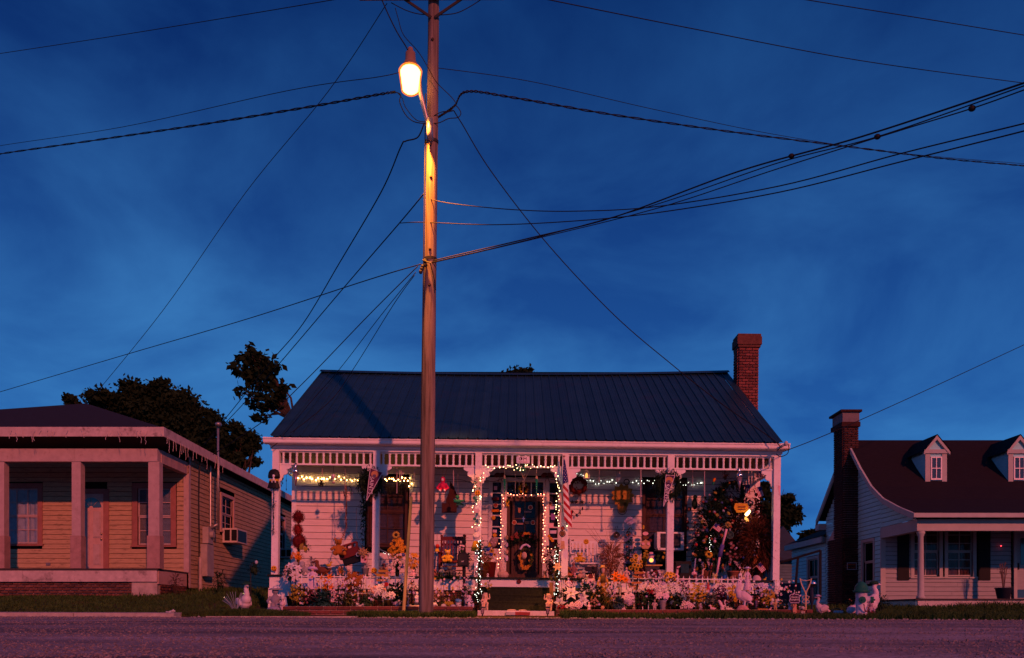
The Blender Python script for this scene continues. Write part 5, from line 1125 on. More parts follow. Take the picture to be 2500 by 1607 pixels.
bulbs('rose-glowing bulbs outlining the top of the door frame', [(1190 + x / 12.83, 1170 + y / 12.83, 21.50) for x, y in ((455, 497), (640, 440), (732, 475), (825, 500), (930, 502), (1015, 480), (1105, 460), (1195, 505), (1380, 500), (1580, 475), (1670, 460), (1770, 487))], ROSE, r=.024)
bulbs('rose-glowing bulbs running down the left door jamb and trailing to the floor', [(1190 + x / 12.83, 1170 + y / 12.83, 21.48) for x, y in ((497, 600), (503, 700), (500, 805), (418, 995), (412, 1080), (410, 1175), (430, 1268), (422, 1362), (480, 1465))] + [(1190 + x / 11.85, 1290 + y / 11.85, 21.4) for x, y in ((385, 15), (380, 105), (380, 195), (388, 285), (440, 380), (340, 445), (395, 540), (350, 622), (365, 702), (275, 775), (370, 860), (292, 878), (300, 950), (315, 1040), (312, 1140))], ROSE, r=.024)
bulbs('rose-glowing bulbs running down the right door jamb', [(1190 + x / 12.83, 1170 + y / 12.83, 21.48) for x, y in ((1735, 612), (1745, 708), (1748, 803), (1822, 895), (1800, 987), (1757, 1090), (1810, 1182), (1750, 1280), (1757, 1370), (1795, 1462))] + [(1190 + x / 11.85, 1290 + y / 11.85, 21.4) for x, y in ((1612, 20), (1662, 105), (1668, 187), (1608, 282), (1668, 372), (1598, 462), (1660, 565), (1752, 592), (1850, 592), (1598, 640), (1655, 660), (1605, 740), (1598, 818), (1675, 848), (1635, 900), (1632, 985))], ROSE, r=.024)
bulbs('tiny bright bulbs hanging in a line among the dark trees of the right corner', [(1734 + R.uniform(-2, 2), 1308 + i * 5.5, 20.3) for i in range(10)], COOL, r=.017)
# --- plaque
m = flat([(-16, -8.5), (16, -8.5), (16, 8.5), (-16, 8.5)], 1277, 1123, 19.86, .02); q = thing('plaque', 'small white plaque with dark Greek letters over the entrance', 'sign', at(1277, 1131, 19.86)); m.part('board', WHITE, q)
print_on('phim', q, at(1276.5, 1121, 19.848)); print_on('sub', q, at(1277, 1128.6, 19.848))
# --- hanging things left to right
def hang(px, y0, y1, d, r=.004, mat=None): m = MB(); m.cyl(at(px, y0, d), at(px, y1, d), r, n=5); return m
root = thing('winter_hat', 'black and yellow knit hat with a white dog patch hung on the far left post', 'hat', at(669, 1190, 19.85)); d = 19.82
m = MB(); m.lathe(at(669, 1168, d), [(.14, .0), (.145, .06), (.13, .14), (.10, .19), (.04, .22)], 14, sy=.4); m.part('crown', BLK, root, True)
m = MB(); m.lathe(at(669, 1175, d), [(.115, 0), (.118, .045)], 14, sy=.5); m.part('band', YEL, root); m = MB(); m.lathe(at(669, 1153, d), [(.105, .0), (.06, .05)], 14, sy=.48); m.part('crown_tip', YEL, root)
m = MB(); m.lathe(at(668, 1192, d), [(.15, 0), (.11, .16)], 12, sy=.4); fuzz(m, [at(656, 1190, d), at(680, 1192, d)], .03, 30, .05, .02); m.part('scarf', BLK, root)
m = MB(); m.ell(at(668, 1162, d - .06), (.035, .02, .035)); m.ell(at(668, 1170, d - .06), (.03, .02, .045)); m.ell(at(664, 1176, d - .06), (.015, .015, .03)); m.ell(at(672, 1176, d - .06), (.015, .015, .03)); m.part('dog_patch', PLAST, root, True)
garland('tinsel_garland', 'black-green tinsel garland hanging down the far left post', [(668, 1194, 19.84), (669, 1225, 19.84), (667, 1240, 19.84), (668, 1275, 19.84), (666, 1305, 19.84)], LEAFD, .03, 150)
def finial(px, py, top, d, label):
    c = at(px, py, d); k = d / F; root = thing('hanging_finial', label, 'ornament', c)
    m = MB(); m.ell(c, (8 * k,) * 3, 14, 8); m.part('ball', SILV, root, True); m = MB(); m.lathe(c, [(1 * k, -36 * k), (3 * k, -24 * k), (7 * k, -5 * k)], 10); m.part('cone', C(.30, .22, .25, metal=.6, rough=.3, n='finial_cone'), root, True)
    m = MB(); m.lathe(c, [(3 * k, 7 * k), (4.5 * k, 12 * k), (2 * k, 16 * k), (3 * k, 20 * k), (1 * k, (py - top) * k)], 10); m.part('cap', SILV, root, True)
finial(722, 1151, 1134, 19.9, 'silver ball finial with pointed tip hanging in the far left bay'); finial(1805, 1161, 1145, 19.9, 'large silver ball and cone ornament hanging in the far right bay')
def tubes(label, specs, d, mat=STEEL):
    r = thing('wind_chime', label, 'wind chime', at(*specs[0][:2], d))
    for x, y0, y1 in specs: hang(x, y0, y1, d, .010).part('chime_tube', mat, r)
tubes('wind chime with short tubes hung in front of the left window', [(976, 1148, 1178), (980, 1149, 1176), (984, 1152, 1160)], 20.1, C(.6, .5, .4, metal=.4))
tubes('pale wind chime tubes hanging before the sun face', [(1506, 1150, 1178), (1510, 1158, 1176), (1513, 1152, 1172)], 20.3)
tubes('three long wind chime tubes beside the far right bracket', [(1827.5, 1145, 1174), (1830.5, 1145, 1166), (1835, 1145, 1170)], 20.2, C(.6, .5, .45, metal=.4))
tubes('wind chime in the far left corner by the crystal drops', [(704, 1138, 1160), (708, 1138, 1158), (713, 1136, 1152)], 20.6, SILV)
for i, (px, y0, y1, d, lab) in enumerate(((787, 1138, 1165, 20.6, 'plain hanging rod left of the snow globe'), (842, 1138, 1215, 20.6, 'plain hanging rod beside the vine strand'), (969, 1140, 1205, 20.2, 'long pale rod hanging in front of the left window'), (1011, 1140, 1176, 20.2, 'thin rod hanging just left of the utility pole'), (1107, 1143, 1186, 20.1, 'pale rod hanging over the witch cutout'), (1463, 1147, 1178, 20.3, 'thin golden rod hanging right of the bird cage'), (1564.5, 1147, 1212, 20.0, 'long rod with a grey ball tip left of the right wreath'), (1691, 1145, 1190, 20.2, 'thin white rod hanging in the last bay'), (1720, 1146, 1212, 20.0, 'long pale tube hanging in the last bay'))):
    m = hang(px, y0, y1, d, .012 if 'thin' not in lab else .007)
    if 'ball' in lab: m.ell(at(px, y1, d), .035, 8, 6)
    m.solo('hanging_rod', C(.42, .30, .30, rough=.5), lab, 'wind chime')
root = thing('crystal_drops', 'dark bead drops hanging against the sky beside the far left post', 'ornament', at(690, 1140, 20.1))
for x, a, b in ((691, 1158, 1168), (687, 1166, 1186), (690, 1160, 1180), (699, 1152, 1195)):
    m = hang(x, 1148, b, 20.1, .004)
    for k in range(3): m.ell(at(x, a + (b - a) * k / 2, 20.1), (.012, .012, .03), 6, 4)
    m.part('bead_drop', BLK, root)
root = thing('glass_globe', 'small glass globe ornament hanging over the far left wall', 'ornament', at(814, 1170, 20.0))
m = MB(); m.ell(at(813.5, 1164, 20), (.055, .055, .07), 12, 8); m.part('globe', C(.55, .42, .45, rough=.15, spec=.8), root, True); m = MB(); m.ell(at(814, 1178, 20), (.035, .035, .025), 10, 6); m.part('base', PINK, root, True); hang(814, 1138, 1158, 20).part('string', BLK, root)
figure('bear', 'plush_toy', 'dark brown furry ornament clinging to the far left wall', 'toy', 785, 1170, 21.5, 'P', BRN, bottom=1188)
# red swing with bear: toy truck hung on cords
root = thing('toy_truck', 'dark red toy truck tilted on its hanging cords, far left bay', 'toy truck', at(850, 1350, 20.4)); d = 20.4
m = flat([(-28, -2), (18, -16), (28, 2), (-22, 18)], 855, 1350, d, .22); m.part('cargo_bed', MAR, root)
m = flat([(-24, -16), (16, -28), (18, -25), (-23, -13)], 855, 1350, d, .2); [flat([(-1.2, 0), (1.2, 0), (1.2, 12), (-1.2, 12)], 855 + x, 1350 + y, d, .19, m) for x, y in ((-23, -15), (-8, -20), (6, -24), (16, -27))]; m.part('side_rail', C(.18, .03, .03, n='rail_red'), root)
m = MB(); m.torus(at(874, 1354, d - .14), .042, .014, 16, 6); m.part('tyre', C(.45, .5, .55, rough=.5), root, True); m = MB(); m.ell(at(874, 1354, d - .13), (.035, .02, .035), 10, 6); m.part('wheel', C(.06, .05, .07), root, True)
m = flat([(-24, 6), (20, -6), (26, 6), (-20, 20)], 862, 1362, d + .02, .2); m.part('bumper', BLK, root)
m = MB(); m.tube([at(846, 1300, d), at(875, 1335, d)], .006, 4); m.tube([at(870, 1240, d), at(871, 1308, d), at(880, 1330, d)], .006, 4); m.part('cord', C(.12, .08, .06, n='cord_brown'), root)
figure('bear', 'plush_bear', 'orange-brown plush bear slumped in the hanging red truck', 'toy', 826, 1312, 20.25, 'P', C(.34, .13, .025, rough=.9, var=.35), rz=20, bottom=1358, extras=(eyes(0, -.19, .78), ('cap', GREY, lambda m: m.ell((0, -.05, .92), (.12, .12, .07), 10, 5))))
garland('rope', 'orange tinsel rope rising from the plush bear on the far left', [(836, 1312, 20.3), (843, 1295, 20.3), (846, 1280, 20.3), (844, 1265, 20.3), (846, 1210, 20.3), (845, 1185, 20.3)], C(.26, .08, .02, rough=.8), .035, 110, .05, .018)
garland('vine', 'leafy twig vine hanging from the rail in the far left bay', [(852, 1185, 20.5), (860, 1200, 20.5), (845, 1205, 20.5), (838, 1200, 20.5), (846, 1225, 20.5), (845, 1260, 20.5), (844, 1290, 20.5)], C(.07, .04, .03, n='twig'), .06, 60, .07, .02)
garland('vine', 'long dark ivy vine hanging beside the left window', [(893, 1150, 20.9), (890, 1180, 20.9), (887, 1215, 20.9), (888, 1250, 20.9), (889, 1290, 20.9), (891, 1335, 20.9)], LEAFD, .10, 420, .08, .05)
wreath('big dark wreath hung on the second post behind a pennant', 905, 1178, 19.86, 24, LEAFD, .6, 1000, l=.09, w=.03)
wreath('big dark wreath hung on the fifth post behind a pennant', 1632, 1185, 19.86, 25, LEAFD, .6, 1000, l=.09, w=.03)
def pennant(label, pts, d, fld, cx, cy, tk, ang, sc):
    root = thing('pennant', label, 'pennant', at(pts[0][0], pts[0][1], d)); m = flat(pts, 0, 0, d, .012); m.part('felt', fld, root)
    for a, b in zip(pts, pts[1:] + pts[:1]): m = MB(); m.tube([at(a[0], a[1], d - .01), at(b[0], b[1], d - .01)], .009, 4); m.part('border', C(.6, .5, .55, n='pennant_edge'), root)
    m = flat(circ(9, 8, 14), cx, cy, d - .012, .012); m.part('helmet_emblem', C(.45, .22, .10, n='emblem_gold'), root)
    m = flat(circ(4.5, 4, 10), cx - 1, cy + 4, d - .02, .012); m.part('face_guard', C(.12, .08, .14, n='emblem_dark'), root)
    print_on(tk, root, at(cx + (-9 if cx < 1000 else -6), cy + (27 if cx < 1000 else 32), d - .012), (math.pi / 2, rad(ang), 0), sc)
pennant('purple triangular pennant hanging point down on the second post', [(904, 1143), (934, 1154), (895, 1222)], 19.70, C(.10, .02, .07, n='felt_purple'), 915, 1158, 'saints', 97, 1.25)
pennant('narrow purple pennant hanging point down on the fifth post', [(1626, 1160), (1648, 1161), (1620, 1237)], 19.70, C(.07, .02, .09, n='felt_violet'), 1634, 1172, 'saints', 92, 1.25)
# witch cutout, elf, bird, jack pumpkins
root = thing('witch_cutout', 'dark brown wooden witch cutout with pointed hat standing on a ledge', 'decoration', at(1098, 1255, 20.8)); d = 20.8
m = flat([(-2, -50), (6, -36), (16, -12), (4, -6), (14, 2), (18, 12), (8, 14), (4, 18), (2, 24), (-6, 24), (-10, 14), (-13, 16), (-13, -4), (-6, -24)], 1102, 1225, d, .05); m.part('figure', C(.06, .016, .012, rough=.7, n='witch_brown'), root)
m = flat([(-18, 0), (18, 0), (18, 23), (-18, 23)], 1097, 1229, d, .12); m.part('box_ledge', C(.055, .015, .012, n='ledge_brown'), root); hang(1107, 1143, 1180, d).part('string', WOOD, root)
figure('elf', 'plush_elf', 'pink-red plush elf hanging by its arms left of the witch cutout', 'toy', 1081, 1163, 20.15, 'P', C(.48, .02, .09, rough=.9), bottom=1205, extras=(('face', C(.7, .5, .5, n='elf_face'), lambda m: m.ell((0, -.14, .78), (.08, .04, .09), 8, 6)), ('mitten', PLAST, lambda m: (m.ell((-.15, -.2, .14), .07, 8, 5), m.ell((.12, -.2, .15), .07, 8, 5))), ('string', WOOD, lambda m: (m.cyl((0, 0, .95), (.02, 0, 1.6), .01), m.cyl((.1, 0, .95), (.3, 0, 1.55), .01)))))
root = thing('hanging_bird', 'green wooden hummingbird hanging right of the witch cutout', 'decoration', at(1119, 1230, 20.2)); d = 20.2
m = MB(); m.ell(at(1117, 1224, d), (.10, .05, .05), 10, 6); m.cyl(at(1126, 1224, d), at(1134, 1221, d), .03, .01); m.ell(at(1117, 1214, d), (.05, .05, .05)); m.part('body', GRN, root, True)
for pts in ([(0, 0), (14, 8), (10, 10)], [(2, 0), (-8, 9), (12, 8)]): flat(pts, 1120, 1225, d + .03, .01).part('wing', C(.02, .12, .07, n='bird_wing'), root)
hang(1118, 1150, 1212, d).part('string', WOOD, root)
def smiley(px, py, d, r, label, tongue=True):
    root = thing('smiley_disc', label, 'decoration', at(px, py + r, d)); flat(circ(r), px, py, d, .03).part('face', C(.70, .36, .02, n='smiley_yellow'), root)
    m = flat(circ(r * .16, r * .26, 8), px - r * .35, py - r * .3, d - .02, .015); flat(circ(r * .16, r * .26, 8), px + r * .35, py - r * .3, d - .02, .015, m); m.part('eyes', BLK, root)
    m = MB(); m.tube([at(px + r * .62 * math.sin(a), py + r * .62 * math.cos(a), d - .02) for a in np.linspace(-1.1, 1.1, 8)], .008, 4); m.part('mouth', BLK, root)
    if tongue: flat(circ(r * .26, r * .4, 10), px + r * .5, py + r * .75, d - .03, .02).part('tongue', C(.35, .03, .03, n='tongue'), root)
smiley(668.5, 1388, 19.84, 6.5, 'yellow smiling face with tongue at the foot of the far left post'); smiley(913, 1393, 19.84, 7, 'yellow smiling face with tongue at the foot of the second post'); smiley(1166, 1204, 19.80, 7, 'yellow smiling face with tongue high on the post left of the entrance')
smiley(1431, 1323, 20.6, 6.5, 'small yellow smiling face on the back of the white rocking chair', False)
# sun face, moon wreath, star garland, cage, icicles, beads
root = thing('sun_face', 'carved golden wooden sun face hung on the wall between flag and right window', 'decoration', at(1521, 1240, 21.45)); d = 21.45; SUNW = C(.36, .19, .03, rough=.6, var=.35, n='sun_wood')
m = flat(circ(14, 15, 24), 1520, 1210, d, .06); m.part('face_disc', SUNW, root)
for i in range(11):
    a = i * math.tau / 11; x, y = 1520 + 14 * math.cos(a), 1210 + 15 * math.sin(a); c, s_ = math.cos(a), math.sin(a)
    flat([(-5 * s_, 5 * c), (8 * c - 6 * s_, 8 * s_ + 6 * c), (15 * c, 15 * s_), (8 * c + 6 * s_, 8 * s_ - 6 * c), (5 * s_, -5 * c)], x, y, d + .005 * (i % 2), .04).part('ray', SUNW, root)
m = MB(); m.ell(at(1520, 1212, d - .04), (.025, .03, .05), 8, 5); m.ell(at(1515, 1206, d - .03), (.03, .02, .012), 8, 5); m.ell(at(1525, 1206, d - .03), (.03, .02, .012), 8, 5); m.tube([at(1514, 1219, d - .03), at(1520, 1221, d - .035), at(1526, 1219, d - .03)], .01, 5); m.part('features', C(.20, .09, .015, n='sun_feature'), root, True)
flat([(-10, -12), (10, -12), (12, 0), (6, 12), (-6, 12), (-12, 0)], 1519, 1240, d, .04).part('ribbon', C(.32, .15, .03, n='sun_ribbon'), root); m = MB(); m.torus(at(1519, 1246, d - .01), .11, .008, 16, 4); m.part('hoop', BLK, root); m = MB(); m.torus(at(1530, 1177, d - .01), .07, .012, 16, 4); m.part('ring', BLK, root)
root = thing('moon_wreath', 'dark red crescent wreath with black feathers beside the flag', 'wreath', at(1409, 1200, 21.3)); d = 21.3
m = MB(); ring = [at(1411 + 18 * math.cos(a), 1185 + 17 * math.sin(a), d) for a in np.linspace(0, math.tau, 20)]; m.tube(ring, .06, 6); fuzz(m, ring, .08, 160, .08, .03); m.part('ring', C(.10, .015, .012, rough=.9, n='wreath_maroon'), root, fix=False)
m = MB()
for x, y in ((1396, 1207), (1405, 1210), (1414, 1211), (1424, 1203), (1429, 1196), (1422, 1178), (1400, 1165), (1412, 1162)): m.leaf(at(x, y - 4, d - .08), (R.uniform(-.4, .4), 0, -1), .13, .06)
m.part('feathers', BLK, root, fix=False)
root = thing('star_garland', 'rusty star garland with dangling bells on the wall under the moon wreath', 'garland', at(1406, 1225, 21.5)); d = 21.52
for x in (1397, 1407, 1421): flat(star(6.5), x, 1226, d, .015).part('star', C(.12, .05, .03, n='rust'), root)
m = MB(); m.tube([at(1394, 1225, d), at(1428, 1225, d)], .006, 4); m.tube(sm([at(1398, 1245, d), at(1402, 1252, d), at(1408, 1256, d), at(1416, 1250, d), at(1422, 1238, d), at(1421, 1226, d)], 4), .006, 4); m.part('string', BLK, root)
for x, y in ((1398, 1250), (1407, 1258), (1416, 1253), (1422, 1242)): m = MB(); m.ell(at(x, y, d), (.02, .02, .045), 6, 5); m.part('bell', BLK, root)
root = thing('bird_cage', 'small white wire bird cage with a candle glow hanging beside the moon wreath', 'bird cage', at(1432, 1169, 20.2)); c = at(1432, 1169, 20.2); k = 20.2 / F
m = MB()
for i in range(10):
    a = i * math.tau / 10; p = [c + V((7.5 * k * math.cos(a), 7.5 * k * math.sin(a), z * k)) for z in (0, 12)] + [c + V((4 * k * math.cos(a), 4 * k * math.sin(a), 19 * k)), c + V((0, 0, 22 * k))]; m.tube(p, .004, 4)
m.part('wires', PLAST, root); m = MB(); m.lathe(c, [(8 * k, 0), (8 * k, .01)], 12); m.part('base', PLAST, root); m = MB(); m.lathe(c, [(3.5 * k, .01), (3.5 * k, 9 * k), (1 * k, 14 * k)], 8); m.part('candle', lights('candle_glow', (1, .42, .08), 1.6), root); hang(1432, 1146, 1148, 20.2).part('hook', PLAST, root)
for px, lab in ((1232, 'green twisted glass icicle left of the door'), (1310, 'green twisted glass icicle right of the door')):
    root = thing('glass_icicle', lab, 'ornament', at(px, 1212, 20.3)); m = MB(); c = at(px, 1170, 20.3); k = 20.3 / F
    for ph in range(3): m.tube([c + V((math.cos(t * .8 + ph * 2.1) * 2.2 * k * (1 - t / 14), math.sin(t * .8 + ph * 2.1) * 2.2 * k * (1 - t / 14), -t * 3.4 * k)) for t in range(14)], 1.6 * k, 5, r1=.3 * k)
    m.part('spiral', C(.0, .22, .10, rough=.15, spec=.9, n='green_glass'), root, True); m = MB(); m.lathe(c, [(2.6 * k, 0), (3 * k, 4 * k), (1.2 * k, 12 * k), (.5 * k, 18 * k)], 8); m.part('cap', C(.55, .36, .24, n='icicle_cap'), root, True); hang(px, 1140, 1158, 20.3).part('string', PLAST, root)
m = MB()
for a, b in (((1270, 1145), (1278, 1170)), ((1283, 1145), (1278, 1170)), ((1293, 1148), (1280, 1172)), ((1258, 1148), (1258, 1205)), ((1277, 1172), (1277, 1204)), ((1280, 1172), (1280, 1190))):
    n = int(math.hypot(b[0] - a[0], b[1] - a[1]) / 2)
    for i in range(n): m.ell(at(a[0] + (b[0] - a[0]) * i / n, a[1] + (b[1] - a[1]) * i / n, 20.2), .008, 5, 4)
m.solo('bead_strings', C(.6, .45, .35, rough=.3), 'strings of pale beads hanging from the green bow over the entrance', 'beads')
root = thing('green_bow', 'glittering green bow on the spindle rail over the entrance', 'bow', at(1268, 1146, 19.85)); m = MB(); fuzz(m, [at(1258, 1142, 19.85), at(1266, 1143, 19.85)], .06, 60, .06, .03); fuzz(m, [at(1273, 1142, 19.85), at(1281, 1143, 19.85)], .06, 60, .06, .03); m.part('ribbon', C(.02, .22, .10, rough=.25, n='bow_green'), root, fix=False)
wreath('small gold-flecked wreath on the transom window', 1278, 1193, 21.4, 10, C(.14, .07, .02, rough=.6, n='wreath_gold'), .5, 200, (('flower', 'daisy', YF, (.3, .1, .02), .035, 7),), .05, .018)
for px, lab in ((1221, 'dark maroon bow above the left sidelight'), (1336, 'dark maroon bow above the right sidelight')):
    root = thing('ribbon_bow', lab, 'bow', at(px, 1166, 21.4)); m = MB()
    for s in (-1, 1): m.ell(at(px + 7 * s, 1160, 21.4), (.09, .05, .06), 8, 5, rot=E(0, 20 * s)); m.leaf(at(px, 1164, 21.4), (.35 * s, 0, -1), .3, .08)
    m.part('loops', MAR, root); m = MB(); fuzz(m, [at(px - 3, 1162, 21.33), at(px + 3, 1163, 21.33)], .03, 25, .05, .015); m.part('knot', C(.08, .12, .10, n='bow_knot'), root, fix=False)
m = MB(); m.tube(sm([at(1080, 1172, 21.3), at(1122, 1171, 21.3), at(1150, 1178, 21.3), at(1175, 1170, 21.3), at(1205, 1176, 21.3), at(1240, 1165, 21.3), at(1280, 1170, 21.3), at(1330, 1168, 21.3), at(1360, 1174, 21.3)], 6), .007, 4); m.solo('unlit_cord', BLK, 'unlit dark light cord draped along the wall above the entrance', 'cord')
# sidelight and door stickers
def disc(px, py, d, r, label, col, cat='sticker', ringc=None):
    root = thing('window_sticker', label, cat, at(px, py + r, d)); m = MB(); m.torus(at(px, py, d), r * d / F, .010, 18, 4); m.part('rim', ringc or C(.6, .4, .3, n='sticker_rim'), root); flat(circ(r * .8, n=12), px, py, d, .008).part('picture', col, root)
DRED = C(.30, .05, .03, n='sticker_red')
for px, py, r, lab in ((1210, 1233.5, 5.2, 'round red sticker in a pale ring, second pane of the left sidelight'), (1295, 1239, 5, 'round sticker in a pale ring, upper right pane of the door'), (1255.5, 1276, 5, 'round sticker in a pale ring, lower left pane of the door'), (1301, 1276, 5, 'round sticker in a pale ring, lower right pane of the door'), (1343, 1230, 4.6, 'round yellow sticker, second pane of the right sidelight')): disc(px, py, 21.58, r, lab, DRED)
for px, py, r, lab in ((1205, 1264, 5, 'orange jack-o-lantern disc, fourth pane of the left sidelight'), (1208, 1307, 5, 'glowing orange disc at the foot of the left sidelight'), (1340, 1309, 3.6, 'upper yellow disc at the foot of the right sidelight'), (1345, 1315, 4, 'middle yellow disc at the foot of the right sidelight'), (1349, 1320, 3.6, 'lower yellow disc at the foot of the right sidelight')):
    flat(circ(r, n=14), px, py, 21.55, .015).solo('window_disc', C(.60, .26, .02, n='disc_amber'), lab, 'decoration')
flat([(-9, -3), (9, -3), (9, 3), (-9, 3)], 1209, 1247, 21.57, .01).solo('lattice_strip', ORG_, 'orange lattice strip across the left sidelight', 'decoration'); flat([(-9, -3), (9, -3), (9, 3), (-9, 3)], 1209, 1218, 21.57, .01).solo('word_strip', MAR, 'dark red strip with pale lettering near the top of the left sidelight', 'decoration')
for px, py, w, h, col, lab in ((1350, 1262, 5, 8, PURP, 'pale portrait card in the fourth pane of the right sidelight'), (1350, 1240, 8, 4, LAV, 'lavender card in the third pane of the right sidelight'), (1346, 1283, 6, 6, PINK, 'pink paper cutout in the fifth pane of the right sidelight'), (1351, 1299, 8, 4, LAV, 'framed grey card near the foot of the right sidelight'), (1208, 1297, 5, 3.5, PINK, 'small pink card low in the left sidelight'), (1210, 1192, 4, 5, PINK, 'pale figure card in the top pane of the left sidelight'), (1289, 1250, 9, 2, C(.35, .18, .16, n='dim_word'), 'dim pale word sticker in the upper right door pane'), (1270, 1279, 8, 2, C(.30, .15, .13, n='dim_word2'), 'dim word sticker in the lower left door pane'), (1287, 1276, 5.5, 3, C(.30, .14, .08, n='lips'), 'brown mouth-shaped sticker in the lower right door pane'), (1268, 1246, 3, 6, C(.30, .14, .08, n='stick'), 'slanted brown sticker in the upper left door pane')):
    flat([(-w, -h), (w, -h), (w * .9, h), (-w, h * .95)], px, py, 21.575, .008).solo('window_card', col, lab, 'sticker')
root = thing('door_cross', 'small blue cross on the middle of the screen door', 'cross', at(1278, 1275, 21.56)); flat([(-1, -6), (1, -6), (1, 7), (-1, 7)], 1278, 1268, 21.56, .012).part('upright', C(.2, .35, .7, rough=.2, n='cross_blue'), root); flat([(-4, -1), (4, -1), (4, 1), (-4, 1)], 1278, 1266.5, 21.558, .016).part('crossbar', C(.2, .35, .7, n='cross_blue'), root)
m = MB()
root = thing('bunting', 'row of small pale pennants under the rose lights of the door', 'bunting', at(1275, 1216, 21.5))
for i in range(7): x = 1248.5 + i * 10; flat([(-4.2, -5), (4.2, -5), (0, 3)], x, 1214, 21.5, .008).part('flag', C(.38, .24, .20, n='bunting'), root)
root = thing('yellow_ribbon', 'yellow ribbon loop on the left door jamb', 'ribbon', at(1239, 1236, 21.45)); m = MB(); m.tube(sm([at(1236, 1236, 21.45), at(1242, 1225, 21.45), at(1239, 1220, 21.45), at(1236, 1226, 21.45), at(1242, 1236, 21.45)], 5), .018, 5); m.part('loop', YEL, root, True)
# door swag, sheaf wreath
root = thing('door_swag', 'dark green and red swag over the middle of the screen door', 'swag', at(1278, 1318, 21.45)); m = MB(); P = sm([at(1248, 1322, 21.45), at(1262, 1312, 21.45), at(1278, 1308, 21.45), at(1295, 1312, 21.45), at(1312, 1322, 21.45)], 4); fuzz(m, P, .12, 420, .09, .035); m.part('greenery', LEAFD, root, fix=False)
for i in range(14): inst('flower', bloom('daisy', (.26, .05, .04), (.1, .03, .02)), root, P[R.randrange(len(P))] + V((R.uniform(-.05, .05), -.12, R.uniform(-.02, .10))), (rad(90), 0, 0), .045)
for i in range(5): inst('flower', bloom('daisy', (.62, .22, .02), (.2, .08, .02)), root, at(1280 + i * 3, 1303 - (i % 2), 21.33), (rad(90), 0, 0), .04)
root = thing('teardrop_wreath', 'teardrop wreath of yellow flowers with a lavender ribbon on the screen door', 'wreath', at(1283, 1388, 21.4)); c = at(1283, 1362, 21.4); k = 21.4 / F
tp = [c + V((14 * k * math.sin(a) * (1 - .25 * math.cos(a) * -1), 0, 24 * k * math.cos(a) - 2 * k)) for a in np.linspace(0, math.tau, 24)]; m = MB(); m.tube(tp, .02, 5); fuzz(m, tp, .05, 160, .05, .02); m.part('greenery', LEAFO, root, fix=False)
for i, p in enumerate(tp):
    if tp[i].z < c.z + 12 * k: inst('flower', bloom('daisy', (.66, .28, .03), (.3, .12, .02)), root, p + V((R.uniform(-.03, .03), -.06, R.uniform(-.03, .03))), (rad(90), 0, R.random()), .05); inst('flower', bloom('daisy', (.66, .36, .08), (.3, .12, .02)), root, p + V((R.uniform(-.05, .05), -.05, R.uniform(-.05, .05))), (rad(80), .3, R.random()), .04)
m = MB(); m.tube(sm([at(1270, 1342, 21.3), at(1276, 1333, 21.3), at(1285, 1330, 21.3), at(1294, 1336, 21.3)], 4), .028, 6); m.part('ribbon', LAV, root, True); m = MB(); m.ell(at(1280, 1356, 21.32), (.07, .05, .09), 10, 6); m.part('bouquet', PEACH and C(.6, .42, .36, n='peach'), root, True)
for i, (py, col, lab) in enumerate(((1312, TAN, 'tan gingerbread cutout hanging on the left door jamb'), (1330, LAV, 'pale round cutout hanging on the left door jamb'), (1347, PEACH and C(.6, .35, .25, n='cutout_peach'), 'peach round cutout hanging on the left door jamb'), (1363, LAV, 'lavender strip hanging lowest on the left door jamb'))):
    flat(circ(3.4, 5.5 if i != 3 else 7, 12), 1237.5, py, 21.47, .02).solo('door_cutout', col, lab, 'decoration')
root = thing('porch_flag', 'large furled American flag hanging from a pole on the post right of the entrance', 'flag', at(1377, 1112, 19.75)); d = 19.72
m = MB(); m.cyl(at(1377, 1116, d), at(1372, 1250, d + .12), .014, n=8); m.part('flagpole', C(.5, .4, .3, n='pole_tan'), root); m = MB(); m.ell(at(1377, 1114, d), (.03, .03, .02), 8, 5); [m.leaf(at(1377, 1115, d), (s, 0, .2), .06, .03) for s in (-1, 1)]; m.part('eagle_finial', C(.25, .14, .06, n='finial_gold'), root, fix=False)
def strip_(pts_l, pts_r, nm, mt, dd, fold=.02):
    mm = MB(); n = len(pts_l); vs = []
    for (a, b) in zip(pts_l, pts_r): vs += [at(a[0], a[1], dd), at((a[0] + b[0]) / 2, (a[1] + b[1]) / 2, dd - fold), at(b[0], b[1], dd)]
    mm.add(vs, [(3 * i, 3 * i + 1, 3 * i + 4, 3 * i + 3) for i in range(n - 1)] + [(3 * i + 1, 3 * i + 2, 3 * i + 5, 3 * i + 4) for i in range(n - 1)]); mm.part(nm, mt, root, fix=False)
FB = C(.02, .025, .16, n='flag_blue', rough=.8); FR = C(.36, .015, .03, n='flag_red', rough=.8); FW = C(.68, .62, .64, n='flag_white', rough=.8)
strip_([(1376, 1122), (1374, 1150), (1374, 1182)], [(1379, 1122), (1384, 1150), (1388, 1178)], 'canton', FB, d - .01)
for i in range(9):
    a0, a1 = 1182 + i * 9.6, 1182 + (i + 1) * 9.6; xl0, xl1 = 1374.5 + i * .3, 1374.5 + (i + 1) * .3; sl = 14 + i * .9
    strip_([(xl0, a0), (xl1, a1)], [(1387 + i * 1.1, a0 + sl), (1387 + (i + 1) * 1.1, a1 + sl)], 'stripe', FR if i % 2 == 0 else FW, d - .01 - .0015 * i)
strip_([(1384, 1176), (1387, 1195)], [(1388, 1178), (1390, 1205)], 'stripe', FW, d - .03)
strip_([(1388, 1250), (1394, 1270)], [(1397, 1245), (1396, 1273)], 'stripe', FR, d + .005)
m = MB(); m.prism([(a * d / F, b * d / F) for a, b in star(1.3)], -.002, .002); FSTAR = m.mesh('flag_star', FW)
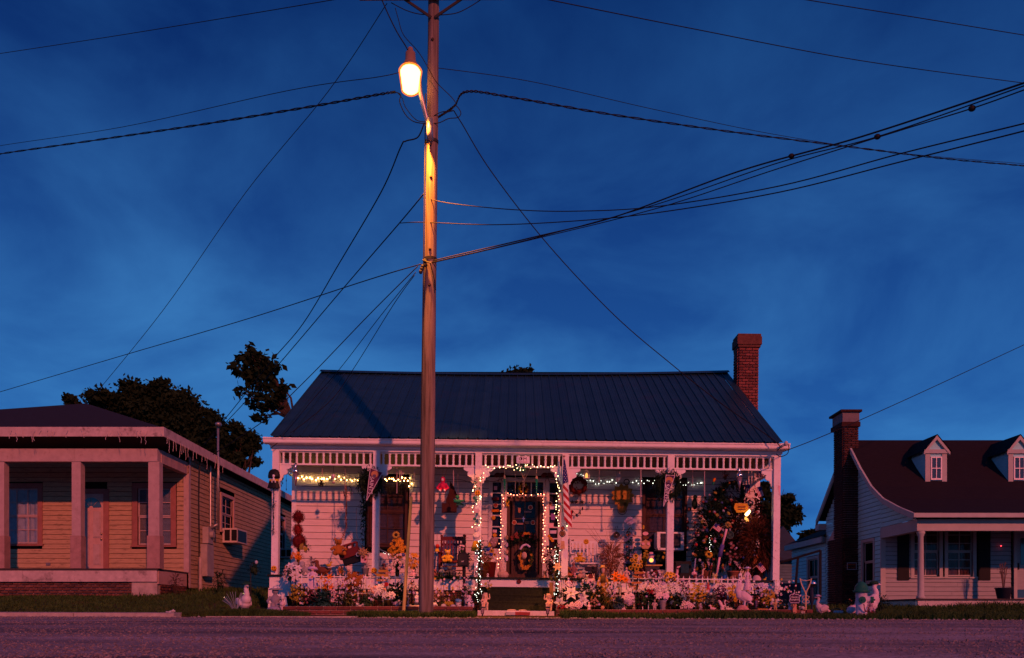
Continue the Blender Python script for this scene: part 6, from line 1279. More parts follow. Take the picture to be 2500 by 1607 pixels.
for i in range(5):
    for j in range(3): inst('star', FSTAR, root, at(1376.5 + j * 3 + i * .4, 1137 + i * 9 + (j % 2) * 4, d - .04))
# post decorations left of entrance
root = thing('ruffled_collar', 'cream ruffled fabric star collar around the post left of the entrance', 'decoration', at(1165, 1190, 19.85)); flat(star(17, 9, 5), 1165, 1180, 19.86, .03).part('star', C(.62, .50, .46, n='ruffle'), root); m = MB(); fuzz(m, [at(1165, 1165, 19.82), at(1166, 1195, 19.82)], .08, 60, .08, .05); m.part('ruffle', C(.62, .50, .46, n='ruffle'), root, fix=False)
for i, (px, py, r, col, lab) in enumerate(((1160, 1178, 3.5, TEAL, 'small dark green disc on the ruffled collar'), (1158, 1216, 4, TEAL, 'green shamrock disc under the smiling face'), (1162, 1222, 4, TEAL, 'lower green shamrock disc under the smiling face'), (1165, 1256, 3.5, C(.05, .12, .2, n='blue_disc'), 'small blue disc midway down the lit post'), (1159, 1267, 4, TEAL, 'green disc low on the lit post'), (1165, 1272, 4.5, C(.05, .12, .2, n='blue_disc'), 'blue-green disc low on the lit post'))): flat(circ(r, n=12), px, py, 19.82, .02).solo('post_disc', col, lab, 'decoration')
flat([(-7, -4), (5, -5), (8, 0), (5, 6), (-6, 5)], 1163, 1247, 19.82, .04).solo('cat_cutout', C(.5, .4, .5, n='mauve'), 'mauve cat-face cutout on the lit post left of the entrance', 'decoration')
figure('robe', 'scarecrow_doll', 'white scarecrow doll with yellow skirt tied to the post left of the entrance', 'doll', 1163, 1288, 19.75, 'P', C(.62, .58, .60, n='doll_white'), bottom=1345, extras=(('skirt', YEL, lambda m: m.lathe((0, 0, 0), [(.24, 0), (.16, .3), (.12, .42)], 10)),))
root = thing('stair_rail_garland', 'leafy lit garland wound round the stair post left of the steps', 'garland', at(1168, 1470, 19.3)); m = MB(); P = [at(1168, 1470, 19.3), at(1168, 1400, 19.3), at(1172, 1320, 19.3)]; m.cyl(P[0] + V((0, .05, 0)), P[2] + V((0, .05, 0)), .03); m.part('stair_post', BLK, root); m = MB(); fuzz(m, sm(P, 6), .10, 420, .07, .03); m.part('leaves', LEAFO, root, fix=False)
root = thing('stair_rail_garland', 'leafy lit garland wound round the stair post right of the steps', 'garland', at(1358, 1462, 19.3)); m = MB(); P = [at(1358, 1462, 19.3), at(1358, 1400, 19.3), at(1362, 1335, 19.3)]; m.cyl(P[0] + V((0, .05, 0)), P[2] + V((0, .05, 0)), .03); m.part('stair_post', BLK, root); m = MB(); fuzz(m, sm(P, 6), .09, 380, .07, .03); m.part('leaves', LEAFO, root, fix=False)
root = thing('lit_flower', 'glowing cream poinsettia head on the stair post right of the steps', 'flower', at(1361, 1384, 19.1)); inst('flower', bloom('poinsettia', (.75, .62, .30), (.6, .3, .05)), root, at(1361, 1384, 19.1), (rad(80), 0, 0), .12); inst('flower', bloom('poinsettia', (.75, .62, .30), (.6, .3, .05)), root, at(1361, 1382, 19.08), (rad(90), .5, .4), .09)
plant('trailing_leaves', 'dark variegated leaves at the foot of the stair post right of the steps', 1356, 1392, 19.2, 'P', 30, leaf=LEAFO, nl=60, ll=.12, lw=.05, bottom=1420)
disc(1267, 1420, 19.83, 4.5, 'round dark medallion on the skirting board over the steps', MAR, 'medallion', MAR); disc(1373.5, 1290, 19.82, 4, 'red round badge on the post right of the entrance', DRED, 'badge', MAR); disc(1373, 1303, 19.82, 7, 'brown medallion ring on the post right of the entrance', BRN, 'badge', BLK)
flat([(-4, -10), (4, -10), (5, 9), (-5, 9)], 1374, 1331, 19.82, .02).solo('pale_banner', TAN, 'pale narrow banner on the post right of the entrance', 'decoration')
# ================================================================== FURNITURE AND FIGURES STANDING ON THE PORCH
# red tinsel topiary, far left
root = thing('tinsel_topiary', 'tall stack of dark red tinsel balls in the far left corner of the porch', 'topiary', B(729, 20.4, 'P')); k = 20.4 / F
REDT = C(.13, .012, .014, rough=.7, var=.4, n='tinsel_red')
for px, py, rr, mt in ((728, 1262, 17, REDT), (727, 1293, 13, C(.24, .02, .02, n='tinsel_bow', rough=.6)), (730, 1322, 22, REDT)):
    m = MB(); c = at(px, py, 20.4); m.ell(c, rr * k * .75, 10, 6)
    for i in range(420): u = V((R.gauss(0, 1), R.gauss(0, 1), R.gauss(0, 1))).normalized(); m.leaf(c + u * rr * k * .7, u + V((R.uniform(-.4, .4), 0, R.uniform(-.4, .4))), .07, .014)
    m.part('tinsel_ball', mt, root, fix=False)
m = MB(); m.cyl(B(729, 20.4, 'P'), at(729, 1330, 20.4), .03); m.part('stem', BRN, root)
plant('autumn_wreath_stand', 'small sunflower sprig under the red tinsel topiary', 747, 1328, 20.2, 'P', 24, 'sun', (.42, .30, .05), 3, .07, LEAFO, 60, bottom=1350)
plant('pumpkin_basket', 'orange pumpkin and scarecrow basket under the tinsel topiary', 727, 1348, 20.3, 'P', 32, 'daisy', OF, 9, .06, C(.30, .14, .02, rough=.8, n='straw_orange'), 90, bottom=1374)
figure('twin_angels', 'angel_bust', 'grey stone pair of winged angel heads in the far left corner', 'statue', 729, 1369, 20.0, 'P', GREY, sx=1.0)
figure('person_small', 'yellow_haired_figurine', 'little yellow-haired figurine beside the far left post', 'figurine', 697, 1383, 20.1, 'P', C(.5, .38, .42, n='figurine_mauve'), extras=(('hair', YEL, lambda m: m.ell((0, .02, .93), (.12, .11, .09), 8, 5)),))
plant('silver_foliage', 'silvery grey artificial plant beside the angel heads', 762, 1358, 20.3, 'P', 22, leaf=C(.16, .17, .22, rough=.5, n='silver_leaf'), nl=110, ll=.08, lw=.02)
figure('duck', 'duck_decoy', 'brown wooden duck decoy with raised wings on the far left', 'decoy', 787, 1365, 20.3, 'P', C(.16, .05, .03, rough=.6, n='decoy_brown'), sx=-1)
figure('duck', 'yellow_duckling', 'yellow duckling beside the brown decoy', 'figurine', 803, 1370, 20.1, 'P', YEL, bottom=1385)
figure('bear', 'pig_figurine', 'pale seated pig figurine behind the orange lilies', 'figurine', 833, 1381, 20.1, 'P', C(.62, .40, .30, n='pig_pink')); figure('dog', 'puppy_figurine', 'pale lying puppy figurine right of the pig', 'figurine', 851, 1388, 20.1, 'P', TAN)
plant('orange_lily_vase', 'single orange lily standing behind the picket fence at left', 836, 1382, 20.0, 'P', 14, 'lily', OF, 2, .07, LEAFO, 20)
# corn-husk decoration and birdhouse
plant('corn_husk_sheaf', 'corn husk sheaf with yellow squash against the second post', 890, 1338, 20.2, 'P', 24, 'lily', (.42, .26, .12), 4, .10, C(.24, .18, .05, rough=.7, n='husk'), 60, .12, .03, bottom=1362)
m = flat([(-7, -10), (7, -10), (7, 10), (-7, 10)], 889, 1364, 20.2, .1); root = thing('shell_birdhouse', 'pink birdhouse under the corn husk sheaf', 'birdhouse', at(889, 1374, 20.2)); m.part('box', PINK, root); flat(circ(2.6, n=10), 886, 1362, 20.14, .02).part('hole', MAR, root); flat(circ(2.6, n=10), 892, 1366, 20.14, .02).part('hole', MAR, root)
plant('grey_urn_plant', 'grey stone figure urn beside the second post', 892, 1376, 20.2, 'P', 18, leaf=GREY, nl=50, ll=.06, lw=.04, pot=(.09, .2, GREY))
# horse, sled, flowers at left window
figure('dog', 'rust_cat_silhouette', 'rust red cat silhouette behind the yellow arrow sign', 'decoration', 937, 1373, 20.3, 'P', C(.16, .04, .05, n='rust_red'), bottom=1392)
for px, lab in ((930, 'left round pinkish bear head beside the second post'), (942, 'right round pinkish bear head beside the second post')): figure('bear', 'bear_figurine', lab, 'figurine', px, 1383, 20.1, 'P', C(.46, .22, .16, n='bear_pinkish'))
plant('sunflower_bush', 'big bush of golden flowers with one tall sunflower before the left window', 972, 1314, 20.5, 'P', 48, 'daisy', (.60, .28, .02), 34, .06, C(.20, .11, .015, rough=.8, n='leaf_gold'), 120, low=.45, cc=(.2, .08, .01))
root = thing('tall_sunflower', 'tall single sunflower rising above the golden bush', 'flower', at(967, 1325, 20.4)); inst('flower', bloom('sun', (.50, .33, .06), (.03, .015, .01)), root, at(967, 1306, 20.35), (rad(90), 0, 0), .105); hang(967, 1306, 1330, 20.4, .012).part('stem', LEAFO, root)
plant('white_flower_basket', 'basket of white and blush flowers under the golden bush', 972, 1345, 20.2, 'P', 46, 'rose', (.66, .50, .50), 14, .05, LEAFD, 200, second=[('rose', (.06, .08, .3), 3, .07, (.1, .1, .1))])
plant('golden_flower_basket', 'smaller golden flower basket beside the utility pole', 1012, 1350, 20.2, 'P', 26, 'daisy', (.55, .24, .02), 12, .06, LEAFO, 100)
bulbs('few bright bulbs on a bent twig right of the second post', [(936, 1350, 20.1), (940, 1352, 20.1), (949, 1353, 20.1), (952, 1367, 20.1), (955, 1371, 20.1), (956, 1373, 20.1)], COOL, r=.018)
m = MB(); m.tube(sm([at(920, 1333, 20.1), at(930, 1343, 20.1), at(945, 1352, 20.1), at(953, 1375, 20.1)], 4), .018, 5); m.solo('driftwood', GREY, 'bent grey driftwood branch right of the second post', 'branch')
root = thing('wicker_wheel_planter', 'white wire bicycle planter behind the yellow leaning stick', 'planter', at(1005, 1400, 20.2)); m = MB(); m.torus(at(985, 1376, 20.2), .11, .008, 18, 4); m.part('front_wheel', PLAST, root); m = MB(); m.torus(at(1009, 1393, 20.2), .10, .008, 18, 4); m.part('rear_wheel', PLAST, root); m = MB(); m.tube(sm([at(978, 1365, 20.2), at(992, 1368, 20.2), at(1006, 1380, 20.2)], 4), .008, 4); m.part('frame', PLAST, root)
figure('bear', 'pink_bear_figurine', 'small pink bear figurine in the wire planter', 'figurine', 1009, 1390, 20.1, 'P', PINK); figure('person_small', 'striped_figurine', 'small striped doll figurine behind the picket fence', 'figurine', 958, 1386, 20.1, 'P', PINK); figure('robe', 'black_robed_figurine', 'dark robed figurine behind the striped doll', 'figurine', 970, 1372, 20.3, 'P', BLK)
# maroon rocking chair with yellow bear
def rocker(name, label, px0, px1, ytop, d, mat, slat, head=True):
    x0, x1 = X(px0, d), X(px1, d); zf = fz((x0 + x1) / 2); zt = Z(ytop, d); zs = zf + .40; za = zf + .62; root = thing(name, label, 'rocking chair', ((x0 + x1) / 2, d, zf)); yb = d + .30; yf = d - .22
    for x in (x0 + .03, x1 - .03):
        m = MB(); m.cyl((x, yb - .05, zf + .05), (x, yb + .10, zt), .028, .022); m.ell((x, yb + .10, zt), .035, 8, 5); m.part('back_post', mat, root, True)
        m = MB(); m.cyl((x, yf, zf + .05), (x, yf, za), .032, .03); m.part('front_leg', mat, root, True)
        m = MB(); m.obox((x, (yf + yb) / 2 - .05, za + .015), (.045, .30, .016)); m.part('arm', mat, root)
        m = MB(); m.tube([(x, yf - .12, zf + .05), (x, yf, zf + .02), (x, d, zf + .015), (x, yb, zf + .03), (x, yb + .25, zf + .09)], .022, 5); m.part('rocker', mat, root, True)
    m = MB(); m.box(x0, x1, yf - .02, yb - .02, zs - .02, zs + .02); m.part('seat', mat, root)
    n = 7
    for i in range(n): x = x0 + .09 + (x1 - x0 - .18) * i / (n - 1); m = MB(); m.obox((x, yb + .03, (zs + zt - .1) / 2), (.022, .008, (zt - zs - .1) / 2), E(-8)); m.part('slat', slat, root)
    for z, h in ((zt - .07, .05), (zt - .22, .03)) if head else ((zt - .08, .03),): m = MB(); m.obox((((x0 + x1) / 2), yb + .085, z), ((x1 - x0) / 2 - .03, .014, h)); m.part('top_rail', mat, root)
    for z in (zf + .18, zf + .28): m = MB(); m.cyl((x0 + .03, yf, z), (x1 - .03, yf, z), .014); m.part('stretcher', mat, root)
rocker('rocking_chair', 'dark maroon wooden rocking chair with a yellow bear on its seat', 1072, 1136, 1305, 20.7, MAR, C(.16, .05, .08, n='slat_mauve'))
figure('bear', 'yellow_bear', 'yellow plush bear in a hood seated on the maroon rocking chair', 'toy', 1093, 1340, 20.45, 'P', YEL, bottom=1374, extras=(('face', C(.62, .42, .36, n='bear_face'), lambda m: m.ell((0, -.14, .73), (.13, .08, .12), 10, 6)), eyes(0, -.22, .77)))
m = MB(); m.ell(at(1068, 1334, 20.1), (.05, .05, .055), 10, 7); root = thing('paper_lantern', 'red and yellow paper lantern hanging beside the utility pole', 'lantern', at(1067, 1345, 20.1)); m.part('globe', RED, root, True); m = MB(); m.lathe(at(1067, 1347, 20.1), [(.055, 0), (.045, .07)], 10); m.part('fringe', YEL, root); hang(1067, 1295, 1330, 20.1, .004).part('string', BRN, root)
garland('green_garland', 'dark green garland lying along the porch edge behind the mailbox', [(1060, 1405, 19.8), (1080, 1408, 19.8), (1100, 1405, 19.8), (1125, 1409, 19.8)], LEAFD, .08, 260, .08, .03)
garland('green_garland', 'dark green garland lying along the porch edge right of the entrance', [(1380, 1411, 19.8), (1410, 1413, 19.8), (1450, 1412, 19.8), (1500, 1413, 19.8)], LEAFD, .06, 260, .07, .028)
for px, top, key, mat, lab in ((1062, 1388, 'bear', C(.32, .10, .10, n='plush_red'), 'dim red plush figure under the arm of the maroon chair'), (1078, 1382, 'person_small', GREY, 'dim doll under the maroon rocking chair'), (1098, 1380, 'bear', C(.10, .09, .12, n='plush_dark'), 'dark plush bear under the seat of the maroon chair'), (1088, 1395, 'cat', C(.4, .25, .25, n='plush_mauve'), 'small mauve plush at the porch edge under the maroon chair'), (1108, 1388, 'dog', C(.10, .08, .14, n='plush_dusk'), 'dusky plush dog under the maroon rocking chair')): figure(key, 'plush_toy', lab, 'toy', px, top, 20.3, 'P', mat)
# mailbox with eagle on its post
d = 19.0; root = thing('mailbox', 'black wall-style mailbox with an eagle on top of a black post', 'mailbox', B(1133, d, 'L'))
m = MB(); m.cyl(B(1133, d, 'L'), at(1133, 1383, d), .032, n=10); m.cyl(B(1133, d, 'L'), at(1133, 1430, d), .042, n=10); m.part('post', BLK, root); m = MB(); k = d / F
m.prism([(X(1131 + a, d), Z(1366 + b, d)) for a, b in ((-14, 17), (-13, -9), (-8, -16), (8, -16), (13, -10), (13, 17))], d - .14, d + .12); bx = m.part('box', C(.02, .018, .02, rough=.35, n='mailbox_black'), root)
m = flat([(-11, 14), (-11, -8), (-7, -13), (7, -13), (11, -8), (11, 14)], 1130, 1366, d - .15, .015); m.part('door', C(.03, .026, .028, n='mailbox_door', rough=.4), root); print_on('n', root, at(1129, 1371, d - .165), sc=.8)
m = MB(); m.lathe(at(1133, 1350, d), [(.03, 0), (.025, .2), (.05, .24), (.03, .34), (.015, .38)], 10); [m.leaf(at(1133, 1317, d), (s, 0, .45), .15, .09) for s in (-1, 1)]; m.ell(at(1133, 1308, d), .03, 8, 5); m.part('eagle', BLK, root)
plant('mailbox_sprig', 'pink and white flower sprig tied over the black mailbox', 1127, 1330, d - .05, 'L', 12, 'rose', PKF, 6, .04, LEAF, 30, bottom=1352)
plant('mailbox_fern', 'dark fern hanging behind the black mailbox', 1143, 1352, d + .1, 'L', 12, leaf=LEAFD, nl=60, ll=.1, lw=.03, bottom=1382)
# around the door
plant('wicker_urn_bouquet', 'tall bouquet of pale blooms in a dark red urn left of the door', 1195, 1338, 20.9, 'P', 40, 'daisy', (.55, .42, .42), 9, .06, LEAFO, 140, pot=(.17, .42, C(.16, .02, .02, rough=.4, n='urn_red')), second=[('rose', (.03, .06, .4), 2, .06, (.1, .1, .1)), ('sun', (.5, .28, .03), 3, .07, (.1, .05, .02))])
plant('brown_grass_urn', 'brown dried grass in a rusty basket beside the dark red urn', 1182, 1360, 20.5, 'P', 24, leaf=C(.22, .09, .02, rough=.8, n='dry_rust'), nl=160, ll=.16, lw=.015, pot=(.1, .2, BRN))
figure('dog', 'white_pup', 'white puppy figurine on the porch edge by the stair post', 'figurine', 1191, 1399, 20.0, 'P', PLAST); figure('tallgoose', 'goose_cutout', 'pinkish long-necked goose beside the left door jamb', 'figurine', 1228, 1366, 20.9, 'P', C(.5, .36, .34, n='goose_pink'), sx=-1)
figure('cat', 'tabby_cat_statue', 'orange tabby cat statue seated right of the screen door', 'statue', 1330, 1391, 20.6, 'P', C(.58, .36, .20, rough=.7, var=.35, scale=30, n='tabby'), extras=(eyes(0, -.23, .72, .08),))
plant('red_poinsettia_tree', 'dark red artificial tree right of the screen door', 1343, 1330, 20.7, 'P', 34, 'poinsettia', (.22, .02, .02), 9, .06, C(.08, .015, .02, rough=.7, n='leaf_maroon'), 220, .08, .03)
plant('dark_tree_base', 'dark maroon foliage mass behind the lit stair post', 1345, 1375, 20.5, 'P', 30, leaf=C(.07, .015, .022, rough=.7, n='leaf_maroon2'), nl=160, ll=.09, lw=.03)
root = thing('wagon_box', 'dim grey plush pile left of the screen door', 'toy', B(1208, 21.0, 'P')); 
m = MB(); [m.ell(at(1203 + R.uniform(-6, 8), 1325 + R.uniform(-8, 8), 21.2), .07, 8, 6) for _ in range(7)]; m.part('plush', C(.30, .20, .20, n='plush_pile', rough=.9), root, True)
figure('bear', 'pink_plush_pair', 'pink plush under the lit disc of the left sidelight', 'toy', 1205, 1312, 21.2, 'P', PINK, bottom=1328); figure('bear', 'yellow_plush', 'yellow round plush left of the left sidelight', 'toy', 1195, 1324, 21.0, 'P', YEL, bottom=1336)
# white rocking chair group
rocker('rocking_chair', 'white wooden rocking chair with a yellow bear, right of the flag', 1392, 1464, 1313, 20.8, WHITE, WHITE, False)
figure('bear', 'yellow_bear', 'yellow plush bear lying back on the white rocking chair', 'toy', 1415, 1348, 20.45, 'P', YEL, bottom=1374, sx=1.35, extras=(('face', LAV, lambda m: m.ell((0, -.15, .74), (.10, .07, .09), 10, 6)),))
root = thing('wavy_flag_sign', 'small metal waving flag sign on the wall beside the white chair', 'sign', at(1391, 1340, 21.5)); flat([(-10, -8), (-3, -10), (4, -7), (10, -9), (10, 2), (3, 4), (-4, 1), (-10, 3)], 1391, 1326, 21.5, .02).part('canton', C(.10, .06, .08, n='flag_dim'), root)
for i in range(3): flat([(-10, 0), (-4, -2), (3, 1), (10, -1), (10, 1.2), (3, 3.2), (-4, .2), (-10, 2.2)], 1391, 1331 + i * 4.2, 21.49, .02).part('stripe', C(.08, .03, .04, n='flag_dimr') if i % 2 else PINK, root)
root = thing('toy_piano', 'small dark toy piano under the white rocking chair', 'toy', B(1440, 20.5, 'P')); m = MB(); m.box(X(1426, 20.5), X(1458, 20.5), 20.4, 20.7, fz(1.9), Z(1384, 20.5)); m.part('case', C(.03, .02, .03, n='piano'), root); m = MB(); m.box(X(1428, 20.4), X(1445, 20.4), 20.33, 20.4, Z(1398, 20.4), Z(1396, 20.4)); m.part('keys', PLAST, root)
plant('yellow_stalk', 'yellow straw doll left of the white rocking chair', 1389, 1383, 20.3, 'P', 14, 'daisy', (.55, .25, .02), 5, .05, C(.40, .20, .02, n='straw_yellow', rough=.8), 70)
m = MB(); m.ell(at(1389, 1404, 20.1), (.09, .08, .05), 12, 7); m.solo('pumpkin', C(.5, .16, .06, rough=.5, n='pumpkin'), 'small pinkish pumpkin on the porch edge beside the flag post', 'pumpkin', smooth=True)
for px, top, key, mat, lab in ((1400, 1372, 'person_small', C(.3, .12, .12, n='doll_red'), 'dark-haired doll standing left of the white chair'), (1403, 1392, 'bunny', PINK, 'pink rabbit figurine at the porch edge, left of the white chair'), (1418, 1392, 'bear', C(.45, .28, .25, n='fig_blush'), 'blush bear figurine at the porch edge under the white chair'), (1411, 1398, 'duck', C(.6, .45, .25, n='fig_sand'), 'sand-coloured bird figurine at the porch edge'), (1425, 1385, 'robe', GREY, 'grey robed figurine under the white chair'), (1448, 1382, 'person_small', BLK, 'black figurine in front of the toy piano')): figure(key, 'figurine', lab, 'figurine', px, top, 20.15, 'P', mat)
# straw plume, flower tower, pansy hook
plant('dried_straw_plume', 'tall reddish dried straw plume right of the white rocking chair', 1493, 1330, 20.4, 'P', 44, leaf=STRAW, nl=520, ll=.24, lw=.012, low=.12)
m = MB(); c = B(1493, 20.4, 'P') + V((0, 0, .3))
for i in range(26): a = R.uniform(-.9, .9); m.tube([c, c + V((a * .25, R.uniform(-.1, .1), .5)), c + V((a * .75, R.uniform(-.2, .2), R.uniform(.75, 1.05)))], .005, 4, r1=.002)
m.solo('dried_stalks', STRAW, 'thin dry stalks fanning above the reddish straw plume', 'dried grass')
plant('flower_tower', 'tall narrow tower of dark leaves and tiny blooms left of the right window', 1535, 1285, 20.5, 'P', 34, 'spray', (.20, .18, .34), 12, .05, LEAFD, 520, .07, .035, low=.1, second=[('rose', (.34, .10, .05), 8, .04, (.2, .1, .1))])
plant('lavender_topper', 'lavender flowers on top of the tall flower tower', 1537, 1266, 20.5, 'P', 22, 'daisy', (.40, .36, .55), 9, .06, LEAFD, 20, bottom=1284)
root = thing('round_thermometer', 'dark round clock hanging on the wall left of the flower tower', 'clock', at(1505, 1312, 21.5)); flat(circ(7.5, n=20), 1505, 1306, 21.5, .06).part('dial', BLK, root); m = MB(); m.tube([at(1505, 1298, 21.5), at(1503, 1286, 21.5), at(1507, 1284, 21.5), at(1508, 1290, 21.5)], .006, 4); m.part('hook', BLK, root); flat(circ(1.2, n=8), 1505, 1306, 21.46, .02).part('hub', PLAST, root)
plant('sunflower_basket', 'basket of sunflowers right of the flower tower', 1550, 1350, 20.2, 'P', 34, 'sun', (.58, .34, .03), 9, .07, LEAFD, 160, cc=(.05, .03, .01))
plant('yellow_garland_stand', 'yellow leaf garland beside the lit penguin birdhouse', 1577, 1345, 20.4, 'P', 18, 'daisy', (.40, .26, .03), 8, .05, C(.20, .16, .02, n='leaf_mustard', rough=.8), 90, bottom=1378)
plant('dark_fir', 'dark fir sprig behind the lit penguin birdhouse', 1605, 1340, 20.6, 'P', 36, 'daisy', (.42, .28, .03), 5, .05, LEAFD, 260, .09, .02, bottom=1382)
m = flat([(-20, -1.6), (20, -1.6), (20, 1.6), (-20, 1.6)], 1595, 1381, 20.1, .25); m.solo('shelf_board', C(.55, .30, .10, n='shelf_gold'), 'narrow golden shelf board under the penguin birdhouse', 'shelf')
root = thing('penguin_birdhouse', 'blue-hatted penguin birdhouse with a glowing round belly on the golden shelf', 'birdhouse', at(1590, 1379, 20.05)); k = 20.05 / F; c = at(1590, 1379, 20.05)
m = MB(); m.lathe(c, [(9 * k, 0), (11 * k, 6 * k), (10 * k, 12 * k), (6 * k, 17 * k)], 12); m.part('body', BLUE, root, True); m = MB(); m.lathe(c, [(6 * k, 15 * k), (6.5 * k, 20 * k), (5 * k, 23 * k)], 12); m.part('head', PINK, root, True)
m = MB(); m.lathe(c, [(9 * k, 23 * k), (9 * k, 24.5 * k), (5 * k, 25 * k)], 14); m.part('hat_brim', BLUE, root); m = MB(); [m.ell(c + V((x * k, 0, 28 * k)), (1.9 * k, 2 * k, 3.4 * k), 8, 6) for x in (-3, 0, 3)]; m.part('hat_pompoms', PINK, root, True)
flat(circ(4.6, n=16), 1590, 1368, 19.93, .02).part('belly_lamp', lights('belly_glow', (1, .45, .08), 2.2), root); m = MB(); m.torus(at(1590, 1368, 19.93), .052, .008, 18, 5); m.part('belly_ring', PLAST, root)
root = thing('owl_cutout', 'tan owl cutout on the wall left of the air conditioner', 'decoration', at(1575, 1345, 21.3)); flat([(-12, 8), (-9, -4), (-3, -6), (0, -9), (4, -6), (10, -4), (12, 8), (6, 14), (-7, 14)], 1576, 1326, 21.3, .04).part('face', TAN, root); [flat(circ(4, 3.5, 12), 1576 + s, 1328, 21.27, .03).part('eye', PINK, root) for s in (-6, 7)]
for px, py, rx, ry, mat, lab in ((1576, 1303, 7, 4.5, PINK, 'pale oval plate above the owl cutout'), (1577, 1313, 7, 4, BRN, 'striped brown oval plate above the owl cutout'), (1588, 1320, 4, 4, MAR, 'small maroon disc beside the owl cutout'), (1571, 1287, 2.5, 5, YEL, 'yellow keyhole ornament on the window trim')): flat(circ(rx, ry, 16), px, py, 21.3, .02).solo('wall_plate', mat, lab, 'plate')
figure('dog', 'rust_horse_cutout', 'rust red horse silhouette left of the golden shelf', 'decoration', 1565, 1380, 20.3, 'P', C(.15, .03, .045, n='rust_red2'), sx=1.4)
root = thing('pumpkin_crate', 'dark red pumpkin crate under the golden shelf', 'decoration', B(1590, 20.4, 'P')); m = MB(); m.box(X(1577, 20.4), X(1608, 20.4), 20.3, 20.5, fz(3.3), Z(1384, 20.4)); m.part('crate', PINK and C(.42, .24, .24, n='crate_pink'), root); flat(circ(9, n=16), 1598, 1398, 20.27, .04).part('swirl', C(.24, .03, .04, n='swirl'), root)
# right corner of the porch
root = thing('black_speaker_box', 'dark screen box standing under the air conditioner', 'box', B(1667, 20.6, 'P')); m = MB(); m.box(X(1648, 20.6), X(1686, 20.6), 20.5, 20.8, fz(4.2), Z(1371, 20.6)); m.part('case', BLK, root); flat([(-10, -11), (10, -11), (10, 11), (-10, 11)], 1672, 1388, 20.49, .02).part('screen', C(.02, .05, .06, rough=.15), root)
figure('tallgoose', 'birdhouse_goose', 'pale goose-shaped birdhouse with two dark holes right of the fifth post', 'birdhouse', 1649, 1382, 20.1, 'P', PINK, extras=(('hole', MAR, lambda m: (m.ell((.02, -.21, .24), .09, 10, 6), m.ell((.13, -.13, .80), .06, 10, 6))),))
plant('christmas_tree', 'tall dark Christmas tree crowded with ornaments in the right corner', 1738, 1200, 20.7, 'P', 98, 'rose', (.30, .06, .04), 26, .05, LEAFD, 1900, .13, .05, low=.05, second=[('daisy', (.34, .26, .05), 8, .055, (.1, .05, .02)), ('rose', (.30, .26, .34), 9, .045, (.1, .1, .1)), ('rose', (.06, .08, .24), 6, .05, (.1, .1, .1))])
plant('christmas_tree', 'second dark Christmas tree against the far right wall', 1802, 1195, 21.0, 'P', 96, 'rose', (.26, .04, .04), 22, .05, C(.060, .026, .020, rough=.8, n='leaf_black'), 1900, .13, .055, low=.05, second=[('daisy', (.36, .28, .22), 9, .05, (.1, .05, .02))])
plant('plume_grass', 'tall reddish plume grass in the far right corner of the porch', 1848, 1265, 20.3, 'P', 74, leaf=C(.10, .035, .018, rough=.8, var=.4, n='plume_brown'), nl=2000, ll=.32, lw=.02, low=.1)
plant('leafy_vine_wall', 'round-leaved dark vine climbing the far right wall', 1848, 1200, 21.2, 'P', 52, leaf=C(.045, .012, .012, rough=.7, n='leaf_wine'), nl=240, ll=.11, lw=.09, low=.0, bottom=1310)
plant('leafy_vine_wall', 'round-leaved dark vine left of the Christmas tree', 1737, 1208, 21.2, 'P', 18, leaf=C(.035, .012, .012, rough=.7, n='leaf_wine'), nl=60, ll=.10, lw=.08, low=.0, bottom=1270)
plant('dark_bush', 'dark leafy bush under the air conditioner side of the Christmas tree', 1715, 1290, 20.5, 'P', 52, 'rose', (.28, .22, .26), 10, .05, LEAFD, 1100, .12, .045, low=.1, second=[('daisy', (.42, .20, .03), 4, .05, (.1, .05, .02))])
plant('lower_flower_heap', 'jumble of dull red and mauve artificial flowers at the back of the right corner', 1790, 1320, 20.5, 'P', 60, 'daisy', (.26, .10, .12), 16, .05, LEAFD, 700, .10, .05, second=[('rose', (.36, .26, .30), 9, .045, (.1, .1, .1))], low=.2, bottom=1395)
root = thing('dark_wind_sock', 'dark oval gourd ornament on the wall right of the right window', 'ornament', at(1696, 1243, 21.4)); m = MB(); m.ell(at(1696, 1230, 21.4), (.075, .06, .15), 10, 8); m.ell(at(1697, 1214, 21.4), (.05, .05, .06), 10, 6); m.part('gourd', LEAFD, root, True)
for py, r, lab in ((1243, 4, 'topmost round badge on the trim right of the right window'), (1275, 3.8, 'middle round badge on the trim right of the right window'), (1289, 4.4, 'lowest ring badge on the trim right of the right window')): disc(1678 + (1243 == py) * 5, py, 21.5, r, lab, C(.2, .06, .05, n='badge_dark'), 'badge', BLK)
flat(star(6, 3, 3), 1707, 1254, 21.5, .02).solo('triangle_ornament', BLK, 'small black triangular ornament beside the round badges', 'ornament')
flat([(-16, -13), (14, -12), (17, -4), (13, 9), (-12, 10), (-19, -2)], 1810, 1242, 20.5, .06).solo('pumpkin_sign', C(.52, .24, .015, rough=.5, n='pumpkin_gold'), 'golden pumpkin-shaped sign in the right corner of the porch', 'sign')
for y in (1238, 1244): flat([(-9, -1.2), (9, -1.2), (9, 1.2), (-9, 1.2)], 1811, y, 20.46, .02).solo('pumpkin_sign_line', MAR, 'upper dark painted line on the golden pumpkin sign' if y == 1238 else 'lower dark painted line on the golden pumpkin sign', 'decoration')
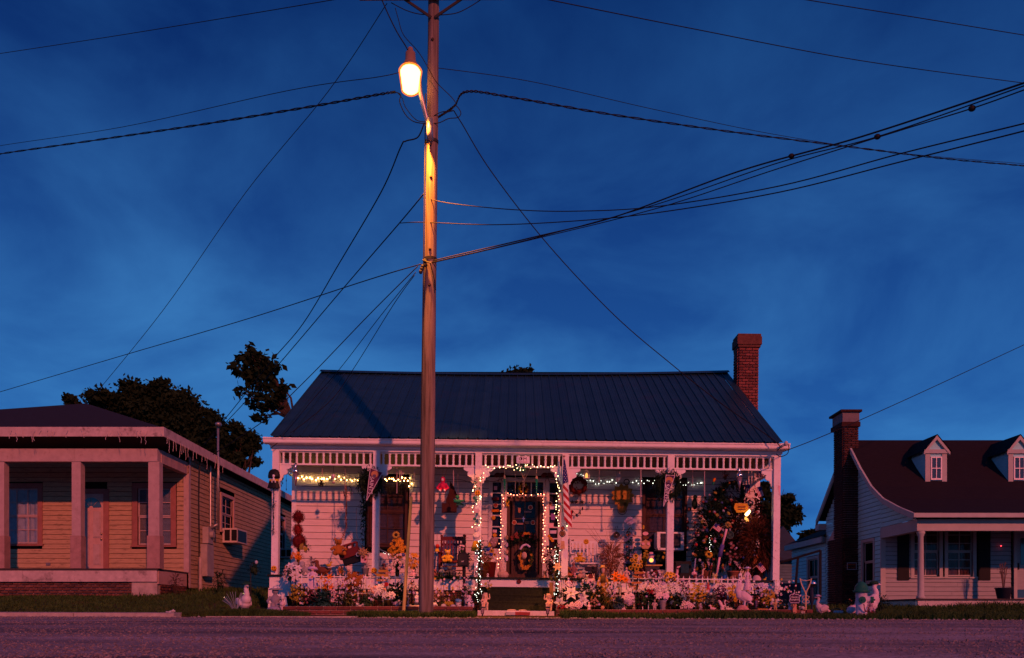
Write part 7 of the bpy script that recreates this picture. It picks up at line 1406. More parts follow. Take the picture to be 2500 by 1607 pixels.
root = thing('rooster_lamp', 'brightly glowing yellow rooster lamp in the right corner', 'lamp', at(1822, 1272, 20.3)); flat([(-4, 6), (-6, 2), (0, -4), (4, -8), (7, -5), (4, 2), (-1, 7)], 1825, 1253, 20.3, .06).part('lit_shade', lights('rooster_glow', (1, .62, .20), 9), root); flat([(-3, -4), (3, 0), (6, 7), (1, 8), (-4, 1)], 1822, 1266, 20.32, .05).part('lit_base', lights('rooster_base', (1, .45, .08), 1.4), root)
root = thing('cart_ornament', 'small spoked wagon wheel ornament in the right corner', 'wheel', at(1782, 1316, 20.3)); m = MB(); m.torus(at(1782, 1306, 20.3), .09, .012, 20, 5); m.part('rim', C(.05, .10, .09, n='wheel_teal'), root); m = MB(); [m.tube([at(1782, 1306, 20.3), at(1782 + 9 * math.cos(a), 1306 + 9 * math.sin(a), 20.3)], .006, 4) for a in np.arange(8) * math.tau / 8]; m.part('spokes', C(.05, .10, .09, n='wheel_teal'), root); flat(circ(9, n=16), 1782, 1306, 20.34, .01).part('disc', C(.03, .06, .055, n='wheel_back'), root)
root = thing('woven_fan', 'yellow slatted round fan above the wagon wheel', 'ornament', at(1777, 1287, 20.3)); flat(circ(7, n=16), 1777, 1281, 20.3, .03).part('disc', C(.34, .24, .05, n='fan_yellow'), root); m = MB(); [m.tube([at(1777, 1281, 20.27), at(1777 + 6.5 * math.cos(a), 1281 + 6.5 * math.sin(a), 20.27)], .005, 4) for a in np.arange(6) * math.tau / 6]; m.part('ribs', BLK, root)
def smallflag(label, px, py, w, h, ang, d, pole=None):
    root = thing('small_flag', label, 'flag', at(px, py, d)); M = Matrix.Rotation(rad(ang), 2); n = 9
    def Q(a, b): q = M @ V((a, b)); return at(px + q.x, py + q.y, d)
    for i in range(n): m = MB(); m.add([Q(-w / 2, -h / 2 + h * i / n), Q(w / 2, -h / 2 + h * i / n), Q(w / 2, -h / 2 + h * (i + 1) / n), Q(-w / 2, -h / 2 + h * (i + 1) / n)], [(0, 1, 2, 3)]); m.part('stripe', FR if i % 2 == 0 else FW, root, fix=False)
    m = MB(); o = V((0, -.006, 0)); m.add([Q(-w / 2, -h / 2) + o, Q(-w * .1, -h / 2) + o, Q(-w * .1, h * .08) + o, Q(-w / 2, h * .08) + o], [(0, 1, 2, 3)]); m.part('canton', FB, root, fix=False); m = MB(); m.cyl(Q(-w / 2, -h / 2 - 2), Q(-w / 2, h / 2 + 10), .006); m.part('stick', TAN, root)
smallflag('small American flag tilted over the dark bush in the right corner', 1751, 1289, 20, 13, 38, 20.15); smallflag('small American flag hanging point down under the far right bracket', 1855, 1201, 24, 15, 70, 20.3); smallflag('small American flag on a stick at the porch edge, far right', 1858, 1386, 22, 15, 50, 20.0); smallflag('larger dim American flag hung behind the far right bracket', 1853, 1158, 17, 16, 90, 20.9); smallflag('dim American flag on the wall behind the Christmas tree', 1820, 1195, 20, 22, 90, 21.3)
root = thing('guitar_pole', 'long pink and blue striped pole leaning across the right corner', 'pole', at(1751, 1408, 20.0)); m = MB(); m.tube([at(1749, 1406, 20), at(1757, 1360, 20.0)], .028, 8); m.part('lower_pole', PINK, root, True); m = MB(); m.tube([at(1757, 1360, 20), at(1764, 1330, 20)], .05, 8); m.part('blue_band', C(.10, .08, .28, n='band_blue'), root, True); m = MB(); m.tube([at(1764, 1330, 20), at(1774, 1292, 20)], .028, 8); m.part('upper_pole', PINK, root, True)
plant('pinwheel_sunflower', 'yellow sunflower with black centre left of the leaning pole', 1726, 1349, 20.1, 'P', 16, 'sun', (.56, .36, .03), 1, .10, LEAFO, 20, cc=(.02, .012, .01), bottom=1370)
for px, lab in ((1722, 'ribbed terracotta barrel planter behind the frog statue'), (1790, 'dull terracotta barrel planter right of the leaning pole'), (1848, 'terracotta barrel planter behind the white-hatted doll')):
    plant('barrel_planter', lab, px, 1372, 20.4, 'P', 30, 'spray', (.4, .3, .34), 5, .05, LEAFD, 70, pot=(.15, .24, TERRA), low=.5)
figure('tallgoose', 'long_neck_goose', 'tan long-necked goose planter with a dark round hole', 'figurine', 1712, 1388, 19.9, 'P', C(.6, .38, .28, n='goose_tan'), extras=(('hole', C(.12, .03, .09, n='hole_purple'), lambda m: m.ell((0, -.17, .22), (.2, .08, .2), 12, 7)),))
figure('person_small', 'clown_figurine', 'pale slim clown figurine left of the tan goose', 'figurine', 1695, 1388, 19.95, 'P', PINK, extras=(('hat', C(.3, .3, .45, n='clown_hat'), lambda m: m.cyl((0, 0, .96), (.12, 0, 1.9), .07, .05)), ('drum', MAR, lambda m: m.ell((.04, -.14, .28), (.2, .1, .2), 10, 6))))
figure('frog', 'frog_statue', 'shiny gold frog statue seated on the porch edge', 'statue', 1744, 1398, 19.75, 'P', C(.55, .42, .14, rough=.25, spec=.8, n='frog_gold'), bottom=1424)
m = MB(); m.lathe(B(1769, 20.1, 'P'), [(.045, 0), (.05, .05), (.045, .10), (.05, .12)], 12); root = thing('blue_cup_plant', 'blue and white cup with a sprig at the porch edge', 'cup', B(1769, 20.1, 'P')); m.part('cup', C(.03, .12, .42, n='cup_blue'), root, True); m = MB(); fuzz(m, [at(1769, 1398, 20.1), at(1770, 1385, 20.1)], .03, 20, .05, .02); m.part('sprig', GREY, root, fix=False)
root = thing('arched_nativity', 'small brown arched wooden nativity at the porch edge', 'figurine', B(1791, 20.1, 'P')); m = MB(); m.torus(B(1791, 20.1, 'P') + V((0, 0, .02)), .085, .02, 20, 5); m.part('arch', WOOD, root); [figure('robe', 'tiny_figure', lab, 'figurine', px, 1405, 20.0, 'P', TAN) for px, lab in ((1788, 'left tiny tan figure inside the wooden arch'), (1795, 'right tiny tan figure inside the wooden arch'))]
root = thing('tiny_house', 'tiny white birdhouse with dark door at the porch edge', 'birdhouse', B(1807, 19.95, 'P')); flat([(-4, 7), (-4, -3), (0, -8), (4, -3), (4, 7)], 1807, 1406, 19.95, .08).part('box', PLAST, root); flat(circ(2, 2.6, 10), 1807, 1408, 19.9, .03).part('door_hole', MAR, root)
m = MB(); m.ell(B(1847, 20.0, 'P'), (.115, .09, .135), 14, 8); m.solo('dome_stone', C(.6, .42, .44, n='dome_pink', bump=.3), 'pale pink half-dome stone at the porch edge, far right', 'stone', smooth=True)
figure('duck', 'yellow_bird', 'small yellow bird figurine at the far right porch edge', 'figurine', 1867, 1409, 19.9, 'P', YEL)
figure('person_small', 'scarecrow_puppet', 'scarecrow puppet in an orange suit before the plume grass', 'doll', 1843, 1344, 20.1, 'P', C(.42, .14, .03, n='suit_orange'), bottom=1378, extras=(('hat', PLAST, lambda m: m.ell((0, 0, .98), (.13, .13, .05), 10, 5)), ('shirt', PINK, lambda m: m.ell((0, -.02, .66), (.16, .12, .12), 10, 6))))
spots = [(1700, 1330), (1745, 1322), (1768, 1345), (1798, 1338), (1815, 1362), (1838, 1322), (1708, 1368), (1735, 1388), (1782, 1378), (1806, 1386), (1870, 1352), (1865, 1318), (1756, 1375), (1692, 1352), (1822, 1335), (1790, 1360)]
cols = [('red', RED), ('pink', PINK), ('yellow', YEL), ('lavender', LAV), ('blue', C(.06, .08, .25, n='bauble_blue')), ('tan', TAN), ('grey', GREY), ('maroon', MAR)]
for i, (px, py) in enumerate(spots):
    cn, mt = cols[i % 8]
    if i < 8: m = MB(); m.ell(at(px, py, 20.15), R.uniform(.022, .04), 10, 7); m.solo('bauble', mt, 'small round %s bauble among the foliage of the right porch corner' % cn, 'ornament', group='baubles in the right corner', smooth=True)
    else: m = flat(star(R.uniform(3, 4.6)), px, py, 20.15, .02); m.solo('star_ornament', mt, 'small %s star ornament among the foliage of the right porch corner' % cn, 'ornament', group='star ornaments in the right corner')
wreath('dark ring wreath high in the right corner behind the silver cone', 1788, 1205, 21.1, 26, LEAFD, .6, 600, (('flower', 'daisy', (.40, .16, .05), (.1, .05, .02), .035, 6),), .1, .03)
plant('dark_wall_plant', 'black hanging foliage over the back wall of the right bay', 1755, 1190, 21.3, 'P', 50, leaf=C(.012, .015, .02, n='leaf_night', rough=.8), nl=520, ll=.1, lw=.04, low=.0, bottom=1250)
root = thing('parrot_ornament', 'orange and green parrot ornament hanging in the last bay', 'ornament', at(1743, 1186, 20.3)); m = MB(); m.ell(at(1743.5, 1172, 20.3), (.035, .03, .055), 10, 6, rot=E(0, 25)); m.part('body', ORG_, root, True); m = MB(); m.ell(at(1741.5, 1180, 20.3), (.022, .02, .05), 8, 5, rot=E(0, 15)); m.part('tail', GRN, root, True)
plant('hanging_reddish_basket', 'small reddish hanging basket in the last bay', 1771, 1150, 20.4, 'P', 14, leaf=C(.15, .05, .025, n='leaf_rust', rough=.8), nl=70, ll=.07, lw=.03, bottom=1172)
m = flat([(0, 0), (7, 2), (4, 26)], 1899, 1185, 19.9, .012); m.solo('pennant', PINK, 'plain pale pennant on the outside of the far right post', 'pennant')
# ================================================================== GARDEN IN FRONT OF THE PORCH
PKM = MB(); PKM.box(-.011, .011, -.006, .006, 0, .70); PKM.prism([(-.011, .70), (.011, .70), (.024, .735), (.010, .74), (0, .80), (-.010, .74), (-.024, .735)], -.008, .008)
PKMESH = PKM.mesh('picket', WHITE)
def pickets(label, px0, px1, d, n, zb, ztops):
    x0, x1 = X(px0, d), X(px1, d); root = thing('picket_fence', label, 'fence', ((x0 + x1) / 2, d, zb), 'low white picket fences')
    for i in range(n):
        x = x0 + (x1 - x0) * i / (n - 1); zt = ztops(x); inst('picket', PKMESH, root, (x, d, zb), (0, rad(R.uniform(-1.5, 1.5)), 0), (1, 1, (zt - zb) / .8))
    for f in (.42, .90):
        m = MB(); m.add([(x, y, zb + (ztops(x) - zb) * f + q) for x in (x0, x1) for y in (d - .014, d - .007) for q in (-.011, .011)], [(0, 1, 5, 4), (2, 6, 7, 3), (1, 3, 7, 5), (0, 4, 6, 2), (0, 2, 3, 1), (4, 5, 7, 6)]); m.part('rail', WHITE, root)
pickets('low white picket fence in front of the porch, left of the pole', 738, 1012, 18.75, 19, .55, lambda x: Z(1401, 18.75) - TI * (x + 3))
pickets('low white picket fence in front of the porch, right of the steps', 1483, 1822, 18.75, 23, .48, lambda x: Z(1405, 18.75) - TI * (x - 3.5))
# --- left bed
def ground_cover(label, x0, x1, zb, n):
    m = MB()
    for i in range(n):
        x, y = R.uniform(x0, x1), 18.05 + 1.75 * R.random(); h = (.04 + .46 * R.random() ** 2) * (.6 + .4 * math.sin(x * 5 + y)); a = R.uniform(0, math.tau); m.leaf((x, y, zb + h), (math.cos(a), math.sin(a) - .3, R.uniform(-.2, .8)), R.uniform(.05, .13), R.uniform(.02, .05), m=i % 3)
    for i in range(n // 14):
        c = V((R.uniform(x0, x1), 18.0 + 1.2 * R.random(), zb + .08 + .62 * R.random())); k = R.choice((3, 3, 4, 4, 5, 6)); s = R.uniform(.018, .034); p = R.random()
        for a in range(5): t = p + a * 1.257; m.leaf(c, (math.cos(t), -.25, math.sin(t)), s, s * .8, (0, -1, 0), k)
        if i % 3 == 0: m.tube([(c.x, c.y + .02, zb), c], .004, 3)
    o = m.solo('ground_cover', [LEAFD, LEAFO, C(.05, .02, .025, n='leaf_dusk'), C(*WH, n='blossom_white'), C(*PKF, n='blossom_pink'), C(*LVF, n='blossom_mauve'), C(.5, .3, .03, n='blossom_yellow')], label, 'ground cover', kind='stuff', fix=False)
ground_cover('dark mixed ground cover with tiny pale blossoms filling the brick bed left of the steps', -4.8, -.9, .54, 5200)
ground_cover('dark mixed ground cover with tiny pale blossoms filling the brick bed right of the steps', 1.0, 6.3, .47, 7400)
plant('white_poinsettia', 'big white artificial poinsettia in a dark pot at the left end of the porch', 716, 1380, 19.2, 'L', 56, 'poinsettia', WH, 4, .15, LEAFD, 160, .12, .05, low=.55, pot=(.16, .28, BLK))
figure('gown', 'bonnet_doll', 'porcelain doll in a lavender gown and wide bonnet, left of the orange lilies', 'doll', 763, 1384, 18.95, 'L', LAV, bottom=1440, sx=1.08, extras=(('bonnet', C(.55, .40, .62, n='bonnet'), lambda m: (m.lathe((0, .04, .86), [(.20, .0), (.21, .05), (.16, .12), (.08, .15)], 14, rot=E(-14)),)), ('face', SKIN, lambda m: m.ell((0, -.05, .89), (.065, .06, .085), 10, 6)), ('sash', PINK, lambda m: m.lathe((0, 0, .56), [(.10, 0), (.10, .05)], 12, sy=.9))))
plant('yellow_forsythia', 'bush of yellow starry flowers at the left end of the bed', 729, 1425, 18.5, 'L', 46, 'poinsettia', (.50, .34, .03), 26, .042, C(.16, .15, .02, rough=.7, n='leaf_chartreuse'), 130, low=.2)
plant('ivy_cascade', 'dark teal ivy cascading over the brick planter at left', 787, 1440, 18.1, 'L', 62, leaf=LEAFT, nl=420, ll=.09, lw=.075, low=-.25)
plant('red_begonia', 'dark red begonia with an orange bow between forsythia and ivy', 757, 1446, 18.2, 'L', 30, 'rose', (.30, .10, .12), 6, .04, C(.05, .012, .02, rough=.7, n='leaf_wine2'), 160, .07, .05)
plant('orange_lilies', 'three orange lilies on a tall stem before the left picket fence', 799, 1402, 18.6, 'L', 30, 'lily', OF, 5, .10, LEAFO, 24, low=.55)
figure('bunny', 'pastel_bunny', 'pastel rabbit statue in a striped shirt at the brick edge, left bed', 'statue', 812, 1448, 18.2, 'L', C(.66, .54, .62, n='bunny_pastel'), extras=(('shirt', C(.55, .22, .18, n='bunny_shirt'), lambda m: m.ell((0, -.03, .30), (.19, .2, .14), 10, 6)),))
plant('pink_cluster', 'pale pink blossom cluster over the pastel rabbit', 815, 1438, 18.4, 'L', 26, 'rose', PKF, 12, .04, LEAFD, 60, low=.45)
plant('autumn_maple_sprig', 'orange-brown autumn maple sprig at the left picket fence', 866, 1396, 18.6, 'L', 44, 'poinsettia', (.26, .08, .015), 14, .08, C(.16, .05, .015, rough=.7, n='leaf_rusty'), 120, .08, .05, low=.5)
figure('person_small', 'dark_doll', 'dark hanging doll ornament on the autumn sprig', 'ornament', 882, 1420, 18.5, 'L', C(.05, .015, .02, n='doll_dark'), bottom=1434)
root = thing('wooden_word_sign', 'plain tan wooden sign board on the left picket fence', 'sign', at(841, 1438, 18.7)); flat([(-16, -6), (16, -6), (16, 6), (-16, 6)], 841, 1432, 18.68, .02).part('board', C(.55, .32, .24, n='sign_tan'), root)
plant('lavender_sprigs', 'thin lavender sprigs before the tan sign board', 833, 1414, 18.5, 'L', 40, 'daisy', LVF, 10, .035, LEAFD, 40, low=.5)
plant('green_hosta', 'leafy green plant behind the brick edge, left bed', 850, 1452, 18.15, 'L', 34, leaf=LEAFO, nl=130, ll=.11, lw=.04); plant('green_hosta', 'second leafy green plant, left of the white poinsettias', 893, 1458, 18.15, 'L', 34, leaf=LEAF, nl=150, ll=.10, lw=.04)
plant('grey_sedum', 'greyish ground plant between the two leafy green plants', 830, 1458, 18.2, 'L', 24, 'rose', (.38, .34, .42), 9, .03, LEAFD, 80); plant('small_white_pansies', 'small white pansies at the brick edge beside the second leafy plant', 880, 1474, 18.1, 'L', 20, 'pansy', WH, 8, .035, LEAFD, 50)
plant('white_poinsettias', 'cluster of white and blush poinsettias in a clay pot, middle of the left bed', 923, 1430, 18.4, 'L', 44, 'poinsettia', WH, 8, .10, LEAFD, 110, low=.35, pot=(.10, .16, TERRA), second=[('rose', PEACH, 5, .06, (.3, .2, .1))])
plant('silver_pot_lilies', 'white star lilies in a silver foil pot, left bed', 948, 1450, 18.05, 'L', 26, 'poinsettia', WH, 5, .09, LEAF, 60, low=.5, pot=(.10, .18, SILV)); plant('dark_holly_bush', 'dark glossy leafed bush beside the yellow leaning stick', 968, 1427, 18.4, 'L', 44, 'rose', WH, 6, .025, LEAFD, 190, .13, .09, low=.35)
plant('small_grey_flowers', 'small grey flowers right of the silver pot', 972, 1465, 18.1, 'L', 24, 'daisy', LVF, 8, .035, LEAFD, 60)
root = thing('arrow_sign_post', 'post with crooked yellow arrow boards at the left picket fence', 'sign', at(930, 1445, 18.5)); m = MB(); m.cyl(B(930, 18.5, 'L'), at(930, 1402, 18.5), .018); m.part('post', BLK, root)
for pts, x, y in (([(-20, -4), (14, -1), (16, 6), (-12, 3)], 933, 1404), ([(-13, -2.5), (9, -2.5), (14, 0), (9, 2.5), (-13, 2.5)], 932, 1417), ([(-12, -3), (12, -2), (12, 3), (-12, 3)], 936, 1394)): flat(pts, x, y, 18.46, .02).part('arrow_board', C(.36, .19, .04, n='arrow_gold'), root)
flat(circ(5.6, n=18), 943, 1427, 18.4, .03).solo('red_reflector', C(.40, .02, .02, rough=.3, n='reflector'), 'round red reflector beside the arrow sign post', 'reflector')
figure('gown', 'lavender_angel', 'pale blue-lavender angel figure hanging on the picket fence by the leaning stick', 'figurine', 983, 1398, 18.65, 'L', C(.48, .48, .66, n='angel_blue'), bottom=1424, extras=(('wings', LAV, lambda m: [m.ell((.2 * s, .1, .72), (.15, .04, .24), 8, 5, rot=E(0, -20 * s)) for s in (-1, 1)]),))
m = MB(); m.tube([at(985, 1501, 17.5), at(1004, 1213, 17.9)], .036, 8, r1=.032); m.solo('leaning_stick', C(.42, .33, .14, rough=.7, n='bamboo'), 'long yellowish stick leaning upright in front of the porch', 'stick')
plant('dark_berry_tree', 'slender dark-leaved plant between leaning stick and utility pole', 1006, 1415, 18.4, 'L', 24, 'daisy', PKF, 6, .03, C(.045, .012, .02, rough=.7, n='leaf_plum'), 110, .06, .035, low=.4)
for px, w, h, lab in ((999, 9, 5, 'rounded pinkish stone on the brick edge beside the leaning stick'), (1015, 13, 4, 'flat grey stone on the brick edge at the utility pole'), (1083, 7, 6, 'pale stone on the brick edge right of the utility pole'), (1106, 7, 5, 'speckled stone on the brick edge beside the blue-lidded pot')):
    m = MB(); k = 18.0 / F; m.ell(B(px, 18.0, 'L') + V((0, 0, h * k * .6)), (w * k, w * k * .8, h * k), 10, 6); m.solo('stone', C(.5, .40, .40, n='stone_pink', bump=.4) if px < 1050 else STONE, lab, 'stone', smooth=True)
figure('robe', 'white_gnome', 'white and blue garden gnome half hidden left of the utility pole', 'statue', 1018, 1445, 18.1, 'L', PLAST, extras=(('coat', C(.05, .07, .12, n='gnome_blue'), lambda m: m.lathe((0, 0, 0), [(.19, 0), (.17, .3), (.15, .34)], 12, sy=.85)),))
figure('goose', 'white_goose', 'white goose half hidden right of the utility pole', 'statue', 1060, 1462, 18.1, 'L', PLAST, sx=-1)
plant('dull_rose_bush', 'dull pinkish rose bush on the brick skirting right of the pole', 1077, 1440, 18.9, 'L', 44, 'rose', (.22, .12, .12), 14, .05, C(.05, .04, .02, rough=.8, n='leaf_umber'), 160, low=.1); plant('yellow_primrose', 'yellow primroses near the ground right of the utility pole', 1093, 1470, 18.1, 'L', 26, 'poinsettia', (.42, .28, .03), 5, .06, LEAFO, 50)
root = thing('blue_lidded_pot', 'white pot with a tilted pale blue lid, left of the reading angel', 'pot', B(1119, 18.1, 'L')); m = MB(); m.lathe(B(1119, 18.1, 'L'), [(.06, 0), (.066, .04), (.06, .12), (.055, .14)], 14); m.part('pot', C(.62, .56, .56, n='pot_white'), root, True); m = MB(); m.ell(B(1119, 18.05, 'L') + V((0, 0, .155)), (.075, .06, .032), 14, 6, rot=E(25, 8)); m.part('lid', C(.10, .34, .55, rough=.4, n='lid_blue'), root, True)
figure('angel', 'reading_angel', 'white winged angel statue kneeling to read, left of the steps', 'statue', 1144, 1453, 18.1, 'L', C(.72, .62, .70, n='angel_white')); figure('cherub', 'small_angel_child', 'small white seated child statue leaning on the reading angel', 'statue', 1155, 1472, 18.0, 'L', C(.72, .62, .70, n='angel_white')); figure('robe', 'pink_standing_figure', 'small pinkish figure standing behind the reading angel', 'figurine', 1138, 1442, 18.4, 'L', C(.5, .34, .34, n='figure_rose'))
CHER = C(.62, .44, .32, rough=.8, n='cherub_cream'); figure('cherub', 'cherub_statue', 'cream curly cherub statue seated on the left of the steps', 'statue', 1184, 1446, 18.3, 'S', CHER, sx=-1); figure('cherub', 'cherub_statue', 'cream cherub statue with raised hand on the right of the steps', 'statue', 1340, 1448, 18.3, 'S', CHER)
plant('step_flowers', 'tiny white and yellow flowers at the left top of the steps', 1192, 1418, 19.4, 'L', 18, 'daisy', WH, 6, .035, LEAFO, 40, bottom=1442, second=[('poinsettia', (.55, .38, .03), 3, .05, (.3, .2, .02))])
root = thing('wood_plaque', 'narrow brown plaque stand at the right top of the steps', 'plaque', at(1346, 1450, 19.2)); flat([(-5, -14), (5, -14), (5, 22), (-4, 22)], 1346, 1436, 19.2, .04).part('board', C(.24, .15, .06, n='plaque_olive'), root)
for px, sgn in ((1178, 'left'), (1337, 'right')):
    d = 17.35; root = thing('solar_path_light', 'black lantern-style solar path light on the %s side of the front walk' % sgn, 'path light', B(px, d, 'G'), 'solar path lights'); k = d / F; c = V((X(px, d), d, Z(1484, d)))
    m = MB(); m.cyl(B(px, d, 'G'), c - V((0, 0, 14 * k)), .013, n=6); m.part('stake', BLK, root); m = MB(); m.lathe(c, [(9 * k, -1 * k), (9.5 * k, 1 * k), (6 * k, 3 * k)], 4, rot=E(0, 0, 45)); m.part('cap', C(.03, .02, .05, n='lantern_cap'), root); m = MB(); m.lathe(c, [(3.5 * k, -14 * k), (6.2 * k, -2 * k)], 4, rot=E(0, 0, 45)); m.part('lantern_glass', C(.30, .22, .26, rough=.2, n='lantern_glass'), root)
    m = MB()
    for a in range(4): t = rad(45 + 90 * a); m.cyl(c + V((3.6 * k * math.cos(t), 3.6 * k * math.sin(t), -14 * k)), c + V((6.4 * k * math.cos(t), 6.4 * k * math.sin(t), -2 * k)), .006)
    m.lathe(c, [(4.5 * k, -16 * k), (4.5 * k, -14 * k)], 4, rot=E(0, 0, 45)); m.part('lantern_frame', BLK, root)
m = MB(); [m.ell(at(1252 + R.uniform(-9, 9), 1490, 18.5), (.09, .05, .02), 8, 4) for _ in range(3)]; m.solo('door_mat', C(.5, .36, .34, n='mat_pink', rough=.9), 'crumpled pinkish mat on the landing slab below the steps', 'mat'); m = MB(); m.ell(at(1276, 1490.5, 18.4), (.10, .06, .02), 10, 4); m.solo('door_mat', C(.5, .36, .34, n='mat_pink'), 'second pinkish mat just right of the first on the slab', 'mat')
# --- right bed
figure('gown', 'white_gown_angel', 'white-gowned angel figurine right of the steps', 'figurine', 1388, 1410, 18.7, 'R', C(.60, .50, .64, n='gown_lilac'), bottom=1446, extras=(('wings', MAR, lambda m: [m.ell((.2 * s, .1, .66), (.10, .03, .16), 8, 5) for s in (-1, 1)]),))
m = MB(); [m.cyl(at(px, 1470, 18.6), at(px, 1416, 18.6), .012, n=6) for px in (1368, 1373, 1378)]; m.solo('white_rods', PLAST, 'three thin white rods standing beside the white-gowned angel', 'rod')
plant('white_poinsettia', 'white poinsettia bush with very large flower heads, right of the steps', 1398, 1436, 18.3, 'R', 92, 'poinsettia', WH, 3, .17, LEAFD, 360, .14, .06, low=.1); 
rr = bpy.data.objects
plant('teal_leaf_bush', 'teal-leaved bush behind the white poinsettia with large heads', 1432, 1425, 18.6, 'R', 50, leaf=LEAFT, nl=180, ll=.12, lw=.06, low=.4); plant('large_white_star_flower', 'single large six-petalled white flower right of the poinsettia bush', 1428, 1440, 18.15, 'R', 22, 'poinsettia', WH, 1, .17, LEAFD, 20, low=.5)
plant('pink_petunias', 'pinkish white petunias low at the grass edge right of the steps', 1403, 1470, 18.0, 'R', 40, 'pansy', (.66, .48, .55), 15, .05, LEAFD, 90, low=.15); plant('red_ground_flowers', 'dark red flowers at the grass edge beside the right cherub', 1370, 1478, 18.05, 'R', 26, 'rose', (.22, .02, .03), 10, .04, LEAFD, 60)
figure('robe', 'madonna_statue', 'slim pinkish white madonna statue at the grass edge', 'statue', 1438, 1470, 17.95, 'R', C(.70, .50, .52, n='madonna'), bottom=1497)
root = thing('oval_plaque', 'pale oval plaque with dark trim on the skirting board, right of the angel', 'plaque', at(1441, 1434, 18.9)); flat([(-8, -8), (-4, -13), (4, -13), (8, -8), (8, 3), (0, 9), (-8, 3)], 1441, 1426, 18.9, .02).part('plate', C(.66, .52, .58, n='plaque_pink'), root); flat(circ(2.8, 1.8, 10), 1441, 1420, 18.88, .015).part('motif', C(.2, .05, .12, n='motif'), root); m = MB(); [m.tube([at(1436 + 5 * i, 1427, 18.88), at(1437 + 5 * i, 1431, 18.88)], .005, 4) for i in range(3)]; m.part('lettering', C(.3, .1, .2, n='motif2'), root)
disc(1442, 1408, 19.3, 5, 'round maroon medallion above the oval plaque', MAR, 'medallion', MAR)
figure('bear', 'cream_bear', 'cream plush bear behind the maroon medallion', 'toy', 1434, 1402, 19.5, 'R', C(.62, .46, .40, n='bear_cream'), bottom=1422); figure('bunny', 'cream_rabbit', 'cream rabbit behind the medallion, to its right', 'toy', 1449, 1400, 19.5, 'R', C(.62, .44, .38, n='rabbit_cream'), bottom=1422)
figure('gown', 'scarecrow_woman', 'tall scarecrow woman in a mustard dress and straw hat, right bed', 'doll', 1472, 1381, 18.6, 'R', C(.42, .22, .05, rough=.9, n='dress_mustard'), sx=.62, extras=(('hat', C(.44, .28, .10, n='straw_hat'), lambda m: m.lathe((0, 0, .95), [(.15, 0), (.15, .012), (.08, .015), (.07, .06)], 14)), ('head', SKIN, lambda m: m.ell((0, -.03, .90), (.07, .07, .075), 10, 6)), ('hair', BRN, lambda m: m.ell((0, .03, .90), (.11, .08, .10), 10, 6)), ('bodice', C(.10, .07, .02, n='bodice'), lambda m: m.lathe((0, 0, .62), [(.10, 0), (.115, .16)], 12, sy=.85))))
plant('dark_leaf_shrub', 'dark shrub at the scarecrow woman\'s feet', 1462, 1430, 18.4, 'R', 46, 'rose', (.4, .26, .16), 8, .03, LEAFD, 240, .09, .04); plant('olive_grass_clump', 'olive grass clump on the brick edge below the scarecrow', 1483, 1456, 18.1, 'R', 30, leaf=LEAFO, nl=150, ll=.12, lw=.02); root = thing('terracotta_rosette', 'round tan rosette ornament on the brick edge', 'ornament', B(1471, 18.0, 'R')); inst('flower', bloom('rose', (.46, .26, .16), (.2, .1, .05)), root, B(1471, 18.0, 'R') + V((0, -.02, .07)), (rad(80), 0, 0), .06)
plant('brown_cluster_plant', 'brownish pink flowering clump left of the tan rosette', 1450, 1460, 18.1, 'R', 28, 'rose', (.30, .16, .15), 10, .035, LEAFO, 60)
plant('white_vinca', 'dark-leaved plant with small white flowers before the right picket fence', 1492, 1418, 18.5, 'R', 26, 'daisy', WH, 14, .035, C(.05, .014, .02, rough=.7, n='leaf_plum2'), 120, .06, .035, low=.3)
plant('orange_lily_pair', 'two bright orange lilies before the right picket fence', 1514, 1391, 18.6, 'R', 32, 'lily', (.75, .18, .005), 4, .11, LEAFD, 30, low=.65)
m = MB(); c = at(1518, 1368, 18.9); m.torus(c, .055, .009, 16, 5); m.tube([c, at(1507, 1395, 18.9)], .008, 5); m.tube([c + V((.03, 0, 0)), at(1510, 1396, 18.9)], .008, 5); m.tube([c, at(1527, 1374, 18.9)], .007, 4); m.tube(sm([at(1500, 1392, 18.9), at(1496, 1400, 18.9), at(1499, 1408, 18.9)], 4), .007, 4); m.solo('wire_figure', C(.5, .42, .44, n='wire_pale', metal=.4), 'pale bent wire hook ornament above the orange lilies', 'ornament')
figure('gown', 'netted_angel', 'pinkish netted angel on the picket fence right of the orange lilies', 'figurine', 1530, 1385, 18.62, 'R', C(.46, .30, .34, n='net_rose'), bottom=1424)
plant('hydrangea_ball', 'round ball of pinkish white blossoms in the right bed', 1534, 1448, 18.15, 'R', 30, 'poinsettia', (.64, .48, .60), 30, .05, LEAFD, 40, low=.3); plant('teal_cabbage', 'low blue-green cabbage plant left of the blossom ball', 1512, 1463, 18.1, 'R', 26, leaf=C(.04, .075, .09, rough=.6, n='leaf_bluegreen'), nl=110, ll=.12, lw=.08)
for px, py, w, h, lab in ((1540, 1427, 7, 6, 'tan straw hat ornament on the right picket fence, upper left'), (1551, 1434, 10, 7, 'tan straw hat ornament on the right picket fence, lower')): flat(circ(w, h, 14), px, py, 18.6, .03).solo('straw_hat', C(.48, .26, .14, n='hat_tan', rough=.8), lab, 'hat')
root = thing('arrow_sign_post', 'post of three rustic orange-brown arrow boards in the right bed', 'sign', at(1556, 1450, 18.55)); m = MB(); m.cyl(B(1556, 18.55, 'R'), at(1556, 1396, 18.55), .016); m.part('post', BLK, root)
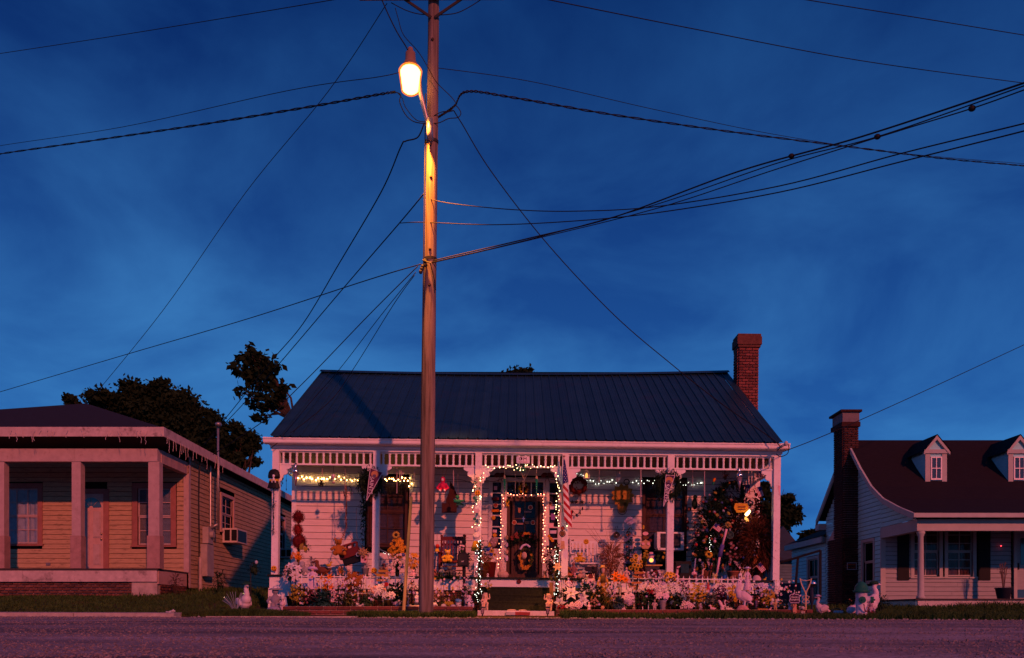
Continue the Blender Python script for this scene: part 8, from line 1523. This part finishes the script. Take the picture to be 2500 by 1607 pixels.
for pts, x, y in (([(-13, -3), (9, -3), (14, 1), (-12, 3)], 1561, 1399), ([(-15, -4), (12, 1), (12, 5), (-10, 2)], 1558, 1408), ([(-12, -2.5), (11, -2.5), (11, 2.5), (-12, 2.5)], 1556, 1423)): flat(pts, x, y, 18.5, .02).part('arrow_board', C(.40, .16, .04, n='arrow_rust'), root)
plant('white_bellflowers', 'tall mass of white and lilac cupped flowers in the right bed', 1595, 1392, 18.55, 'R', 58, 'rose', (.50, .40, .55), 30, .038, LEAFD, 200, low=.5)
plant('white_phlox', 'broad white phlox mass under the cupped flowers', 1590, 1425, 18.4, 'R', 70, 'pansy', (.62, .50, .58), 34, .04, LEAFD, 90, low=.5); plant('maroon_poinsettia', 'dark poinsettia with one maroon head left of the glass vase', 1577, 1440, 18.15, 'R', 50, 'poinsettia', (.22, .01, .02), 2, .12, LEAFD, 230, .13, .06, low=.2)
plant('vase_lilies', 'pink-white lilies in a clear glass vase in the right bed', 1618, 1452, 18.05, 'R', 28, 'poinsettia', (.68, .48, .62), 6, .09, LEAFD, 50, low=.5, pot=(.075, .22, C(.42, .38, .46, rough=.12, spec=.9, n='glass_vase')))
plant('white_roses', 'white roses on a stem beside the fifth post', 1613, 1433, 18.3, 'R', 34, 'rose', WH, 5, .06, LEAF, 60, low=.5); plant('yellow_pansies', 'yellow and dark pansies at the foot of the fifth post', 1634, 1398, 18.7, 'R', 28, 'pansy', (.60, .34, .02), 7, .06, C(.03, .012, .04, rough=.7, n='leaf_violet'), 60, low=.7, cc=(.03, .01, .04), second=[('pansy', (.05, .015, .05), 4, .055, (.4, .25, .02))])
plant('white_trumpets', 'white trumpet flower mass right of the fifth post', 1646, 1425, 18.4, 'R', 52, 'lily', WH, 14, .07, LEAFD, 120, low=.4); plant('dark_orchid', 'purple-black orchid spikes with pale hearts, right of the fifth post', 1668, 1414, 18.5, 'R', 28, 'pansy', (.10, .03, .10), 12, .04, LEAFD, 40, low=.6, cc=(.6, .4, .5)); plant('pinkish_impatiens', 'pinkish white impatiens at the brick edge below the white trumpets', 1676, 1468, 18.05, 'R', 30, 'pansy', (.66, .46, .55), 12, .05, LEAFD, 60, low=.2); plant('mixed_dark_greens', 'dark mixed greenery between vase lilies and forsythia', 1655, 1450, 18.2, 'R', 52, 'spray', (.10, .16, .22), 6, .05, LEAFD, 330, .10, .045)
for px, lab in ((1594, 'pair of thin white stakes'), ): m = MB(); [m.cyl(B(p, 18.0, 'R'), at(p, 1468, 18.0), .008, n=6) for p in (1569, 1583)]; m.solo('plant_stakes', PLAST, 'pair of thin white stakes below the maroon poinsettia', 'stake')
for px, top, key, mat, lab in ((1522, 1476, 'frog', C(.62, .46, .44, n='shell_pink'), 'small pinkish shell figurine below the blossom ball'), (1598, 1462, 'person_small', C(.5, .36, .36, n='fig_dust'), 'dusty pink child figurine left of the glass vase'), (1710, 1474, 'cherub', C(.42, .30, .36, n='fig_mauve'), 'mauve seated child figurine below the forsythia'), (1548, 1470, 'bunny', C(.28, .2, .16, n='fig_brown'), 'brown rabbit figurine under the maroon poinsettia')): figure(key, 'figurine', lab, 'figurine', px, top, 18.05, 'R', mat)
plant('yellow_forsythia', 'tall yellow forsythia in the middle of the right bed', 1704, 1420, 18.4, 'R', 50, 'poinsettia', (.50, .31, .02), 30, .042, C(.14, .12, .02, rough=.7, n='leaf_chartreuse2'), 110, low=.25)
figure('gown', 'red_gown_angel', 'red-gowned angel ornament on a stake, right of the tall forsythia', 'figurine', 1729, 1422, 18.5, 'R', C(.42, .05, .06, n='gown_red'), bottom=1442, extras=(('head', C(.5, .22, .08, n='angel_amber'), lambda m: m.ell((0, -.02, .90), (.14, .13, .14), 8, 6)),))
plant('variegated_ivy', 'grey-green variegated ivy below the red-gowned angel', 1740, 1448, 18.25, 'R', 38, leaf=C(.14, .15, .12, rough=.6, n='leaf_sage', var=.4), nl=120, ll=.10, lw=.06, low=.2); plant('dark_pansy_spike', 'tall spike of dark purple and white pansies', 1763, 1424, 18.4, 'R', 20, 'pansy', (.08, .015, .05), 11, .05, LEAFD, 50, low=.35, cc=(.62, .45, .5)); plant('dark_pansy_spike', 'shorter dark pansy sprig right of the variegated ivy', 1749, 1436, 18.45, 'R', 22, 'pansy', (.06, .015, .05), 6, .045, LEAFD, 50, low=.5, cc=(.4, .25, .35))
plant('yellow_daffodils', 'two tiers of yellow daffodils left of the pelican', 1789, 1428, 18.45, 'R', 24, 'poinsettia', (.62, .36, .02), 12, .06, LEAFD, 40, low=.35); plant('red_leaf_plant', 'dark red leafy plant behind the swan', 1768, 1458, 18.3, 'R', 34, leaf=C(.10, .015, .025, rough=.7, n='leaf_crimson'), nl=130, ll=.09, lw=.05)
figure('duck', 'shell_dish', 'pinkish conch-like bird dish at the brick edge', 'figurine', 1740, 1476, 18.0, 'R', PINK, sx=-1); plant('amber_tuft', 'small amber leaf tuft above the conch-like dish', 1741, 1472, 18.2, 'R', 16, 'lily', (.5, .26, .03), 3, .06, LEAFO, 30)
figure('swan', 'swan_statue', 'pinkish swan statue with lifted wings at the brick edge', 'statue', 1764, 1463, 18.0, 'R', C(.68, .48, .52, n='swan_pink'))
for i, px in enumerate((1776, 1781, 1785.5, 1789)): figure('duck', 'duckling', '%s duckling in the row of four at the brick edge' % ('first and largest', 'second', 'third', 'last and smallest')[i], 'figurine', px, (1478, 1479, 1482, 1483)[i], 17.95, 'R', CREAM, group='row of ducklings', sx=-.8)
# pelican on its rock
root = thing('pelican_statue', 'large white pelican statue on a pinkish rock, right end of the bed', 'statue', B(1813, 17.95, 'R')); k = 17.95 / F; b0 = at(1813, 1494, 17.95); PEL = C(.66, .50, .60, rough=.7, var=.25, n='pelican_paint')
inst('body', body('pelican', PEL), root, b0 + V((0, 0, 11 * k)), None, 66 * k); inst('rock', body('rock', C(.46, .22, .22, rough=.8, var=.35, bump=.4, n='pelican_rock')), root, V((b0.x, b0.y, B(1813, 17.95, 'R').z - .03)), None, (27 * k, 22 * k, 20 * k)); m = MB(); m.ell(b0 + V((-.125 * 66 * k, -.045 * 66 * k, (.955 * 66 + 11) * k)), .012, 6, 4); m.part('eye', BLK, root)
figure('gown', 'white_hat_doll', 'doll in a glittering pale gown and white floppy hat on a stake', 'doll', 1825, 1384, 18.7, 'R', C(.62, .46, .58, rough=.35, n='gown_glitter', var=.4, scale=60), bottom=1442, sx=.62, extras=(('hat', C(.60, .54, .70, n='hat_white'), lambda m: (m.lathe((0, 0, .95), [(.24, -.02), (.235, .01), (.11, .02), (.10, .05)], 16),)), ('face', SKIN, lambda m: m.ell((0, -.035, .89), (.08, .07, .08), 10, 6)), ('hair', C(.40, .22, .08, n='hair_gold'), lambda m: m.ell((0, .02, .88), (.14, .09, .12), 10, 6))))
m = MB(); m.cyl(B(1825, 18.7, 'R'), at(1825, 1440, 18.7), .018); m.solo('white_stake', PLAST, 'white stake under the white-hatted doll', 'stake')
plant('black_rose', 'single large dark maroon rose on a stalk beside the hat doll', 1843, 1428, 18.6, 'R', 10, 'rose', (.07, .008, .02), 1, .07, LEAFD, 8, low=.8); plant('white_lilac_bouquet', 'white and lilac bouquet with dark leaves on a white stake', 1857, 1420, 18.6, 'R', 34, 'poinsettia', (.58, .50, .66), 10, .06, LEAFD, 60, low=.55)
plant('yellow_forsythia', 'yellow forsythia at the right end of the bed', 1872, 1436, 18.4, 'R', 38, 'poinsettia', (.50, .30, .02), 22, .042, C(.12, .10, .02, rough=.7, n='leaf_chartreuse3'), 110, low=.2)
m = MB(); m.cyl(B(1846, 18.2, 'R'), at(1846, 1466, 18.2), .022, .03, n=8); m.solo('purple_bottle', C(.15, .10, .22, rough=.2, n='bottle_purple'), 'slim purple bottle on the brick edge right of the pelican', 'bottle'); m = MB(); m.box(X(1850, 18), X(1874, 18), 18.0, 18.04, Z(1489, 18), Z(1486, 18)); m.solo('wooden_strip', C(.5, .2, .05, n='slat_orange'), 'orange wooden slat lying on the brick edge', 'slat')
root = thing('downspout_elbow', 'white downspout elbow at the right foot of the porch', 'downspout', at(1897, 1440, 19.7)); m = MB(); m.box(X(1890, 19.7), X(1902, 19.7), 19.65, 19.75, Z(1436, 19.7), Z(1416, 19.7)); m.part('pipe', WHITE, root); m = MB(); m.obox(at(1900, 1436, 19.62), (.09, .05, .035), E(0, 12)); m.part('elbow', WHITE, root)
root = thing('little_white_bench', 'little white garden bench at the right end of the bed', 'bench', B(1892, 18.3, 'R')); [flat([(-4, -12), (0, -15), (4, -12), (4, 8), (-4, 8)], x, 1475, 18.3, .03).part('picket_board', PLAST, root) for x in (1886, 1898)]; flat([(-12, -2), (12, -3), (14, 0), (-10, 2)], 1895, 1474, 18.26, .03).part('cross_slat', C(.36, .18, .1, n='slat_brown'), root)
for px, top, key, mat, lab in ((1879, 1482, 'duck', PINK, 'pinkish small bird at the far right brick edge'), (1887, 1485, 'duck', C(.4, .2, .18, n='bird_rust'), 'rusty small bird at the far right brick edge'), (1893, 1462, 'person_small', C(.45, .28, .14, n='fig_amber'), 'amber figurine above the little white bench')): figure(key, 'figurine', lab, 'figurine', px, top, 18.05, 'R', mat)
# --- left yard
figure('goose', 'painted_goose', 'white goose statue wearing a dark green hat on the left lawn', 'statue', 597, 1424, 18.6, 'G', C(.62, .56, .60, n='goose_white'), rz=-55, sx=1.2, extras=(('hat', C(.015, .06, .04, n='hat_green'), lambda m: (m.lathe((.17, 0, .95), [(.16, 0), (.15, .03), (.10, .05), (.08, .10)], 12),)), ('base', MAR, lambda m: m.ell((0, 0, .02), (.3, .2, .08), 10, 5))))
root = thing('fiber_plant', 'spiky fibre-optic plant with bright tips left of the painted goose', 'plant', B(575, 18.5, 'G')); m = MB(); tips = []
for i in range(22): a = rad(R.uniform(-70, 60)); e = B(575, 18.5, 'G') + V((math.sin(a) * .32, R.uniform(-.1, .1), .12 + math.cos(a) * .36)); tips.append(e); m.tube([B(575, 18.5, 'G'), (B(575, 18.5, 'G') + e) / 2 + V((0, 0, .05)), e], .005, 4)
m.part('fibres', C(.22, .28, .34, n='fibre'), root)
m = MB(); m.ell((0, 0, 0), (1, 1, 1), 6, 4); TIP = m.mesh('tip', SOFTW); [inst('tip', TIP, root, t, None, .004) for t in tips[::5]]
root = thing('shepherd_hook', 'thin iron hook with a small dark basket on the left lawn', 'plant hanger', B(613, 20.5, 'G')); m = MB(); m.tube(sm([B(613, 20.5, 'G'), at(612, 1400, 20.5), at(614, 1378, 20.5), at(622, 1374, 20.5), at(627, 1382, 20.5)], 4), .012, 5); m.part('hook', IRON, root); m = MB(); m.ell(at(620, 1392, 20.5), .09, 8, 6); fuzz(m, [at(615, 1388, 20.5), at(626, 1392, 20.5)], .1, 60, .1, .04); m.part('basket', LEAFD, root, fix=False); m = MB(); m.ell(at(626, 1373, 20.5), (.04, .04, .05), 10, 6); m.part('globe', C(.4, .45, .55, rough=.3), root, True)
plant('weed_tuft', 'dark weeds against the base of the weathered house', 537, 1395, 23.0, 'G', 30, leaf=LEAFD, nl=120, ll=.14, lw=.04); plant('weed_tuft', 'thin weeds at the right corner of the weathered porch', 428, 1400, 22.3, 'G', 26, leaf=C(.06, .03, .02, n='weed_brown'), nl=90, ll=.16, lw=.02)
figure('person_small', 'boy_on_basket', 'grey painted boy statue in a flat hat before the corner pier', 'statue', 672, 1436, 18.3, 'G', C(.26, .24, .30, n='boy_grey'), sx=1.3, extras=(('hat', GREY, lambda m: m.lathe((0, 0, .93), [(.2, 0), (.19, .03), (.12, .07)], 12)), ('basket', C(.3, .28, .4, n='basket_grey'), lambda m: m.ell((0, -.05, .16), (.26, .2, .14), 12, 6))))
figure('robe', 'bell_gnome', 'small white pointed gnome beside the painted boy statue', 'statue', 690, 1459, 18.1, 'G', C(.62, .46, .50, n='gnome_pale'), extras=(('hat', PLAST, lambda m: m.cyl((0, 0, .9), (0, 0, 1.25), .15, .01)),))
m = MB(); m.box(X(622, 18.8), X(640, 18.8), 18.8, 18.84, gz(-5.7, 18.8), gz(-5.7, 18.8) + .035); m.solo('orange_stick', C(.45, .16, .03, n='stick_orange'), 'short orange strip lying in the left lawn', 'stick'); m = MB(); m.lathe(B(532, 17.6, 'G'), [(.03, 0), (.035, .06), (.03, .09)], 8); m.solo('drain_pipe', PLAST, 'small white pipe cap in the grass of the left lawn', 'pipe')
# --- right yard
figure('bunny', 'white_rabbit_statue', 'white sitting rabbit statue left of the shield sign', 'statue', 1928, 1471, 17.9, 'G', C(.72, .50, .58, n='rabbit_white'), sx=1.2, rz=30)
root = thing('tall_birdhouse', 'slim weathered birdhouse box under the shield sign', 'birdhouse', B(1940, 17.8, 'G')); m = MB(); m.box(X(1934, 17.8), X(1943, 17.8), 17.75, 17.85, gz(6.0, 17.8), Z(1473, 17.8)); m.part('box', C(.5, .24, .16, rough=.8, n='birdhouse_tan'), root); [flat(circ(1.1, n=8), x, y, 17.74, .01).part('hole', BLK, root) for x, y in ((1940, 1477), (1938, 1482))]
root = thing('shield_sign', 'dark shield-shaped garden sign with pale rim and lettering', 'sign', at(1940, 1474, 17.75)); d = 17.72; sh_ = [(-8, -10), (-3, -9), (0, -12), (3, -9), (8, -10), (12, -6), (11, 0), (12.5, 7), (10, 11), (-10, 11), (-12.5, 7), (-11, 0), (-12, -6)]
flat(sh_, 1940, 1461, d, .02).part('board', C(.045, .015, .05, n='sign_plum'), root); m = MB(); m.tube([at(1940 + a, 1461 + b, d - .012) for a, b in sh_ + sh_[:1]], .008, 4); m.part('rim', C(.6, .5, .62, n='rim_pale'), root); print_on('garden', root, at(1941, 1458, d - .014), sc=.85); print_on('pump', root, at(1940, 1464, d - .014), sc=.8); hang(1939.5, 1440, 1449, d + .01, .006).part('hanger', PLAST, root)
figure('dog', 'spotted_dog_figurine', 'small spotted dog figurine right of the tall birdhouse', 'figurine', 1958, 1476, 17.8, 'G', C(.45, .36, .32, rough=.7, var=.9, scale=24, n='spotted'))
root = thing('gazing_ball_stand', 'cream wrought-iron tulip stand with scrolls on the right lawn', 'stand', B(1967, 18.5, 'G')); d = 18.5; GI = C(.55, .40, .26, n='iron_cream'); m = MB(); m.cyl(B(1967, d, 'G'), at(1967, 1448, d), .022, n=8); m.part('stem', GI, root)
for a, b in (((1967, 1448), (1953, 1412)), ((1967, 1448), (1981, 1412))): m = MB(); m.tube(sm([at(*a, d), at(a[0] + (b[0] - a[0]) * .3, 1440, d), at(a[0] + (b[0] - a[0]) * .8, 1424, d), at(*b, d)], 4), .014, 6); m.part('prong', GI, root)
m = MB(); m.tube(sm([at(1953, 1415, d), at(1967, 1418, d), at(1981, 1415, d)], 4), .009, 5); m.part('cradle', GI, root)
for sx in (-1, 1):
    for sy in (-1, 1): m = MB(); m.tube([at(1967 + sx * (4 + 4 * math.cos(t)), 1464 + sy * (5 + 4 * math.sin(t)), d) for t in np.linspace(-2.6, 2.2, 14)], .008, 5); m.part('scroll', GI, root)
root = thing('gazing_ball', 'silver mirrored gazing ball on a dark stand before the rear wing window', 'gazing ball', B(1985, 19.0, 'G')); m = MB(); m.ell(at(1985, 1425, 19), 8 * 19 / F, 18, 12); m.part('ball', SILV, root, True); m = MB(); m.lathe(B(1982, 19.0, 'G'), [(.08, 0), (.02, .04), (.02, .2), (.05, .32), (.03, Z(1434, 19) - B(1982, 19.0, 'G').z)], 10); m.part('stand', C(.02, .025, .05, n='stand_dark'), root, True)
figure('goose', 'hatted_goose', 'grey goose statue in a lilac sun hat on the right lawn', 'statue', 2006, 1454, 17.9, 'G', C(.46, .36, .42, n='goose_grey'), sx=-1, extras=(('hat', C(.36, .30, .48, n='hat_lilac'), lambda m: m.lathe((.17, 0, .96), [(.17, 0), (.16, .02), (.09, .03), (.08, .08)], 12)),))
root = thing('egg_basket', 'brown wicker oval basket filled with white eggs on the lawn', 'basket', B(2045, 17.9, 'G')); m = MB(); c = B(2045, 17.9, 'G') + V((0, 0, .07)); k = 17.9 / F; m.torus(c + V((0, .02, .03)), 13 * k, .022, 20, 6, rot=E(60), sz=.6); m.lathe(c - V((0, 0, .07)), [(9 * k, 0), (13 * k, .07)], 16, sy=.7); m.part('wicker', C(.20, .09, .05, rough=.9, n='wicker', var=.5, scale=40), root, True)
for i in range(6): m = MB(); m.ell(c + V(((-9 + 3.6 * i) * k, -.05 + .02 * (i % 2), .015)), (.034, .03, .036), 10, 7); m.part('egg', C(.62, .46, .54, n='egg'), root, True)
# fire hydrant
d = 17.3; root = thing('fire_hydrant', 'white fire hydrant with green bonnet and caps at the grass edge', 'fire hydrant', B(2103, d, 'G')); k = d / F; c = V((X(2103, d), d, gz(X(2103, d), d))); top = (Z(1420, d) - c.z) / k; HW = C(.56, .50, .62, rough=.45, bump=.2, n='hydrant_white'); HG = C(.015, .11, .08, rough=.45, n='hydrant_green')
m = MB(); m.lathe(c, [(15 * k, -.03), (14.5 * k, 3 * k), (13 * k, 4 * k), (13.5 * k, (top - 28) * k), (16 * k, (top - 26) * k)], 20); m.part('barrel', HW, root, True)
m = MB(); m.lathe(c, [(19 * k, (top - 27) * k), (19.5 * k, (top - 22) * k), (16.5 * k, (top - 21) * k), (15 * k, (top - 12) * k), (10 * k, (top - 4) * k), (4 * k, (top - 1) * k), (3.5 * k, top * k)], 20); m.part('bonnet', HG, root, True)
for (dx, dy), nm in (((-4, -1), 'nozzle'), ((14, -.5), 'nozzle')):
    u = V((dx, -14 if dx < 0 else -6, 0)).normalized(); p = c + V((0, 0, (top - 45) * k)); m = MB(); m.cyl(p + u * 10 * k, p + u * (19 if dx < 0 else 22) * k, 7 * k, n=14); nz_ = m.part(nm, HW, root); m = MB(); m.cyl(p + u * (18 if dx < 0 else 21) * k, p + u * (25 if dx < 0 else 28) * k, 8.5 * k, 7.5 * k, n=14); m.cyl(p + u * 25 * k, p + u * (28 if dx < 0 else 31) * k, 2.4 * k, n=5); m.part('cap', HG, nz_)
m = MB(); pts = sm([c + V((-4 * k, -24 * k, (top - 56) * k)), c + V((0, -20 * k, (top - 70) * k)), c + V((6 * k, -18 * k, (top - 72) * k)), c + V((13 * k, -18 * k, (top - 58) * k))], 7); [m.ell(p, (.012, .012, .016), 6, 4) for p in pts]; m.part('chain', C(.16, .06, .06, n='chain_rust'), root)
figure('tallgoose', 'white_goose_statue', 'white goose statue half hidden left of the hydrant', 'statue', 2085, 1441, 17.8, 'G', C(.64, .48, .56, n='goose_pale'), extras=(('scarf', YEL, lambda m: m.lathe((.12, -.05, .74), [(.1, 0), (.1, .1)], 10)),))
figure('goose', 'chained_goose', 'white goose statue in a dark green bonnet behind the hydrant', 'statue', 2122, 1418, 18.0, 'G', C(.62, .52, .60, n='goose_milk'), extras=(('bonnet', C(.015, .05, .03, n='bonnet_green'), lambda m: m.lathe((.15, .03, .90), [(.13, 0), (.12, .06), (.06, .1)], 12)),))
figure('cherub', 'red_skirt_figure', 'small figure with a red skirt beside the hydrant', 'figurine', 2126, 1470, 17.7, 'G', C(.36, .26, .36, n='fig_slate'), extras=(('skirt', C(.16, .012, .03, n='skirt_red'), lambda m: m.lathe((0, 0, 0), [(.5, 0), (.3, .3), (.15, .42)], 12)),))
plant('dark_weed_clump', 'dark weeds with tiny flowers left of the hydrant', 2073, 1460, 17.9, 'G', 18, 'rose', TERRA.diffuse_color[:3] and (.3, .12, .06), 4, .02, LEAFD, 90, .07, .03); plant('dark_weed_clump', 'rank dark weeds right of the hydrant against the pale porch', 2150, 1455, 19.5, 'G', 40, leaf=LEAFD, nl=140, ll=.12, lw=.03)
root = thing('chimney_sign', 'black warning sign with orange letters in a pale frame on the dark brick chimney', 'sign', at(2079.5, 1391, 26.93)); d = 26.94; flat([(-11, -8), (11, -8), (11, 8), (-11, 8)], 2079.5, 1382.5, d, .03).part('board', C(.02, .008, .01, n='sign_dark'), root); m = MB(); q = [(-11, -8), (11, -8), (11, 8), (-11, 8), (-11, -8)]; [m.tube([at(2079.5 + a[0], 1382.5 + a[1], d - .02), at(2079.5 + b[0], 1382.5 + b[1], d - .02)], .013, 4) for a, b in zip(q, q[1:])]; m.part('frame', C(.45, .42, .44, n='frame_pale'), root); print_on('beware', root, at(2079.5, 1379, d - .022)); print_on('ofdog', root, at(2079.5, 1386, d - .022))
plant('bare_potted_shrub', 'nearly bare shrub in a dark tub on the pale porch', 2450, 1370, 24.2, .83, 30, leaf=C(.16, .10, .09, n='twig_leaf'), nl=60, ll=.08, lw=.02, stems=16, low=.5, pot=(.22, .34, C(.03, .035, .06, n='tub_dark')))
m = MB(); m.ell(at(2444, 1333, 25.2), .02, 8, 5); m.solo('doorbell_light', lights('red_led', (1, .05, .08), 3), 'tiny red light glowing on the wall of the pale porch', 'light')
